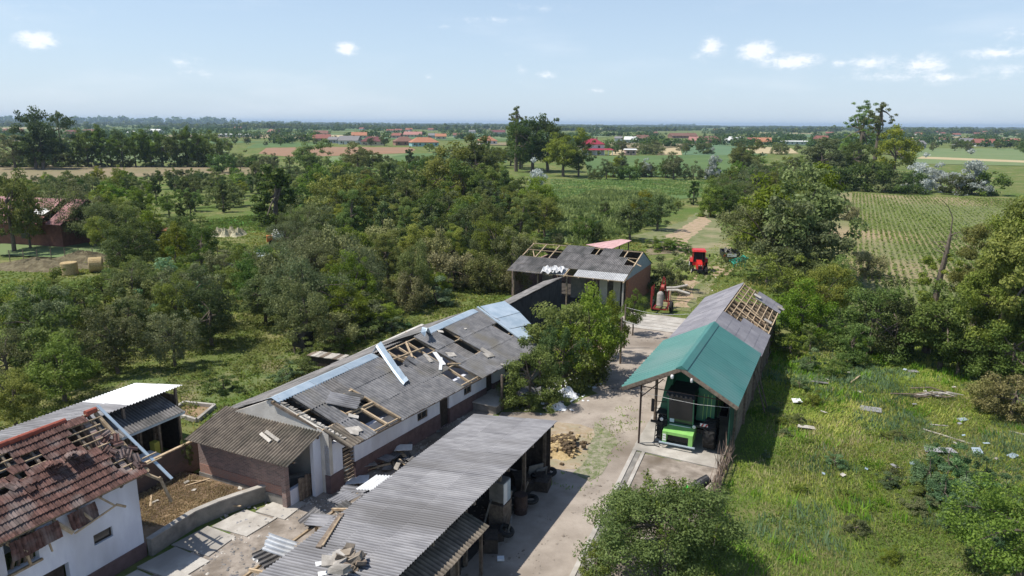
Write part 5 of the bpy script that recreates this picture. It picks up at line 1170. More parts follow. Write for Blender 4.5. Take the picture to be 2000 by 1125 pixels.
# branches pile in meadow
for k in range(12):
    a, b = atg(1812 + random.uniform(-45, 40), 772 + random.uniform(-5, 8)); mb = MB(); l = random.uniform(1.0, 2.4)
    mb.tube([(-l / 2, 0, .1), (0, random.uniform(-.15, .15), random.uniform(.15, .4)), (l / 2, random.uniform(-.2, .2), random.uniform(.1, .5))], [.05, .045, .02], 5); single('dead_branch', mb, M['bark_pale'] if k % 2 else M['wood_old'], 'bare dead branch in the twig pile at the top of the meadow', 'branch', a, b, 0, 'twig pile at the top of the meadow', rot=random.gauss(.2, .25))
# debris along the long barn and on the platform
def strew(n, x0, x1, y0, y1, grp, lab, kinds, zmax=.1, s=1.0, slope=0):
    for k in range(n):
        x = random.uniform(x0, x1); y = random.uniform(y0, y1) + (x - x0) * slope; kind, m = random.choice(kinds)
        l, w = {'board': (random.uniform(.6, 2.2), random.uniform(.08, .2)), 'sheet': (random.uniform(.5, 1.1), random.uniform(.5, .9)), 'scrap': (random.uniform(.25, .8), random.uniform(.2, .5))}[kind]
        debris(x, y, kind, l * s, w * s, random.uniform(0, 3.14), 'broken_' + kind, lab % {'board': 'board', 'sheet': 'corrugated sheet', 'scrap': 'sheet fragment'}[kind], m, grp % {'board': 'boards', 'sheet': 'corrugated sheets', 'scrap': 'fragments'}[kind], z=random.uniform(.02, zmax), tilt=.15 if zmax > .2 else .05)
strew(36, 880, 1000, 760, 792, 'broken %s piled on the platform beside the long barn', 'broken %s in the pile on the platform beside the long barn', [('board', PB_), ('board', W), ('scrap', PB_), ('scrap', M['asbestos']), ('sheet', M['asbestos'])], .85, slope=-.3)
strew(34, 715, 800, 880, 925, 'broken %s heaped in front of the torn roof hole', 'broken %s in the heap below the torn roof of the long barn', [('sheet', M['asbestos']), ('sheet', M['asbestos_dark']), ('scrap', M['asbestos']), ('scrap', PB_), ('board', W)], .4)
strew(30, 630, 900, 880, 985, 'small %s strewn on the yard between the barns', 'small broken %s lying on the yard between the two barns', [('scrap', PB_), ('scrap', M['asbestos']), ('board', W)], .06, .6, slope=-.55)
strew(46, 430, 560, 985, 1060, 'crumbled %s on the gravel beside the pen wall', 'crumbled pale %s on the gravel left of the grey barn', [('scrap', PB_), ('scrap', M['asbestos_pale'])], .04, .3, slope=-.4)
strew(10, 280, 480, 950, 1010, 'small %s on the straw pen floor', 'small pale %s on the straw pen floor', [('scrap', PB_), ('board', W)], .04, .5)
for o_ in [o for o in COL.objects if 'straw pen floor' in str(o.get('label', ''))]: o_.location.z += .29
strew(12, 1330, 1400, 500, 600, 'pale %s dropped on the grass track', 'small pale %s on the grass track beyond the shed', [('scrap', PB_)], .04, .5)
debris(700, 942, 'scrap', 1.1, .9, .4, 'crumpled_sheet', 'crumpled pale sheet alone on the yard path near the buckets', M['plastic_sheet'], z=.12)
debris(913, 825, 'board', .9, .4, 1.4, 'pale_sheet', 'pale rectangular panel on the yard at the far end of the grey barn', M['white_paint'])
debris(790, 892, 'scrap', .9, .8, .4, 'white_fragment', 'large white fragment on top of the dark sheet heap', M['white_sheet'], z=.5)
for k in range(5): debris(1020 + k * 9, 800 + random.uniform(-6, 4), 'sheet', 1.2, .7, 1.2 + k * .2, 'leaning_sheet', 'grey corrugated sheet leaning behind the far end of the grey barn', M['asbestos_pale'], 'sheets leaning behind the grey barn', z=.3 + .1 * k, tilt=.7)
# broken lean-to along the left eave of the near barn
T = Thing('broken_canopy', 'collapsed lean-to of torn pale sheets and timbers along the left side of the grey barn', 'canopy', -17, 19)
for k in range(9):
    b = 13.2 + k * 1.15; mb = MB(); mb.bar((-16.15, b, 2.15), (-17.6 + .2 * (k % 2), b + random.uniform(-.4, .4), 1.75 - .5 * (k % 3 == 1)), .08, .1); T.part('rafter', mb, M['wood'])
for k in range(6): b = 13 + k * 2; mb = MB(); mb.bar((-17.5, b, 0), (-17.5, b + .1, 1.7), .1); T.part('post', mb, M['wood'])
mb = MB(); mb.bar((-17.5, 13, 1.72), (-17.6, 23, 1.6), .09); T.part('beam', mb, M['wood'])
for k in range(20):
    b = random.choice([random.uniform(13.0, 17.5), random.uniform(18.5, 21.8)]); a = random.uniform(-17.3, -16.3); m = [M['asbestos_pale'], M['asbestos_pale'], M['asbestos'], M['asbestos_pale'], M['white_sheet']][k % 5]
    o = link('torn_sheet', sheet_mesh(random.choice((.5, .7, .9)), random.choice((.8, 1.0, 1.2)), m, jag=.12, seed=k % 5), T.e, loc=(a + 17, b - 19, 1.75 + random.uniform(-.15, .3) + (a + 17) * .25), rot=(random.gauss(0, .16), random.gauss(-.2, .2), random.choice((0, 1.57, 3.14)) + random.gauss(0, .25)))
o = link('torn_sheet', sheet_mesh(1.05, 1.3, M['white_sheet']), T.e, loc=(-17.3 + 17, 21.3 - 19, 2.15), rot=(.05, -.25, -.1)); o['label'] = 'bright white ribbed sheet at the far end of the collapsed lean-to'
for k in range(8): mb = MB(); mb.bar((-18.2 + random.uniform(-.3, .6), 13 + k * .5, .1), (-16.6, 13.6 + k * .55, random.uniform(.3, 1.9)), .09, .12); T.part('fallen_beam', mb, M['wood'])
# straw heap at the barn's end with clods
T = Thing('straw_heap', 'heap of golden straw with dark clods at the far corner of the grey barn', 'straw heap', -12.6, 33)
rr = random.Random(4)
def heap(cx, cy, rx, ry, h, m, name, n=26, sd=0):
    r2 = random.Random(sd); mb = MB(); ring = 7; pts = []
    for i in range(ring + 1):
        row = []
        for j in range(n):
            t = 2 * math.pi * j / n; f = i / ring; w = 1 + .18 * math.sin(3 * t + sd) + .1 * math.sin(5 * t)
            z = h * (math.cos(f * math.pi) * .5 + .5) * (1 + .25 * (r2.random() - .5)) if i < ring else -.02
            row.append((cx + rx * f * w * math.cos(t), cy + ry * f * w * math.sin(t), z + r2.uniform(0, .04)))
        pts.append(row)
    for i in range(ring):
        for j in range(n): mb.face(pts[i][j], pts[i + 1][j], pts[i + 1][(j + 1) % n], pts[i][(j + 1) % n])
    return T.part(name, mb, m)
heap(-12.7, 32.6, 1.1, 1.5, .45, M['straw'], 'straw', sd=2)
for k in range(170):
    a = -12.6 + rr.gauss(0, .45); b = 33.0 + rr.gauss(0, .65); z = max(0, .42 - ((a + 12.6) ** 2 + (b - 32.9) ** 2) * .2); s = rr.uniform(.04, .11)
    mb = MB(); mb.hexa([(a + x * s * rr.uniform(.7, 1.2), b + y * s * rr.uniform(.7, 1.2), z + h * s) for h in (-.3, 1.1) for x, y in ((-1, -1), (1, -1), (1, 1), (-1, 1))]); T.part('clod', mb, M['manure'] if k % 4 else M['straw'])
# white plastic rubbish by the bushes
def tarp(px, py, w, l, hgt, label, m, cat='plastic sheet', n=10, sd=1):
    r2 = random.Random(sd); a, b = atg(px, py); mb = MB(); g = [[(-w / 2 + w * i / n + r2.gauss(0, w * .03), -l / 2 + l * j / n + r2.gauss(0, l * .03), hgt * max(0, math.sin(math.pi * i / n) * math.sin(math.pi * j / n)) * r2.uniform(.4, 1.3) + .02) for i in range(n + 1)] for j in range(n + 1)]
    for j in range(n):
        for i in range(n):
            if r2.random() < .06: continue
            mb.face(g[j][i], g[j][i + 1], g[j + 1][i + 1], g[j + 1][i])
    return single('plastic_sheet', mb, m, label, cat, a, b, 0, rot=r2.uniform(0, 1))
tarp(1108, 772, 1.5, .9, .5, 'crumpled white plastic sheet in front of the middle bushes', M['plastic_sheet'], sd=3)
tarp(1090, 798, 1.0, .7, .4, 'smaller white plastic rag nearer the grey barn end', M['plastic_sheet'], sd=4)
tarp(760, 372, 12, 9, 2.2, 'white plastic covered heap in the clearing beyond the trees', M['plastic_sheet'], 'covered heap', n=14, sd=5)
tarp(505, 500, 3, 1.6, .8, 'pale blue-white tarp among the trees left of the long barn', M['blue_white'], 'tarp', sd=6)
for k in range(14): debris(1075 + random.uniform(-20, 45), 788 + random.uniform(-14, 16), 'scrap', random.uniform(.15, .5), random.uniform(.1, .3), random.uniform(0, 3), 'rubbish_scrap', 'small scrap in the litter in front of the middle bushes', [M['asbestos'], M['plastic_sheet'], CD][k % 3], 'litter in front of the middle bushes', z=.05)
# ------------------------------------------------------------------ vegetation
LEAF = {
 'green':  leaf_mat('green_leaves', (.055, .09, .014), (.11, .165, .028), (.18, .24, .045)),
 'dark':   leaf_mat('dark_green_leaves', (.036, .066, .016), (.07, .115, .026), (.12, .17, .042)),
 'yellow': leaf_mat('yellow_green_leaves', (.075, .11, .014), (.145, .19, .026), (.23, .265, .045)),
 'olive':  leaf_mat('dull_olive_leaves', (.06, .085, .028), (.11, .14, .05), (.18, .21, .085), .3),
 'wilt':   leaf_mat('wilted_leaves', (.10, .115, .035), (.19, .20, .07), (.30, .30, .12), .25),
 'silver': leaf_mat('silver_leaves', (.16, .18, .15), (.32, .35, .32), (.48, .51, .48), .25),
 'bright': leaf_mat('bright_green_leaves', (.075, .13, .02), (.13, .21, .035), (.20, .28, .06)),
 'blue':   leaf_mat('blue_green_leaves', (.055, .10, .045), (.09, .16, .065), (.14, .22, .10)),
 'grass':  leaf_mat('meadow_grass', (.10, .18, .035), (.175, .25, .05), (.30, .31, .10), .35),
 'dry':    leaf_mat('dry_grass', (.20, .17, .08), (.33, .28, .14), (.46, .40, .22), .3),
 'crop':   leaf_mat('crop_leaves', (.08, .14, .025), (.13, .21, .04), (.19, .27, .06), .35)}
def np_mesh(name, V, F, m, tint=None, smooth=False):
    me = bpy.data.meshes.new(name); nv = len(V); nf, k = F.shape
    me.vertices.add(nv); me.vertices.foreach_set('co', V.astype(np.float32).ravel())
    me.loops.add(nf * k); me.loops.foreach_set('vertex_index', F.astype(np.int32).ravel())
    me.polygons.add(nf); me.polygons.foreach_set('loop_start', np.arange(nf, dtype=np.int32) * k)
    me.update(calc_edges=True)
    if tint is not None:
        a = me.attributes.new('tint', 'FLOAT', 'FACE'); a.data.foreach_set('value', np.clip(tint, 0, 1).astype(np.float32))
    me.materials.append(m)
    return me
def unit(v): return v / (np.linalg.norm(v, axis=-1, keepdims=True) + 1e-9)
def leaves(C, Nrm, size, rng, aspect=.55, droop=0.0):
    """one folded diamond per leaf"""
    n = len(C); t = unit(np.cross(Nrm, rng.normal(size=(n, 3)))); t[:, 2] -= droop; t = unit(t); b = unit(np.cross(Nrm, t))
    s = (size * rng.uniform(.6, 1.25, n))[:, None]
    V = np.empty((n, 4, 3)); V[:, 0] = C - t * s * .5; V[:, 1] = C + b * s * aspect * .5; V[:, 2] = C + t * s * .5; V[:, 3] = C - b * s * aspect * .5
    return V.reshape(-1, 3), np.arange(n * 4).reshape(-1, 4)
def crown_mesh(name, rx, z0, z1, nclump, nleaf, size, m, seed, style='round', droop=0.0, gap=.0, cs=.24):
    rng = np.random.default_rng(seed)
    h = z1 - z0; d = unit(rng.normal(size=(nclump * 3, 3)))
    r = rng.uniform(.35, 1, len(d)) ** .55
    lob = 1 + .22 * np.sin(d[:, 0] * 3.1 + seed) + .2 * np.sin(d[:, 1] * 3.7 + seed * 1.7) + .16 * np.sin(d[:, 2] * 4.3 + seed)
    P = d * (r * lob)[:, None]
    if style == 'round': keep = P[:, 2] > -.75
    elif style == 'cone': f = np.clip(1 - .75 * (P[:, 2] + 1) / 2, .1, 1) * 1.3; P[:, 0] *= f; P[:, 1] *= f; keep = P[:, 2] > -.98
    elif style == 'column': P[:, 0] *= .8 + .3 * np.sin(P[:, 2] * 5 + seed); keep = P[:, 2] > -1
    elif style == 'dome': P[:, 2] = np.abs(P[:, 2]) * 2 - 1; keep = P[:, 2] > -1.1
    P = P[keep]
    if gap: P = P[(np.sin(P[:, 0] * 3.3 + seed) * np.sin(P[:, 1] * 2.9 + seed * 2) * np.sin(P[:, 2] * 3.7 + seed)) > -1 + gap]
    P = P[:nclump]; n = len(P)
    C = P * np.array([rx, rx, h / 2]) + np.array([0, 0, z0 + h / 2])
    rad = rx * cs * rng.uniform(.6, 1.3, n)
    per = np.maximum(4, (nleaf / n * (rad / rad.mean()) ** 1.5).astype(int)); idx = np.repeat(np.arange(n), per)
    o = unit(rng.normal(size=(len(idx), 3))) * (rng.uniform(0, 1, len(idx)) ** .45)[:, None]
    o[:, 2] *= .62
    L_ = C[idx] + o * rad[idx][:, None]; L_[:, 2] -= droop * rad[idx] * rng.uniform(0, 1.6, len(idx))
    N = unit(o * .8 + np.array([0, 0, .55]) + rng.normal(size=o.shape) * .55)
    V, F = leaves(L_, N, size, rng, droop=droop)
    V[:, 2] = np.maximum(V[:, 2], .02)
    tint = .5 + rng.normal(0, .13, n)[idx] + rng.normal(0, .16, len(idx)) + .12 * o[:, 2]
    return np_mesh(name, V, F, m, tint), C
def trunk_mesh(name, z_top, r0, C, seed, nl=9, m=None, lean=.0):
    rng = random.Random(seed); mb = MB(); zt = z_top; pts = []
    for i in range(5): t = i / 4; pts.append((lean * t * zt + .12 * math.sin(seed + i), .1 * math.cos(seed * 2 + i) * (i > 0), t * zt))
    pts[0] = (0, 0, -.1); mb.tube(pts, [r0 * (1 - .16 * i) for i in range(5)], 7)
    if C is not None:
        for k in rng.sample(range(len(C)), min(nl, len(C))):
            c = Vector(C[k]); f = rng.uniform(.35, .95); p = Vector(pts[2]).lerp(Vector(pts[4]), f); md = p.lerp(c, .5) + Vector((0, 0, .08 * (c - p).length))
            mb.tube([p, md, c], [r0 * .42, r0 * .26, r0 * .08], 5)
    return mb.mesh(name, m or M['bark'])
PROTO = {}
def proto(key, leafkind, rx, z0, z1, ncl, nle, size, seed, trunk=True, r0=None, **kw):
    cm, C = crown_mesh('crown', rx, z0, z1, ncl, nle, size, LEAF[leafkind], seed, **kw)
    tm = trunk_mesh('trunk', z0 + (z1 - z0) * (.92 if kw.get('style') == 'column' or key == 'wispy' else .55), r0 or .035 * z1, C, seed, 9 if trunk else 4)
    PROTO.setdefault(key, []).append((tm, cm, z1, rx))
for v in range(3):
    proto('orchard', ['green', 'olive', 'dark'][v], 2.2, .9, 4.6, 60, 8500, .17, 10 + v, gap=.25)
    proto('walnut', ['yellow', 'green', 'yellow'][v], 3.3, 1.0, 7.0, 90, 15000, .21, 20 + v)
    proto('bush', ['green', 'blue', 'olive'][v], 1.5, 0, 2.4, 34, 5200, .13, 30 + v, trunk=False, style='dome')
    proto('thicket', ['green', 'dark', 'olive'][v], 2.6, .4, 5.4, 80, 10500, .18, 40 + v)
    proto('midtree', ['green', 'dark', 'olive'][v], 3.8, 1.0, 9.0, 80, 7500, .36, 50 + v)
    proto('midbush', ['green', 'olive', 'dark'][v], 3.0, 0, 4.2, 50, 4200, .30, 60 + v, trunk=False, style='dome')
    proto('fartree', ['dark', 'green', 'olive'][v], 4.5, .8, 10.0, 40, 1500, .85, 70 + v)
for v in range(2):
    proto('wilted', 'wilt', 2.3, .2, 4.2, 55, 7500, .20, 80 + v, droop=.7)
    proto('silver', 'silver', 3.2, 0, 4.6, 45, 3800, .34, 90 + v, trunk=False, style='dome')
    proto('willow', 'olive', 2.7, .8, 5.5, 60, 9000, .16, 95 + v, droop=.5, gap=.3)
    proto('bright', 'bright', 1.6, .1, 3.2, 40, 5200, .15, 100 + v, style='dome')
    proto('poplar', ['green', 'olive'][v], 2.8, 3, 17, 95, 7500, .36, 110 + v, gap=.35, cs=.26)
for v in range(3): proto('bigtree', ['yellow', 'green', 'yellow'][v], 3.0, 1.2, 9.5, 85, 24000, .19, 140 + v, gap=.45, cs=.23)
proto('wispy', 'olive', 3.2, 8, 17.5, 60, 3800, .38, 121, gap=.3, cs=.2)
proto('yellowtree', 'yellow', 3.9, .8, 9.5, 80, 7000, .36, 122); proto('yellowtree', 'yellow', 3.9, .8, 8.5, 80, 7000, .36, 123)
proto('conifer', 'dark', 2.0, .3, 7.5, 60, 4500, .3, 124, style='cone')
proto('ivy', 'dark', 1.7, .6, 7.0, 46, 6500, .26, 125, style='cone', droop=.5)
proto('acacia', 'green', 2.2, .1, 4.2, 60, 11000, .15, 126, style='dome'); 
CATN = {'orchard': ('fruit_tree', 'tree'), 'walnut': ('walnut_tree', 'tree'), 'bush': ('shrub', 'shrub'), 'thicket': ('bushy_tree', 'tree'), 'midtree': ('leafy_tree', 'tree'), 'midbush': ('tall_bush', 'bush'),
        'fartree': ('distant_tree', 'tree'), 'wilted': ('wilted_tree', 'tree'), 'silver': ('silver_bush', 'bush'), 'willow': ('willow_tree', 'tree'), 'bright': ('bright_shrub', 'shrub'), 'poplar': ('tall_tree', 'tree'),
        'wispy': ('wispy_tree', 'tree'), 'yellowtree': ('yellow_green_tree', 'tree'), 'conifer': ('conifer', 'tree'), 'ivy': ('ivy_tree', 'tree'), 'acacia': ('bushy_tree', 'tree'), 'bigtree': ('walnut_tree', 'tree')}
def tree(kind, pos, h=None, w=1.0, label='', group=None, v=None, rot=None, lean=0):
    P = PROTO[kind]; tm, cm, z1, rx = P[v % len(P)] if v is not None else random.choice(P)
    s = (h / z1) if h else random.uniform(.8, 1.2)
    nm, cat = CATN[kind]
    e = link(nm, None, loc=(pos[0], pos[1], 0), rot=(lean, lean * .5, random.uniform(0, 6.28) if rot is None else rot), scale=(s * w, s * w, s)); e.empty_display_size = .3
    tag(e, label, cat, group)
    link('trunk', tm, e); link('crown', cm, e)
    return e
def tpx(kind, x, yb, yt, label, group=None, w=1.0, v=None, lean=0):
    """tree standing at the ground seen at picture point (x, yb), as tall as yt shows"""
    p = at(x, yb); d = p.y; lo, hi = .3, 40
    for _ in range(30):
        m_ = (lo + hi) / 2
        if project((p.x, p.y, m_))[1] > yt: lo = m_
        else: hi = m_
    return tree(kind, p, lo * 1.1, w / 1.05, label, group, v, lean=lean)

ORD = 'first second third fourth fifth sixth seventh eighth ninth tenth eleventh twelfth thirteenth fourteenth fifteenth sixteenth seventeenth eighteenth nineteenth twentieth'.split() + ['last'] * 30
# foreground tree at the bottom edge
def hero():
    c = gw(-5.2, 24.5); T = link('young_walnut_tree', None, loc=c, rot=(0, 0, .4), scale=(.9, .9, .78)); tag(T, 'dark green leafy tree at the bottom edge in front of the twig fence', 'tree')
    cm, C = crown_mesh('crown', 3.0, .5, 4.5, 150, 52000, .12, LEAF['green'], 205, cs=.22)
    link('crown', cm, T); link('trunk', trunk_mesh('trunk', 3.0, .13, C, 3, 22), T)
    # upright leading shoots with sparse yellowing leaves
    rng = np.random.default_rng(3); mb = MB(); LV = []; 
    for k in range(26):
        a = rng.uniform(0, 6.28); r = rng.uniform(.4, 2.5); x, y = r * math.cos(a), r * math.sin(a); zz = 3.9 - .12 * r * r * .9; l = rng.uniform(.4, 1.0)
        mb.tube([(x, y, zz - .5), (x * 1.02, y * 1.02, zz + l * .5), (x * 1.05, y * 1.05, zz + l)], [.018, .012, .005], 4)
        t = rng.uniform(0, 1, 46); LV.append(np.stack([x * (1 + .05 * t) + rng.normal(0, .09, 46), y * (1 + .05 * t) + rng.normal(0, .09, 46), zz - .2 + t * (l + .15)], 1))
    LV = np.concatenate(LV); V, F = leaves(LV, unit(rng.normal(size=LV.shape) + [0, 0, .6]), .15, rng)
    link('shoots', mb.mesh('shoots', M['bark']), T)['kind'] = 'stuff'; link('shoot_leaves', np_mesh('shoot_leaves', V, F, LEAF['yellow'], rng.uniform(0, 1, len(F)) * .8), T)
hero()
p = at(1165, 1150); tree('bright', p, 1.7, .8, 'small bright green shrub at the bottom edge left of the big leafy tree')
# ------------- trees one can point at
G_ = tpx
G_('acacia', 1032, 795, 682, 'round bright blue-green bush at the far end of the platform', w=.92)
G_('acacia', 1105, 735, 590, 'tallest bush of the clump between platform and driveway, left part', w=1.05, v=0)
G_('thicket', 1150, 745, 588, 'dense green bush in the middle of the clump beside the driveway', w=.85, v=0)
G_('thicket', 1190, 700, 592, 'green bush at the right side of the clump overhanging the driveway', w=.62, v=0)
G_('orchard', 1100, 765, 650, 'dark small tree at the near end of the driveway clump', w=.6, v=2)
G_('orchard', 1235, 655, 575, 'leaning leafy branch at the far end of the driveway clump', w=.55, v=0)
G_('bush', 1290, 565, 500, 'leafy bush right behind the brick barn gable', w=1.1, v=2)
G_('bush', 1318, 572, 530, 'low bush beside the pale logs', w=.9, v=2)
for k, (x, yb, yt, kd, v, l) in enumerate([
    (1250, 440, 382, 'yellowtree', 0, 'yellow-green round tree left of a pair beyond the brick barn'), (1284, 450, 384, 'midtree', 1, 'dark round tree right of a pair beyond the brick barn'),
    (1230, 470, 395, 'midtree', 2, 'pale green tree beyond the pink shed'), (1143, 472, 425, 'orchard', 0, 'small thin tree behind the brick barn roof'),
    (1325, 408, 392, 'orchard', 0, 'tiny round tree beside the track'), (1354, 400, 355, 'conifer', 0, 'small dark pointed tree at the head of the track'),
    (1395, 405, 362, 'midbush', 0, 'dark bush at the right of the track head'), (1412, 425, 365, 'thicket', 1, 'bush before the hedge at the track'),
    (1500, 552, 405, 'willow', 0, 'grey-green tree beside the farm trailer'), (1540, 575, 410, 'midtree', 2, 'broad olive tree right of the farm trailer'),
    (1520, 545, 350, 'midtree', 0, 'tall olive green tree in the hedge beyond the shed'), (1560, 560, 352, 'midtree', 2, 'tall yellow-olive tree left of the crop field'),
    (1480, 480, 400, 'midtree', 2, 'grey-green tree deep in the hedge'), (1578, 470, 385, 'midtree', 0, 'green tree at the left edge of the crop field'),
    (1540, 620, 520, 'bright', 0, 'bright yellow-green shrub right of the shed ridge'), (1600, 640, 525, 'walnut', 0, 'lush yellow-green tree right of the broken shed roof'),
    (1560, 665, 560, 'thicket', 0, 'dense green shrub beside the shed rear'), (1630, 620, 520, 'thicket', 0, 'light green tree by the crop field corner'),
    (1692, 540, 492, 'wilted', 0, 'fallen pale leafy crown lying in the crop field'), (1655, 430, 395, 'wilted', 1, 'pale broken tree at the left edge of the crop field'),
    (1700, 690, 560, 'acacia', 0, 'dark blue-green round shrub at the top of the meadow'), (1660, 710, 640, 'bright', 1, 'bright green shrub left of the dark round shrub'),
    (1745, 700, 580, 'thicket', 1, 'dark shrub behind the broken trunk'), (1835, 722, 575, 'orchard', 0, 'wide yellow-green tree right of the broken trunk'),
    (1935, 740, 470, 'bigtree', 1, 'tall tree with drooping branches near the right edge'), (1988, 748, 350, 'bigtree', 0, 'tallest yellow-green tree at the right edge'),
    (1970, 760, 620, 'thicket', 1, 'dark shaded tree under the tallest right tree'), (1870, 735, 630, 'thicket', 1, 'dark undergrowth tree right of the broken trunk'),
    (1900, 640, 445, 'bigtree', 2, 'slender tree with gaps against the crop field'), (1780, 690, 610, 'orchard', 2, 'dark low tree at the foot of the broken trunk'),
    (1975, 815, 740, 'wilted', 0, 'wilted fallen crown lying at the right edge of the meadow'), (1935, 800, 745, 'wilted', 1, 'smaller wilted fallen branches left of the fallen crown'),
    (1985, 1150, 960, 'walnut', 1, 'leafy tree in the bottom right corner')]):
    G_(kd, x, yb, yt, l, v=v, w={'walnut': .95, 'wilted': 1.25, 'willow': 1.2, 'bigtree': .8}.get(kd, 1.0))
for k, (x, yb) in enumerate([(1810, 925), (1850, 905), (1880, 945), (1840, 965), (1900, 985), (1870, 1010), (1920, 930), (1960, 1050), (1930, 1090)]):
    G_('bush', x, yb + 20, yb - 35, 'dark blue-green weedy shrub, %s of the clump in the right meadow' % ORD[k], 'weedy shrubs in the right meadow', v=1, w=1.1)
for (x, yb, yt, kd, v, l, w) in [(28, 492, 335, 'midtree', 0, 'dark green tree in front of the pink roofed barn, at the left edge', .75), (60, 486, 385, 'yellowtree', 0, 'yellow-green tree just left of the visible pink roof', .7), (150, 476, 372, 'willow', 1, 'sparse grey tree before the right end of the pink roofed barn', 1.0), (185, 482, 400, 'willow', 0, 'greyish half-bare tree right of the pink roof', 1.1), (215, 478, 405, 'orchard', 0, 'green tree right of the greyish half-bare tree', 1.1), (210, 500, 430, 'walnut', 0, 'yellow-green tree by the left lawn', .9), (355, 505, 435, 'thicket', 0, 'bright green tree beside the blue-grey loader', 1.1), (395, 520, 440, 'thicket', 1, 'dark tree right of the blue-grey loader', .9), (265, 500, 440, 'thicket', 1, 'dark green tree above the manure heap', 1.0)]:
    G_(kd, x, yb, yt, l, v=v, w=w)
for k, (x, yb, yt) in enumerate([(1545, 700, 655), (1580, 725, 690), (1620, 735, 700), (1560, 760, 735), (1520, 680, 640), (1540, 640, 600)]):
    G_('bush', x, yb, yt, 'low green shrub along the meadow edge right of the shed, %s of them' % ORD[k], 'low shrubs right of the shed', v=k % 2, w=1.2)
# broken trunk with ivy, curved bare top
a = at(1808, 690); T = link('storm_broken_tree', None, loc=(a.x, a.y, 0), scale=(1, 1, 1.12)); tag(T, 'tall storm-broken bare tree with a thin curved branch at its top', 'tree')
mb = MB(); mb.tube([(0, 0, -.1), (.1, 0, 2.5), (.25, .1, 5.0), (.45, 0, 7.0), (.6, .1, 8.3)], [.33, .27, .22, .17, .09], 9)
mb.tube([(.6, .1, 8.3), (.65, .2, 9.3), (.3, .3, 10.0), (-.3, .3, 10.5)], [.06, .04, .03, .01], 5)
for k in range(16):
    z = random.uniform(4.8, 8.3); t = random.uniform(0, 6.28); l = random.uniform(.5, 1.6); x = .1 + (z - 2) * .08; mb.tube([(x, 0, z), (x + math.cos(t) * l * .5, math.sin(t) * l * .5, z + random.uniform(-.1, .3)), (x + math.cos(t) * l, math.sin(t) * l, z + random.uniform(-.5, .6))], [.05, .03, .01], 4)
mb.tube([(0, 0, 3.5), (1.6, -.3, 2.2), (2.9, -.6, 3.4)], [.07, .05, .02], 5)
link('trunk', mb.mesh('trunk', M['bark']), T)
cm, _ = crown_mesh('ivy_leaves', 1.5, 3.0, 7.0, 26, 5200, .14, LEAF['yellow'], 301); link('ivy_leaves', cm, T)
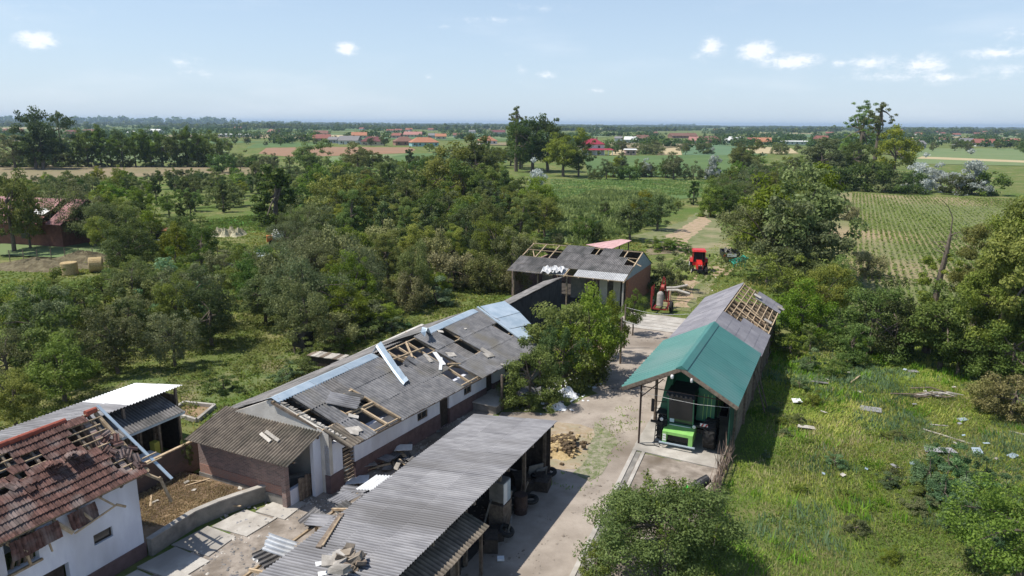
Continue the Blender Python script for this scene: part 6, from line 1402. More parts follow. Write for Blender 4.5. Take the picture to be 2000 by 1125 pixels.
# ------------- mid-distance landmarks
for (x, yb, yt, kd, v, w, l) in [
    (1040, 335, 232, 'midtree', 1, 1.0, 'tall dark tree with flat top left of the red roofed house'), (1008, 335, 218, 'wispy', 0, .9, 'tall wispy tree with feathery crown in the centre on the horizon'),
    (1070, 335, 240, 'midtree', 1, 1.0, 'tall green tree right of the wispy tree'), (1100, 345, 262, 'midtree', 0, 1.1, 'broad tree in front of the red roofed house'),
    (1130, 345, 275, 'midtree', 1, .9, 'dark tree at the right end of the central tree group'), (1015, 330, 262, 'midtree', 1, 1.0, 'dark tree at the foot of the wispy tree'),
    (930, 390, 278, 'midtree', 2, 1.0, 'tall green tree left of the central tree group'), (870, 415, 300, 'yellowtree', 0, 1.15, 'wide yellow-green tree in the centre of the thicket'),
    (905, 420, 320, 'midtree', 1, 1.0, 'dark tree just right of the wide yellow-green tree'), (965, 400, 330, 'midtree', 0, 1.0, 'olive tree before the central clearing'),
    (1045, 400, 340, 'silver', 0, .8, 'pale wind-blown tree at the corner of the green field'), (1010, 410, 350, 'midtree', 1, .9, 'dark round tree at the corner of the green field'),
    (800, 332, 292, 'conifer', 0, 1.0, 'dark conifer in front of the brown field'), (605, 340, 280, 'midtree', 0, 1.3, 'broad round tree before the orange field'),
    (700, 345, 285, 'midtree', 2, 1.1, 'round tree right of the orange field edge'), (655, 345, 320, 'midbush', 0, 1, 'low bush before the orange field'),
    (545, 462, 318, 'ivy', 0, 1.25, 'dark ivy-clad broken tree with bare top among the thicket'), (668, 460, 352, 'yellowtree', 1, 1.0, 'tall yellow-green tree left of the middle'),
    (85, 330, 218, 'midtree', 1, .85, 'tall round-topped tree at the far left horizon'), (70, 330, 262, 'midtree', 1, 1.3, 'dark tree below the tall round-topped tree'), (30, 330, 270, 'midtree', 2, 1.3, 'green tree at the left edge below the horizon'),
    (110, 325, 275, 'midtree', 1, 1.0, 'dark tree right of the tall round-topped tree'), (122, 312, 224, 'wispy', 0, .6, 'thin bare tree beside the tall round-topped tree'),
    (1675, 330, 205, 'poplar', 0, 1.25, 'tall feathery poplar above the right hedge'), (1705, 345, 212, 'wispy', 0, 1.0, 'broken tall poplar with bare top leaning right'), (1660, 350, 280, 'midtree', 1, 1.1, 'dark tree under the feathery poplar'),
    (1745, 350, 262, 'yellowtree', 0, 1.1, 'olive tree right of the tall poplars'), (1600, 365, 280, 'midtree', 2, 1.3, 'broad olive tree left of the tall poplars'), (1448, 340, 282, 'midtree', 0, 1.2, 'round olive tree in the centre right'),
    (1210, 345, 303, 'midtree', 2, .9, 'single tree at the far edge of the green field'), (1315, 352, 303, 'midtree', 2, 1.0, 'tree in the middle of the far hedge'), (1300, 348, 310, 'midtree', 0, .8, 'dark tree in the far hedge left of the middle'),
    (1390, 352, 310, 'silver', 0, .7, 'pale bush in the far hedge near the olive tree'), (1260, 345, 315, 'silver', 1, .6, 'pale bush in the far hedge'),
    (1795, 375, 325, 'silver', 0, 1.0, 'silvery bush in the hedge beyond the crop field, left'), (1835, 375, 328, 'silver', 1, 1.0, 'silvery bush in the hedge beyond the crop field, middle'), (1890, 380, 322, 'silver', 0, 1.0, 'silvery bush in the hedge beyond the crop field, right'),
    (1915, 380, 330, 'midbush', 2, 1.1, 'dark bush at the right end of the hedge beyond the crop field'), (1770, 378, 330, 'midbush', 2, 1.0, 'dark bush at the left end of the silvery hedge'), (1865, 380, 338, 'midbush', 2, .9, 'dark bush between the silvery bushes'),
    (1690, 372, 310, 'midbush', 2, 1.1, 'dark undergrowth below the tall poplars'), (1640, 372, 320, 'midbush', 2, 1.0, 'dark undergrowth left of the tall poplars'), (1725, 375, 325, 'midbush', 1, 1.0, 'grey-green undergrowth right of the tall poplars'),
    (1530, 360, 320, 'midbush', 1, 1.0, 'olive bush before the village at the right'), (1560, 355, 310, 'midtree', 0, .8, 'small tree before the white building at the right')]:
    G_(kd, x, yb, yt, l, v=v, w=w)
for n_, x in enumerate(range(155, 440, 21)):     # dark row at the far left field edge
    h = random.uniform(40, 74); G_('midtree', x + random.uniform(-6, 6), 326, 326 - h, '%s dark tree from the left in the row beyond the left field' % ORD[n_], 'row of dark trees along the left field', v=1 if x % 2 else 0, w=random.uniform(.6, .95))
for n_, x in enumerate(range(0, 520, 26)): G_('midbush', x + random.uniform(-6, 6), 326, random.uniform(296, 310), '%s low dark bush from the left under the tree row at the left field' % ORD[n_], 'bushes under the left tree row', v=2 if x % 3 else 1, w=random.uniform(.9, 1.3))
for n_, x in enumerate(range(440, 900, 26)): G_(['midbush', 'midtree', 'midtree'][n_ % 3], x + random.uniform(-8, 8), random.uniform(326, 338), random.uniform(296, 312), '%s bush from the left in the hedge before the orange field' % ORD[n_], 'hedge before the orange field', w=random.uniform(.9, 1.2))
for n_, x in enumerate(range(1165, 1450, 16)): G_(['midbush', 'midtree'][n_ % 2], x + random.uniform(-7, 7), random.uniform(344, 352), random.uniform(314, 332), '%s bush from the left in the hedge beyond the green meadow' % ORD[n_], 'hedge beyond the green meadow', w=random.uniform(.8, 1.1), v=[0, 1, 2][x % 3])
# ------------- thickets: trees filling the areas between
LMARK = [(40, 'above the ridge of the tiled house'), (130, 'below the two straw bales'), (230, 'above the pale long shed'), (330, 'above the bright white shed sheets'), (430, 'above the concrete garden bed'),
 (520, 'above the gable of the long barn'), (600, 'around the dark water tank'), (690, 'behind the near metal ridge'), (780, 'behind the torn middle of the long barn'), (870, 'behind the far metal ridge'), (960, 'behind the dark high wall'),
 (1050, 'left of the brick barn'), (1160, 'behind the brick barn'), (1400, 'left of the farm trailer'), (1480, 'right of the farm trailer'), (1560, 'right of the broken shed roof'), (1650, 'at the near corner of the crop field'),
 (1750, 'left of the broken trunk'), (1860, 'right of the broken trunk'), (1960, 'at the right edge of the picture')]
ADJ = {'bigtree': 'loose-crowned tree', 'conifer': 'dark pointed tree', 'bright': 'bright green shrub', 'orchard': 'airy fruit tree', 'walnut': 'broad-leaved tree', 'thicket': 'bushy tree', 'wilted': 'wilted pale tree', 'willow': 'greyish drooping tree', 'midtree': 'round-crowned tree', 'midbush': 'spreading bush', 'yellowtree': 'yellow-green tree', 'bush': 'low shrub'}
def fill(poly, spacing, kinds, hr, label, group, seed, wr=(.75, 1.05), avoid=(), cap=None):
    r = random.Random(seed); P = [at(x, y) for x, y in poly]; Pxy = [(p.x, p.y) for p in P]; pts = []
    x0, x1 = min(p[0] for p in Pxy), max(p[0] for p in Pxy); y0, y1 = min(p[1] for p in Pxy), max(p[1] for p in Pxy)
    tries = int((x1 - x0) * (y1 - y0) / spacing ** 2 * 5); AV = [[(at(x, y).x, at(x, y).y) for x, y in q] for q in avoid]
    for _ in range(tries):
        x, y = r.uniform(x0, x1), r.uniform(y0, y1)
        if not inpoly(x, y, Pxy) or any(inpoly(x, y, q) for q in AV): continue
        if any((x - a) ** 2 + (y - b) ** 2 < spacing ** 2 for a, b in pts): continue
        a, b = w2g(Vector((x, y, 0)))
        if -29.5 < a < -3 and 10 < b < 60: continue
        px, py = project((x, y, 0)); h = r.uniform(*hr)
        if cap:
            ct = np.interp(px, [c[0] for c in cap], [c[1] for c in cap]) + r.uniform(-6, 14)
            while h > .8 and project((x, y, h))[1] < ct: h *= .93
            if h < 1.1: continue
        pts.append((x, y)); kd = r.choice(kinds); w = r.uniform(*wr) * min(1.6, (sum(hr) / 2 / h) ** .5)
        lab = '%s %s, %s row %s' % ('tall' if h > .62 * hr[1] + .38 * hr[0] else 'low' if h < .35 * hr[1] + .65 * hr[0] else 'medium', ADJ.get(kd, 'tree'), ('back', 'middle', 'front')[min(2, int(3 * (y1 - y) / (y1 - y0)))], min(LMARK, key=lambda l: abs(l[0] - px))[1])
        state = random.getstate(); random.seed(r.random()); tree(kd, (x, y), h, w, lab, group); random.setstate(state)
    return len(pts)
nt = 0
nt += fill([(0, 850), (0, 630), (150, 615), (225, 590), (300, 570), (430, 550), (480, 560), (460, 660), (400, 715), (330, 745), (180, 775), (100, 815)], 3.05, ['thicket', 'orchard', 'walnut', 'willow', 'orchard', 'thicket', 'bush'], (3.4, 5.8), '', 'orchard left of the sheds', 1, cap=[(0, 545), (200, 535), (260, 470), (400, 485), (540, 490)], avoid=[[(405, 590), (470, 580), (470, 640), (400, 640)]])
nt += fill([(480, 560), (560, 520), (1000, 490), (1030, 560), (930, 575), (800, 600), (720, 640), (660, 660), (590, 690), (520, 665), (460, 640)], 3.4, ['thicket', 'walnut', 'orchard', 'bigtree', 'willow', 'wilted'], (3.6, 6.8), '', 'thicket behind the long barn', 2, cap=[(400, 490), (540, 480), (600, 440), (800, 420), (1000, 430), (1100, 450)])
nt += fill([(620, 500), (700, 440), (1000, 425), (1080, 440), (1060, 470), (1000, 495), (640, 520)], 4.6, ['bigtree', 'walnut', 'midtree', 'bigtree', 'conifer'], (5, 8), 'yellow-green tree in the thicket beyond the long barn', 'thicket beyond the long barn', 3)
nt += fill([(560, 420), (700, 360), (960, 365), (1000, 400), (980, 425), (700, 440), (640, 470)], 5.8, ['midtree', 'midtree', 'midbush', 'yellowtree', 'bigtree', 'conifer'], (5, 9), 'tree in the wood behind the clearing', 'wood behind the clearing', 4, avoid=[[(680, 385), (820, 375), (820, 345), (690, 345)]])
nt += fill([(150, 540), (190, 480), (330, 450), (420, 462), (620, 462), (560, 520), (300, 540)], 4.4, ['thicket', 'orchard', 'midtree', 'willow', 'yellowtree'], (4, 6.5), 'tree in the grove around the farm lane at the left', 'grove at the left farm lane', 5, avoid=[[(0, 560), (0, 480), (210, 480), (215, 545)], [(395, 505), (545, 505), (545, 420), (395, 425)]], cap=[(150, 400), (400, 420), (430, 470), (520, 470), (540, 400), (640, 390)])
nt += fill([(150, 445), (150, 395), (280, 378), (420, 376), (640, 374), (560, 400), (420, 420), (400, 455), (220, 455)], 6.0, ['midtree', 'midbush', 'midtree', 'yellowtree', 'conifer'], (4, 7), '', 'wooded belt beyond the farm lane', 6, cap=[(100, 345), (640, 340)], avoid=[[(545, 470), (640, 440), (640, 390), (545, 400)]])
nt += fill([(0, 440), (0, 400), (60, 395), (70, 440), (60, 450)], 5.2, ['midtree', 'yellowtree'], (5, 7), 'tree before the pink roofed building at the left edge', 'trees before the pink roofed building', 7)
nt += fill([(500, 352), (900, 345), (980, 352), (950, 365), (640, 362), (430, 362)], 7.5, ['midtree', 'midbush'], (3.5, 6), 'tree in the far belt beyond the wooded area', 'far belt of trees', 8)
nt += fill([(1520, 580), (1500, 500), (1485, 440), (1490, 400), (1520, 365), (1580, 370), (1575, 420), (1575, 500), (1590, 560), (1580, 610), (1540, 600)], 4.6, ['midtree', 'thicket', 'walnut', 'bigtree'], (4, 6.5), 'tree in the hedge between the track and the crop field', 'hedge between track and crop field', 9)
nt += fill([(1530, 650), (1620, 640), (1760, 675), (2000, 690), (2000, 745), (1900, 735), (1760, 700), (1640, 700), (1560, 690)], 3.0, ['thicket', 'orchard', 'walnut', 'bright'], (1.4, 3.0), 'tree in the thicket between meadow and crop field', 'thicket above the meadow', 10)
nt += fill([(1380, 430), (1400, 370), (1520, 345), (1600, 352), (1560, 372), (1450, 400), (1420, 430)], 5.0, ['midtree', 'midbush', 'willow'], (4, 7), 'tree beside the head of the track', 'trees at the head of the track', 11)
nt += fill([(1085, 480), (1110, 430), (1180, 420), (1225, 455), (1150, 480)], 5.5, ['bush', 'thicket'], (1.6, 3.2), 'low shrub behind the brick barn', 'shrubs behind the brick barn', 12)
fill([(630, 700), (700, 668), (800, 612), (930, 577), (1010, 572), (1000, 545), (900, 552), (760, 600), (640, 660)], 2.5, ['thicket', 'wilted', 'bush', 'walnut'], (1.8, 3.6), '', 'scrub against the back of the long barn', 14, wr=(.9, 1.3))
fill([(-60, 405), (-60, 350), (150, 350), (450, 349), (640, 350), (640, 378), (280, 382), (150, 396), (60, 400)], 6.0, ['midtree', 'midbush', 'midbush', 'yellowtree', 'conifer'], (3, 6.5), '', 'thin trees at the near edge of the left field', 13, cap=[(-60, 352), (60, 345), (200, 330), (640, 326)])
for n_ in range(110):      # field trees and hedgerows between the yard and the village
    x, y = random.choice([(random.uniform(0, 450), random.uniform(288, 312)), (random.uniform(430, 760), random.uniform(276, 287)), (random.uniform(800, 1130), random.uniform(296, 330)), (random.uniform(1160, 1460), random.uniform(284, 304)), (random.uniform(1440, 1780), random.uniform(290, 340)), (random.uniform(1750, 2010), random.uniform(286, 300))])
    G_(random.choice(['fartree', 'midbush', 'fartree', 'midtree']), x, y, y - (y - 236) * random.uniform(.2, .42), 'single hedgerow tree between the wood and the village', 'hedgerow trees before the village', w=random.uniform(.9, 1.4))
print('filler trees', nt)
# ------------- ground plants
def vnoise(x, y, f, seed=0, oct_=4):
    """smooth fractal value noise, 0..1"""
    out = 0; amp = 1; tot = 0
    for o in range(oct_):
        X, Y = np.asarray(x) * f, np.asarray(y) * f; i, j = np.floor(X), np.floor(Y); u, v = X - i, Y - j; u, v = u * u * (3 - 2 * u), v * v * (3 - 2 * v)
        h = lambda a, b: np.modf(np.abs(np.sin(a * 127.1 + b * 311.7 + seed * 17.3 + o * 5.1) * 43758.5453))[0]
        out = out + amp * (h(i, j) * (1 - u) * (1 - v) + h(i + 1, j) * u * (1 - v) + h(i, j + 1) * (1 - u) * v + h(i + 1, j + 1) * u * v); tot += amp; amp *= .55; f *= 2.1
    return out / tot
def scatter(name, n, region, zone, blade, spread, kinds, kind_label, hgt=(.15, .4), seed=1, width=.05, keep=None, dist_scale=True):
    """tufts of blades over a region of the yard's frame; region (a0, a1, b0, b1); zone(a, b) -> bool array"""
    rng = np.random.default_rng(seed); a = rng.uniform(region[0], region[1], n); b = rng.uniform(region[2], region[3], n); k = zone(a, b); a, b = a[k], b[k]
    X = a * GV.x + b * GU.x; Y = a * GV.y + b * GU.y; n = len(a)
    patch_ = .5 + 2.0 * (vnoise(X, Y, .22, seed) - .5) + rng.normal(0, .12, n)
    idx = np.repeat(np.arange(n), blade); m_ = len(idx)
    ox, oy = rng.normal(0, spread, m_), rng.normal(0, spread, m_); bx, by = X[idx] + ox, Y[idx] + oy
    h = rng.uniform(hgt[0], hgt[1], m_) * (.6 + .7 * np.clip(patch_[idx], 0, 1.2)); th = rng.uniform(0, 6.283, m_); ln = (rng.normal(0, .5, m_) + 1.3 * (vnoise(bx, by, .35, 9) - .4)) * h; th = np.where(np.abs(ln) > .2 * h, 6.283 * vnoise(bx, by, .12, 5, 2) + rng.normal(0, .5, m_), th); w = width * rng.uniform(.6, 1.4, m_)
    if dist_scale: w = w * np.clip(by / 30, .8, 3)
    V = np.empty((m_, 3, 3)); cx, sx = np.cos(th), np.sin(th)
    V[:, 0] = np.stack([bx - cx * w, by - sx * w, np.full(m_, .0)], 1); V[:, 1] = np.stack([bx + cx * w, by + sx * w, np.full(m_, .0)], 1)
    V[:, 2] = np.stack([bx + ln * sx * 1.2, by - ln * cx * 1.2, h], 1)
    t = np.clip(patch_[idx] * .8 + rng.normal(0, .15, m_), 0, 1)
    o = link(name, np_mesh(name, V.reshape(-1, 3), np.arange(m_ * 3).reshape(-1, 3), LEAF[kinds], t)); tag(o, kind_label, kinds if kinds != 'dry' else 'grass', kind='stuff'); return o
def meadow(a, b): return (a > -3.9 + .0 * b) & ~((a < -3.2) & (b > 57)) & ~((a > -5) & (b > 62) & (a > 2))
GN = lambda a, b, f, sd: vnoise(a, b, f, sd)
RM = np.random.default_rng(5)
o = scatter('meadow_grass', 66000, (-4.2, 40, 14, 64), meadow, 5, .15, 'grass', 'mixed green and yellowing long grass of the right meadow', (.05, .20), 1, .026); o['category'] = 'grass'
o = scatter('dark_meadow_grass', 20000, (-4.2, 38, 14, 60), lambda a, b: meadow(a, b) & (GN(a, b, .3, 3) + RM.normal(0, .04, len(a)) > .53), 8, .17, 'blue', 'patches of darker blue-green grass in the meadow', (.12, .34), 12, .026); o['category'] = 'grass'
o = scatter('brown_meadow_grass', 30000, (-3.0, 36, 14, 58), lambda a, b: meadow(a, b) & (GN(a, b, .16, 21) + RM.normal(0, .05, len(a)) + .10 * np.exp(-((a - 5) / 7) ** 2 - ((b - 27) / 8) ** 2) > .50), 8, .2, 'wilt', 'patches of flattened brownish grass in the middle of the meadow', (.06, .24), 3, .022); o['category'] = 'grass'
o = scatter('dry_meadow_grass', 12000, (-3.0, 36, 14, 56), lambda a, b: meadow(a, b) & (GN(a, b, .2, 33) + RM.normal(0, .05, len(a)) + .09 * np.exp(-((a - 5) / 6) ** 2 - ((b - 25) / 6) ** 2) > .545), 7, .2, 'dry', 'streaks of straw-coloured dry grass in the meadow', (.05, .2), 14, .018); o['category'] = 'grass'
o = scatter('meadow_weeds', 3600, (-4.0, 36, 16, 58), lambda a, b: meadow(a, b) & (GN(a, b, .4, 41) > .56), 14, .2, 'bright', 'taller bright green weeds standing in the meadow', (.15, .5), 2, .035); o['category'] = 'weeds'
def cover(name, n, region, zone, kind, size, lab, seed, zz=(.02, .12)):
    rng = np.random.default_rng(seed); a = rng.uniform(region[0], region[1], n); b = rng.uniform(region[2], region[3], n); k = zone(a, b); a, b = a[k], b[k]
    c = 6 * (vnoise(a, b, .5, seed) - .52) + rng.normal(0, .2, len(a)); k = c > .1; a, b, c = a[k], b[k], c[k]
    i = np.repeat(np.arange(len(a)), 9); a, b, c = a[i] + rng.normal(0, .16, len(i)), b[i] + rng.normal(0, .16, len(i)), c[i]
    P = np.stack([a * GV.x + b * GU.x, a * GV.y + b * GU.y, rng.uniform(zz[0], zz[1], len(a)) * (1 + np.clip(c, 0, 1))], 1)
    V, F = leaves(P, unit(rng.normal(size=P.shape) * .5 + [0, 0, .9]), size, rng, .7); V[:, 2] = np.maximum(V[:, 2], .005)
    o = link(name, np_mesh(name, V, F, LEAF[kind], .3 + .4 * np.clip(c, 0, 1) + rng.normal(0, .15, len(a)))); tag(o, lab, 'weeds', kind='stuff')
cover('creeping_weeds', 12000, (-3.8, 38, 14, 62), meadow, 'green', .10, 'patches of low creeping broad-leaved weeds in the meadow', 51)
cover('light_weeds', 3000, (-3.8, 38, 14, 62), meadow, 'bright', .09, 'patches of light green clover-like weeds in the meadow', 52, (.03, .2))
def garden(a, b):
    out = (a < -29.8) | (b > 62.5) & (a < -5) | ((a < -28.6) & (b > 24))
    TP = [w2g(at(x, y)) for x, y in [(1245, 640), (1215, 560), (1290, 545), (1250, 470), (1200, 455), (1330, 405), (1400, 400), (1455, 480), (1450, 640)]]
    trk = np.array([inpoly(x, y, TP) for x, y in zip(a, b)])
    return out & ~((a > -34.5) & (b < 24.5)) & ~((a > -30) & (b > 61) & (b < 71.5) & (a < -17.5)) & ~trk
o = scatter('garden_grass', 46000, (-90, 6, 15, 150), garden, 4, .25, 'grass', 'rough garden grass under and between the trees', (.05, .2), 4, .05); o['category'] = 'grass'
o = scatter('track_grass', 9000, (-24, 2, 62, 130), lambda a, b: (np.abs(a) >= 0) & ~garden(a, b) & (b > 62.5) & (a > -17), 4, .25, 'grass', 'short trodden grass around the farm track', (.03, .1), 16, .04); o['category'] = 'grass'
o = scatter('garden_weeds', 7000, (-60, 4, 20, 130), garden, 10, .22, 'bright', 'leafy green weeds between the garden trees', (.05, .16), 6, .06); o['category'] = 'weeds'
cover('garden_ground_leaves', 16000, (-62, -29.6, 18, 75), garden, 'green', .14, 'low leafy growth covering the garden floor behind the sheds', 54, (.03, .22))
def pen(a, b): return (a > -28.0) & (a < -24.2) & (b > 16.6) & (b < 21.5)
o = scatter('pen_straw', 3400, (-28, -24, 16, 22), lambda a, b: pen(a, b) & (b > 17.8 + .3 * np.sin(a * 3)), 5, .1, 'dry', 'loose dry straw littered over the pen floor', (.03, .12), 7, .02, dist_scale=False); o['category'] = 'straw'; o.location.z = .3
o = scatter('yard_weeds', 700, (-16.5, -9.3, 24, 57), lambda a, b: ((a > -12) & (a < -9.6) & (b > 29) & (b < 40)) | ((a < -16.3) & (b > 38)), 9, .12, 'grass', 'sparse weeds growing through the driveway gravel', (.03, .12), 8, .03, dist_scale=False); o['category'] = 'weeds'
# dry wilted plants of the small pen behind the platform
o = scatter('dry_pen_plants', 900, (-18.9, -16.4, 44.5, 52), lambda a, b: a < 0, 8, .15, 'dry', 'dry golden plants in the small plot beside the dark high wall', (.1, .4), 9, .05); o['category'] = 'plants'
# big leafed vines behind the long barn
a0 = at(700, 655)
for k, (x, y) in enumerate([(690, 672), (715, 668), (740, 655), (765, 650), (670, 683), (725, 645), (790, 640), (650, 690), (620, 700), (560, 745), (590, 735), (440, 765)]):
    tree('bush', at(x, y), random.uniform(.8, 1.5), 1.5, 'low leafy vine mound behind the long barn roof, %s of the mounds' % ORD[k], 'vine mounds behind the long barn', v=0 if k % 3 else 1)
rm_ = random.Random(71)
for k in range(24):
    x, y = rm_.uniform(1490, 1990), rm_.uniform(735, 1110)
    a_, b_ = atg(x, y)
    if a_ < -3.2: continue
    tree('bush', at(x, y), rm_.uniform(.3, .75), rm_.uniform(1.3, 2.0), 'low leafy weed clump standing in the meadow grass', 'weed clumps scattered in the meadow', v=[0, 0, 1, 2][k % 4])
# fine rubble on the yard
def crumbs(name, n, region, zone, m, size, lab, seed):
    rng = np.random.default_rng(seed); a = rng.uniform(region[0], region[1], n); b = rng.uniform(region[2], region[3], n); k = zone(a, b, rng); a, b = a[k], b[k]; n = len(a)
    s = size * rng.lognormal(0, .5, n); O = np.array([(-1, -1, 0), (1, -1, 0), (1, 1, 0), (-1, 1, 0), (-.6, -.7, .8), (.7, -.5, .7), (.6, .7, .9), (-.7, .6, .7)]) * .5
    th = rng.uniform(0, 6.28, n); c, d = np.cos(th), np.sin(th); x = a * GV.x + b * GU.x; y = a * GV.y + b * GU.y; st = rng.uniform(.5, 1.6, n)
    V = np.stack([x[:, None] + s[:, None] * (O[None, :, 0] * c[:, None] * st[:, None] - O[None, :, 1] * d[:, None]), y[:, None] + s[:, None] * (O[None, :, 0] * d[:, None] * st[:, None] + O[None, :, 1] * c[:, None]), .01 + s[:, None] * O[None, :, 2] * .7 + 0 * x[:, None]], 2).reshape(-1, 3)
    F = (np.array([(4, 5, 6, 7), (0, 1, 5, 4), (1, 2, 6, 5), (2, 3, 7, 6), (3, 0, 4, 7)])[None] + 8 * np.arange(n)[:, None, None]).reshape(-1, 4)
    o = link(name, np_mesh(name, V, F, m)); tag(o, lab, 'rubble', kind='stuff')
crumbs('pale_rubble', 5200, (-22.5, -16.3, 14, 44), lambda a, b, r: (vnoise(a, b, .45, 61) + r.normal(0, .05, len(a)) > .53) & ~((a < -20.4) & (b > 24)), M['board_pale'], .055, 'small pale crumbs of broken sheet strewn over the yard between the barns', 61)
crumbs('dark_rubble', 3000, (-22.5, -16.3, 14, 44), lambda a, b, r: (vnoise(a, b, .4, 62) + r.normal(0, .05, len(a)) > .54) & ~((a < -20.4) & (b > 24)), M['asbestos'], .06, 'small dark crumbs of broken sheet strewn over the yard between the barns', 62)
crumbs('drive_pebbles', 5200, (-16.5, -9.2, 14, 57), lambda a, b, r: vnoise(a, b, .35, 63) + r.normal(0, .06, len(a)) > .55, M['gravel_dirty'], .045, 'loose pebbles lying on the driveway', 63)
crumbs('plastic_litter', 260, (-16.8, -13.6, 36.5, 44), lambda a, b, r: vnoise(a, b, .8, 64) > .5, M['plastic_sheet'], .09, 'small white litter in front of the middle bushes', 64)
# yellowish spindly tree in the pen
G_('orchard', 367, 925, 868, 'thin olive sapling in the corner of the straw pen', v=1, w=.45)
# crop field with rows
def crop_rows():
    rng = np.random.default_rng(12); P = []; T_ = []
    for r in range(64):
        a = .5 + r * .75
        b = np.arange(66, 203, .22) + rng.uniform(-.1, .1); k = len(b)
        aa = a + rng.normal(0, .06, k) + .012 * (b - 66) * .0; dens = .6 + .4 * np.sin(b * .05 + a * .1) + .3 * np.sin(b * .13 + a * .5)
        dry = np.clip(.5 + .5 * np.sin((b - 120) * .035 + .3) + .2 * np.sin(a * .35), 0, 1)
        for j in range(2):
            ok = rng.uniform(0, 1, k) < np.clip(dens - .45 * dry + .35, .3, 1); P.append(np.stack([aa + rng.normal(0, .10, k), b + rng.normal(0, .12, k), rng.uniform(.12, .38, k)], 1)[ok]); T_.append((.3 + .5 * dry + rng.normal(0, .15, k))[ok])
    P = np.concatenate(P); t = np.concatenate(T_); W_ = np.stack([P[:, 0] * GV.x + P[:, 1] * GU.x, P[:, 0] * GV.y + P[:, 1] * GU.y, P[:, 2]], 1)
    V, F = leaves(W_, unit(rng.normal(size=W_.shape) * .5 + [0, 0, 1]), .36, rng, .8); V[:, 2] = np.maximum(V[:, 2], .05)
    o = link('crop_rows', np_mesh('crop_rows', V, F, LEAF['crop'], t)); tag(o, 'long straight rows of low green crop plants on the right field', 'crop', kind='stuff')
M['crop_soil'] = mat('crop_soil', (.19, .195, .085), (.14, .165, .06), .98, .12, .05, 8, detail=8, c3=(.33, .25, .15))
patch('crop_field', [(-1.0, 66), (52, 66), (52, 204), (-4, 204)], M['crop_soil'], .03, grid=True, jag=1.0, seed=31)
crop_rows()
# vegetable patch and tall weeds beside the track
M['veg_soil'] = mat('vegetable_soil', (.26, .20, .14), (.16, .15, .07), .98, 1.0, .05, 8, detail=8)
patch('vegetable_patch', [(1262, 500), (1340, 492), (1350, 480), (1300, 476), (1262, 488)], M['veg_soil'], .034, jag=.3, seed=32)
for k, (x, y, w) in enumerate([(1295, 486, 1.4), (1325, 484, 1.3), (1345, 492, 1.0), (1275, 480, 1.2), (1310, 480, 1.3)]): tree('bright', at(x, y + 4), random.uniform(1.3, 1.9), w * 1.5, 'feathery bright green asparagus clump beside the vegetable patch', 'green clumps beside the vegetable patch')
o = scatter('vegetable_rows', 900, (-20, -10, 78, 96), lambda a, b: np.abs(np.mod(a, 1.0) - .5) < .2, 8, .12, 'crop', 'sparse vegetable plants in the small patch beside the track', (.1, .4), 10, .08); o['category'] = 'plants'
# lush tall growth on the green centre field
def lush(name, n, poly, kind, hgt, lab, seed, wd=.12, blade=5):
    rng = np.random.default_rng(seed); P = [at(x, y) for x, y in poly]; G2 = [w2g(p) for p in P]; A = [g[0] for g in G2]; B_ = [g[1] for g in G2]
    def zone(a, b): return np.array([inpoly(x, y, G2) for x, y in zip(a, b)], dtype=bool)
    o = scatter(name, n, (min(A), max(A), min(B_), max(B_)), zone, blade, .5, kind, lab, hgt, seed, wd); o['category'] = 'plants'
lush('tall_weeds', 9000, [(1085, 470), (1080, 400), (1170, 372), (1290, 380), (1330, 400), (1230, 455), (1130, 480)], 'bright', (.3, 1.0), 'tall pale green weeds on the field beyond the brick barn', 41, .10)
lush('meadow_growth', 7000, [(1080, 400), (1080, 352), (1400, 352), (1380, 385), (1170, 375)], 'grass', (.2, .5), 'mown green grass of the meadow in the centre', 42, .10)
lush('green_plot', 5000, [(415, 455), (410, 430), (520, 418), (560, 405), (625, 398), (620, 420), (540, 450)], 'bright', (.1, .3), 'bright green lush crop plot among the trees at the left', 43, .10)
# ------------------------------------------------------------------ fields and far country
F_ = {}
def fmat(n, c1, c2, s=.05): return mat(n, c1, c2, .98, s, .0, detail=8)
F_['tan'] = fmat('stubble_field', (.26, .20, .12), (.19, .17, .085), .08); F_['gold'] = fmat('golden_stubble', (.46, .38, .22), (.40, .32, .18)); F_['orange'] = fmat('ploughed_orange_field', (.30, .17, .10), (.25, .155, .09))
F_['green'] = fmat('green_field', (.07, .125, .035), (.11, .17, .05)); F_['bright'] = fmat('bright_green_plot', (.07, .19, .03), (.09, .22, .035), .3); F_['pale'] = fmat('pale_green_field', (.13, .19, .07), (.17, .21, .09)); F_['blue'] = fmat('cabbage_green_field', (.09, .16, .08), (.12, .19, .09))
z = .04
def field(n, pts, m, name='field'):
    global z; z += .006; patch(name, pts, F_[m], z)
field('left', [(-300, 345), (-300, 326), (0, 322), (160, 323), (330, 325), (560, 327), (540, 340), (300, 344), (0, 362), (-300, 380)], 'tan')
field('', [(405, 458), (408, 430), (520, 416), (560, 403), (632, 396), (630, 424), (545, 452)], 'bright')
field('', [(505, 300), (520, 289), (640, 287), (800, 288), (812, 292), (800, 299), (640, 305), (560, 306)], 'orange')
field('', [(640, 306), (800, 300), (800, 312), (640, 318)], 'pale')
field('', [(480, 290), (500, 280), (640, 277), (640, 286), (520, 288)], 'green')
field('', [(150, 290), (420, 286), (450, 300), (440, 318), (140, 314)], 'pale')
field('', [(765, 306), (800, 300), (990, 298), (990, 318), (790, 325)], 'green')
field('', [(1080, 405), (1075, 350), (1410, 350), (1410, 380), (1240, 400), (1130, 470), (1060, 470)], 'green')
field('', [(1140, 306), (1290, 304), (1420, 302), (1440, 345), (1150, 347)], 'green')
field('', [(1190, 303), (1200, 293), (1250, 290), (1247, 296), (1240, 303)], 'gold')
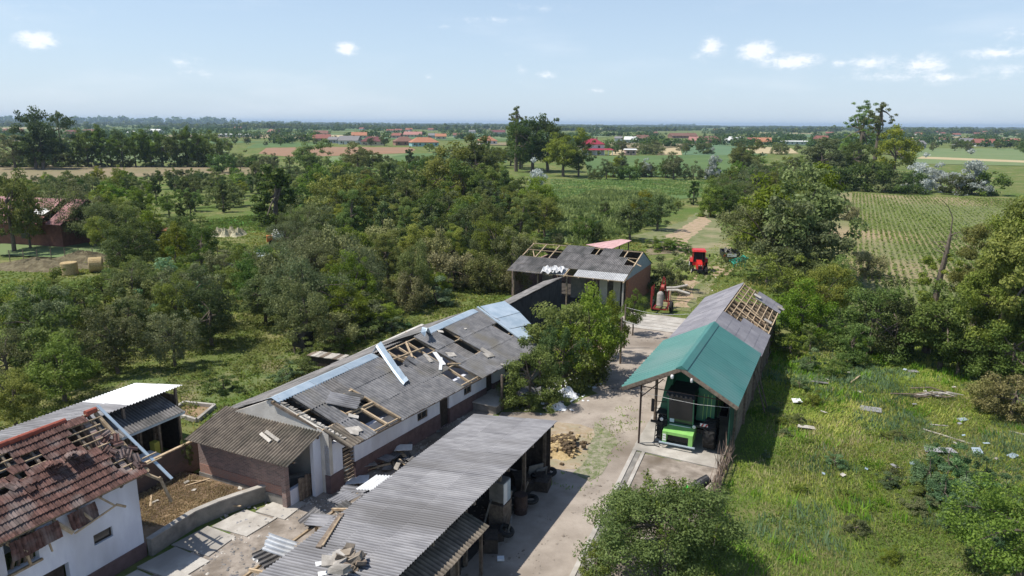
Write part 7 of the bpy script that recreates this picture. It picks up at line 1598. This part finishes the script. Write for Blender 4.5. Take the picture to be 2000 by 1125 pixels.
field('', [(1248, 302), (1256, 288), (1296, 283), (1282, 302)], 'bright')
field('', [(1282, 303), (1297, 284), (1327, 284), (1332, 303)], 'gold')
field('', [(1333, 303), (1328, 284), (1420, 282), (1470, 284), (1500, 304)], 'blue')
field('', [(1440, 300), (1470, 286), (1545, 290), (1560, 300)], 'gold')
field('', [(1780, 320), (1790, 290), (2200, 290), (2300, 330), (1990, 324)], 'pale')
field('', [(1790, 310), (2100, 322), (2100, 318), (1800, 306)], 'gold')
field('', [(680, 350), (820, 345), (830, 372), (700, 385)], 'pale')
field('', [(0, 500), (0, 478), (150, 470), (215, 488), (215, 502), (120, 505)], 'pale')
field('', [(400, 545), (480, 540), (540, 520), (440, 515)], 'pale')
random.seed(77)
for k in range(60):      # the plain beyond: long strips of many colours
    y0 = random.uniform(243.5, 283) if k % 3 else random.uniform(250, 270); x = random.uniform(-300, 2300); off = (x - 1000) * .007
    p = at(x, y0 + off); dd = p.y; w = random.uniform(60, 320) * (dd / 1500) ** .6; l = random.uniform(80, 400) * (dd / 1500) ** .8; c, s = math.cos(-.45 + random.gauss(0, .15)), math.sin(-.45 + random.gauss(0, .05))
    if any(abs(p.x - q[0]) < 1 for q in []): continue
    mb = MB(); z += .006; pts = [(p.x + u * c - v * s, p.y + u * s + v * c, z) for u, v in ((-w / 2, -l / 2), (w / 2, -l / 2), (w / 2, l / 2), (-w / 2, l / 2))]; mb.face(*pts)
    o = link('field', mb.mesh('field', F_[random.choice(['tan', 'green', 'pale', 'pale', 'blue', 'gold', 'green'])])); o['kind'] = 'structure'
# distant tree masses
def belt(name, segs, label, seed, leafkind='dark', size=3.0, dens=1.0):
    """a belt of woodland: leaf masses over a strip of ground; segs: (x0, y0, x1, y1, depth m, height m)"""
    rng = np.random.default_rng(seed); CC = []; NN = []; S = []; T_ = []
    for (x0, y0, x1, y1, dep, h) in segs:
        p, q = at(x0, y0), at(x1, y1); L_ = (q - p).length; n = int(max(6, L_ * dep / (h * .9) ** 2 * dens))
        t = rng.uniform(0, 1, n); d = rng.uniform(0, 1, n) * dep; hh = h * rng.uniform(.5, 1.15, n); cx = p.x + (q.x - p.x) * t + rng.normal(0, 2, n); cy = p.y + (q.y - p.y) * t + d
        k = 34; i = np.repeat(np.arange(n), k); o = unit(rng.normal(size=(n * k, 3))) * (rng.uniform(.3, 1, n * k) ** .5)[:, None]
        r = hh[i] * .55; C = np.stack([cx[i] + o[:, 0] * r, cy[i] + o[:, 1] * r, np.maximum(.3, hh[i] * .5 + o[:, 2] * hh[i] * .5)], 1)
        CC.append(C); NN.append(unit(o + rng.normal(size=o.shape) * .4 + [0, 0, .4])); S.append(hh[i] * size * .1); T_.append(.45 + rng.normal(0, .18, n)[i] + rng.normal(0, .12, n * k))
    C = np.concatenate(CC); N = np.concatenate(NN); s = np.concatenate(S)
    V, F = leaves(C, N, 1.0, rng, .8); V = V.reshape(-1, 4, 3); V = (V - C[:, None]) * s[:, None, None] + C[:, None]; V[:, :, 2] = np.maximum(V[:, :, 2], .1)
    o = link(name, np_mesh(name, V.reshape(-1, 3), F, LEAF[leafkind], np.concatenate(T_))); tag(o, label, 'trees', kind='stuff')
rg = random.Random(9); segs = []
for k in range(560):
    y = 249 + 38 * rg.random() ** 1.3; x = rg.uniform(-200, 2200)
    if 600 < x < 990 and y > 270 + (x-600)*.02: continue
    if 1140 < x < 1200 and y > 270: continue
    off = (x - 1000) * .007; w = rg.uniform(10, 60); segs.append((x, y + off, x + w, y + off + rg.uniform(-.6, .6), rg.uniform(8, 26), rg.uniform(5, 9)))
belt('village_trees', segs, 'scattered tree clumps among the village and fields', 1, dens=.55)
segs = []
for k in range(170):
    y = rg.uniform(244.6, 256); x = rg.uniform(-200, 2200); off = (x - 1000) * .007; w = rg.uniform(20, 140); segs.append((x, y + off, x + w, y + off, rg.uniform(15, 60), rg.uniform(8, 16)))
belt('distant_woods', segs, 'dark distant tree lines across the plain', 2, size=4.0, dens=.45)
segs = [(-300, 238.5, 432, 243.0, 500, 40), (478, 242.5, 580, 243.6, 200, 22), (580, 241.5, 760, 243, 150, 18), (380, 238.2, 478, 239, 150, 16), (870, 243.8, 960, 244.6, 150, 20), (1290, 246.2, 1360, 247, 100, 26), (1000, 243.5, 2200, 252.2, 100, 9), (640, 241.8, 1000, 243.6, 80, 10)]
belt('horizon_forest', segs, 'long blue-grey forest along the horizon at the left', 3, size=4.5, dens=.3)
# village houses
H_COL = {'red': (.27, .11, .085), 'darkred': (.17, .065, .065), 'orange': (.42, .19, .11), 'brown': (.22, .12, .09), 'grey': (.22, .21, .21), 'white': (.72, .72, .70), 'pink': (.40, .20, .17), 'magenta': (.30, .035, .06)}
W_COL = {'white': (.66, .66, .64), 'cream': (.56, .50, .38), 'grey': (.42, .42, .42), 'brick': (.34, .20, .15), 'teal': (.30, .50, .50), 'pink': (.5, .36, .33)}
def hm(n, c): return mat('house_' + n, tuple(v * .9 for v in c), c, .9, 1.0)
def cottage(x, y, wpx, roofc, wallc, label, hip=False, storeys=1, depth=None, yaw=0.0, group=None, flat=False):
    p = at(x, y); s = p.y / 1380; w = wpx * s; d = depth or min(w * .8, 11); hw = 3.0 * storeys; hr = 0.5 if flat else min(w, d) * .32
    e = link('village_house' if not flat else 'low_hall', None, loc=(p.x, p.y + d / 2, 0), rot=(0, 0, yaw)); tag(e, label, 'house' if not flat else 'hall', group)
    rm, wm = hm('roof_' + roofc, H_COL[roofc]), hm('wall_' + wallc, W_COL[wallc])
    mb = MB(); mb.box(-w / 2, w / 2, -d / 2, d / 2, 0, hw)
    ov = .5; x0, x1, y0, y1 = -w / 2 - ov, w / 2 + ov, -d / 2 - ov, d / 2 + ov; z0, z1 = hw + .01, hw + hr; rx = (w / 2 - d * .45) if hip else w / 2 + ov
    if not hip: mb.face((-w / 2, -d / 2, hw), (-w / 2, d / 2, hw), (-w / 2, 0, z1 - .1)); mb.face((w / 2, -d / 2, hw), (w / 2, d / 2, hw), (w / 2, 0, z1 - .1))
    link('wall', mb.mesh('wall', wm), e)
    rb = MB(); A, B, C, D = (x0, y0, z0), (x1, y0, z0), (x1, y1, z0), (x0, y1, z0); E, F = (-max(rx, .5), 0, z1), (max(rx, .5), 0, z1)
    rb.face(A, B, F, E); rb.face(C, D, E, F); rb.face(D, A, E); rb.face(B, C, F)
    dn = Vector((0, 0, -.18)); lo = [Vector(q) + dn for q in (A, B, C, D)]; rb.face(*[tuple(q) for q in lo[::-1]])
    for i in range(4): q0, q1 = (A, B, C, D)[i], (A, B, C, D)[(i + 1) % 4]; rb.face(q0, q1, tuple(Vector(q1) + dn), tuple(Vector(q0) + dn))
    ro = link('roof', rb.mesh('roof', rm), e)
    if not flat: mb = MB(); mb.box(w * .18, w * .18 + .7, -.3, .4, z1 - .8, z1 + .9); link('chimney', mb.mesh('chimney', hm('chimney', (.35, .22, .17))), ro)
    if wpx > 17:
        n = max(2, min(7, int(w / 4))); me = None
        for st in range(storeys):
            for k in range(n):
                mb = MB(); xx = -w / 2 + w * (k + .5) / n; mb.box(-.6, .6, -.04, .02, 0, 1.2)
                if me is None: me = mb.mesh('window', M['glass'])
                link('window', me, e, loc=(xx, -d / 2 - .01, 1.0 + 3 * st))
        mb = MB(); mb.box(-w / 2 + w * .5 / n + 1.1, -w / 2 + w * .5 / n + 2.0, -d / 2 - .05, -d / 2 + .02, 0, 2.1); link('door', mb.mesh('door', M['wood_old']), e)
    return e
HS = [(533, 262, 20, 'pink', 'pink', 'small pink house left of the orange field beyond the trees'), (625, 265, 26, 'brown', 'cream', 'brown roofed house left of the dark grey roofs'), (626, 277, 32, 'red', 'pink', 'low pink-walled house with red roof left of the dark grey roofed house'),
 (651, 280, 20, 'grey', 'grey', 'narrow grey gabled house between the red and dark grey roofs'), (681, 282, 38, 'grey', 'white', 'large dark grey roofed house beside the orange field'), (700, 270, 28, 'orange', 'cream', 'orange-brown roofed house behind the dark grey one'),
 (726, 284, 44, 'darkred', 'cream', 'dark red hip roofed house with cream walls by the orange field', True), (787, 284, 38, 'brown', 'brick', 'dark brown hip roofed house beside the bright garden tree', True), (806, 268, 34, 'pink', 'cream', 'pale pink roofed long house behind the village street'),
 (826, 286, 52, 'orange', 'teal', 'orange hip roofed house with turquoise walls', True), (860, 272, 20, 'orange', 'cream', 'small orange-red roofed house behind the turquoise one'), (893, 269, 16, 'brown', 'grey', 'small greyish house right of the orange roofs'), (845, 270, 16, 'grey', 'grey', 'small grey house behind the turquoise one'),
 (775, 270, 18, 'red', 'pink', 'small pinkish house above the brown hip roof'), (950, 282, 34, 'orange', 'white', 'large bright orange roofed house in front of the central trees', True), (972, 262, 28, 'darkred', 'white', 'dark red roofed house with white gable left of the wispy tree'),
 (1209, 276, 14, 'grey', 'white', 'small grey house right of the central trees'), (1233, 279, 22, 'white', 'white', 'white gabled house before the pale fields'), (1256, 276, 24, 'brown', 'grey', 'low brown house right of the white gabled one'), (1335, 270, 56, 'brown', 'brick', 'long low brown roofed building behind the golden strip'),
 (1363, 281, 28, 'pink', 'cream', 'pinkish roofed house right of the golden strip'), (1392, 280, 28, 'brown', 'brick', 'brown roofed house in the right village row'), (1437, 281, 30, 'white', 'white', 'pale roofed white house in the right village row'), (1492, 284, 32, 'orange', 'cream', 'cream house with orange roof left of the white hall'),
 (1608, 277, 24, 'red', 'brick', 'red roofed house left of the tall poplars'), (1470, 279, 16, 'red', 'white', 'small red roofed house left of the cream house'), (1795, 289, 26, 'grey', 'grey', 'dark gabled house right of the tall poplars'), (1890, 284, 34, 'grey', 'white', 'grey roofed house in the right far village'),
 (1928, 286, 38, 'red', 'white', 'red roofed house in the right far village'), (1957, 284, 18, 'orange', 'brick', 'small orange house at the far right village'), (1982, 282, 20, 'red', 'white', 'red and white house at the right picture edge'), (1845, 278, 16, 'brown', 'white', 'small brown house left of the grey roofed house'),
 (20, 262, 34, 'brown', 'grey', 'brownish house at the left picture edge'), (138, 266, 30, 'darkred', 'brick', 'dark red roofed house right of the tall round-topped tree'), (153, 263, 10, 'grey', 'white', 'narrow white gable beside the dark red house'), (172, 263, 26, 'brown', 'grey', 'brown roofed house right of the white gable'),
 (300, 262, 26, 'white', 'white', 'white roofed building behind the dark tree row'), (255, 265, 14, 'white', 'grey', 'small white roof between the dark trees')]
for i, h in enumerate(HS): cottage(*h[:6], hip=len(h) > 6, yaw=random.choice((-.3, -.1, .15, .35)))
cottage(455, 268, 56, 'white', 'grey', 'long white flat hall in the left fields', flat=True, depth=25); cottage(1552, 283, 56, 'white', 'white', 'long white flat building at the right village', flat=True, depth=20)
cottage(1232, 303, 20, 'white', 'pink', 'small flat shed with pale roof beside the golden field', flat=True, depth=6)
# two-storey house with magenta roof
e = cottage(1158, 303, 40, 'magenta', 'white', 'two-storey white house with deep red hip roof right of the central trees', hip=True, storeys=2, yaw=.1)
p = at(1158, 303); s = p.y / 1380; w = 44 * s
mb = MB(); mb.hexa([(-w * .55, -8.5, 2.9), (w * .85, -8.5, 2.9), (w * .85, -4.2, 3.1), (-w * .55, -4.2, 3.1), (-w * .5, -6, 3.7), (w * .75, -6, 3.7), (w * .75, -4.3, 3.75), (-w * .5, -4.3, 3.75)]); link('porch_roof', mb.mesh('porch_roof', hm('roof_magenta', H_COL['magenta'])), e)
for k in range(8): mb = MB(); x = w * (-.5 + k * .18); mb.bar((x, -8.2, 0), (x, -8.2, 2.9), .3); link('porch_post', mb.mesh('porch_post', M['white_paint']), e)
for k in range(46):
    y = random.uniform(249, 262); x = random.uniform(0, 2000); off = (x - 1000) * .007
    if random.random() < .45: x = random.uniform(1750, 2000)
    c, wc = random.choice([('red', 'white'), ('brown', 'white'), ('grey', 'white'), ('orange', 'cream'), ('red', 'cream')])
    cottage(x, y + off, random.uniform(8, 15) * (1 if y > 255 else .7), c, wc, 'tiny distant village house on the plain near the horizon', group='tiny distant houses on the plain', yaw=random.uniform(-.5, .5), depth=8)
# ------------------------------------------------------------------ farm at the left
def brick_house():
    p = at(22, 478); T = link('pink_roof_barn', None, loc=(p.x, p.y, 0), rot=(0, 0, -.25)); tag(T, 'brick building with damaged pink-red roof among trees at the left edge', 'barn')
    bm_ = mat('left_brick', (.15, .065, .05), (.22, .10, .07), .92, 2)
    mb = MB(); mb.box(-12, 9, 0, 8, 0, 3.4); link('wall', mb.mesh('wall', bm_), T)
    for k in range(17):
        x0 = -12.4 + k * 1.3
        if k in (14,): continue
        mb = MB(); mb.slab([(x0, -.7, 3.25 + .01 * (k % 2)), (x0 + 1.28, -.7, 3.25 + .01 * (k % 2)), (x0 + 1.28, 4.1, 6.2 + .01 * (k % 2)), (x0, 4.1, 6.2 + .01 * (k % 2))], .06); link('roof_panel', mb.mesh('roof_panel', M['pink_old'] if 'pink_old' in M else M.setdefault('pink_old', mat('faded_red_roof', (.26, .12, .12), (.38, .22, .21), .85, 1, rnd=.1))), T)
    mb = MB(); mb.slab([(-12.4, 8.8, 3.2), (9.8, 8.8, 3.2), (9.8, 4.15, 6.2), (-12.4, 4.15, 6.2)], .06); link('rear_roof', mb.mesh('rear_roof', M['pink_old']), T)
    for k in range(3): mb = MB(); mb.box(-10 + k * 6, -8.8 + k * 6, -.03, .02, 1, 2.3); link('window', mb.mesh('window', M['glass']), T)
    mb = MB(); mb.slab([(3, 1, 4.5), (5.5, .6, 4.3), (6, 1.5, 4.9), (3.6, 2.1, 5.2)], .05); o = link('loose_sheet', mb.mesh('loose_sheet', M['white_sheet']), T)
brick_house()
for x, y, kind, lab in ((137, 536, 'stand', 'round golden straw bale standing upright, left of the pair'), (187, 532, 'lie', 'round golden straw bale lying on its side, right of the pair')):
    p = at(x, y); mb = MB(); r = .75
    if kind == 'stand': mb.lathe((0, 0, 0), (0, 0, 1), [(0, .01), (.0, .7), (.06, .75), (1.15, .75), (1.22, .7), (1.221, .01)], 22)
    else: mb.lathe((-.6, 0, .75), (1, .5, 0), [(0, .01), (.0, .68), (.06, .75), (1.15, .75), (1.22, .68), (1.221, .01)], 22)
    o = link('straw_bale', mb.mesh('straw_bale', M['straw']), loc=(p.x, p.y, 0), scale=(1.15, 1.15, 1.15)); tag(o, lab, 'straw bale')
def mound(px, py, rx, ry, h, m, name, label, cat, seed=1):
    p = at(px, py); r2 = random.Random(seed); n, ring = 26, 7; mb = MB(); pts = []
    for i in range(ring + 1):
        f = i / ring; pts.append([(rx * f * (1 + .15 * math.sin(3 * t)) * math.cos(t), ry * f * (1 + .12 * math.sin(4 * t)) * math.sin(t), h * (math.cos(f * math.pi) * .5 + .5) * r2.uniform(.8, 1.2) - .02) for t in [2 * math.pi * j / n for j in range(n)]])
    for i in range(ring):
        for j in range(n): mb.face(pts[i][j], pts[i + 1][j], pts[i + 1][(j + 1) % n], pts[i][(j + 1) % n])
    o = link(name, mb.mesh(name, m), loc=(p.x, p.y, 0)); tag(o, label, cat); return o
M['manure2'] = mat('brown_manure', (.10, .08, .045), (.20, .17, .10), .98, 1.5, .15, 4)
mound(85, 522, 8, 3.0, 1.1, M['manure2'], 'manure_heap', 'long brown manure heap behind the straw bales', 'manure heap', 2); mound(165, 508, 5, 2.0, 1.1, M['manure2'], 'brush_heap', 'reddish brown brush heap at the far side of the manure heap', 'heap', 3)
M['pale_sacks'] = mat('pale_sacks', (.50, .45, .30), (.60, .56, .40), .95, 3, .1, 5)
for k in range(9): p = (420 + k * 6.5, 462 - (k % 3) * 2.0); o = mound(p[0], p[1], 1.0, .7, .9 + .3 * (k % 2), M['pale_sacks'], 'sack', 'pale cream bulk sack in the row at the bright green plot', 'sack', k); o['group'] = 'row of pale sacks at the green plot'
# tipped concrete mixer and pallet machine partly hidden between the trees
p = at(545, 478); T = link('mixer_trailer', None, loc=(p.x, p.y, 0), rot=(0, 0, .4)); tag(T, 'orange and white drum mixer on wheels below the ivy-clad tree', 'mixer')
mb = MB(); mb.lathe((-.9, 0, 1.3), (1, 0, .15), [(0, .05), (.1, .5), (.5, .85), (1.2, .8), (1.9, .35), (1.92, .3)], 18); link('drum', mb.mesh('drum', M['white_paint']), T)
mb = MB(); mb.box(-1.6, 1.2, -.5, .5, .5, .7); mb.box(-1.6, -.9, -.5, .5, .7, 1.4); link('chassis', mb.mesh('chassis', mat('orange_paint', (.5, .17, .05), (.55, .2, .07), .5, 2)), T)
for x in (-1, .8): mb = MB(); mb.lathe((x, -.65, .4), (0, 1, 0), [(0, .05), (.01, .4), (.2, .4), (.21, .05)], 16); link('wheel', mb.mesh('wheel', M['rubber']), T)
p = at(325, 488); T = link('yard_loader', None, loc=(p.x, p.y, 0), rot=(0, 0, -.2)); tag(T, 'old blue-grey loader with orange roof half hidden in the trees at the left lane', 'loader')
mb = MB(); mb.box(-1.2, 1.2, -1, 1, .8, 1.5); link('body', mb.mesh('body', M['zinc']), T)
mb = MB(); mb.box(-.9, .9, -.8, .8, 1.5, 2.7); link('cab', mb.mesh('cab', M['glass']), T)
mb = MB(); mb.box(-1.1, 1.1, -1, 1, 2.71, 2.85); link('cab_roof', mb.mesh('cab_roof', MATS['orange_paint']), T)
for x in (-1, 1):
    for y in (-.9, .9): mb = MB(); mb.lathe((x, y - .15, .6), (0, 1, 0), [(0, .1), (.01, .6), (.3, .6), (.31, .1)], 18); link('wheel', mb.mesh('wheel', M['rubber']), T)
# fence posts along the left lane
for k in range(16):
    x = 20 + k * 27; p = at(x, 512 - k * .9 if x < 250 else 498); mb = MB(); mb.tube([(0, 0, 0), (.02, 0, 1.5)], .05, 6); o = link('fence_post', mb.mesh('fence_post', M['wood_old']), loc=p); tag(o, 'thin wooden fence post along the lawn at the left farm', 'fence post', 'fence posts at the left farm')
# ------------------------------------------------------------------ air
hz = bpy.data.materials.new('haze_air'); hz.use_nodes = True; nt_ = hz.node_tree; nt_.nodes.clear()
pv = nt_.nodes.new('ShaderNodeVolumePrincipled'); pv.inputs['Color'].default_value = (.58, .77, 1, 1); pv.inputs['Density'].default_value = HAZE; pv.inputs['Anisotropy'].default_value = .1
ho = nt_.nodes.new('ShaderNodeOutputMaterial'); nt_.links.new(pv.outputs[0], ho.inputs['Volume'])
mb = MB(); mb.box(-9100, 9100, -500, 15100, -1, 48)
o = link('haze', mb.mesh('haze', hz)); o['kind'] = 'stuff'; o['label'] = 'thin pale summer haze over the whole plain'; o['category'] = 'haze'
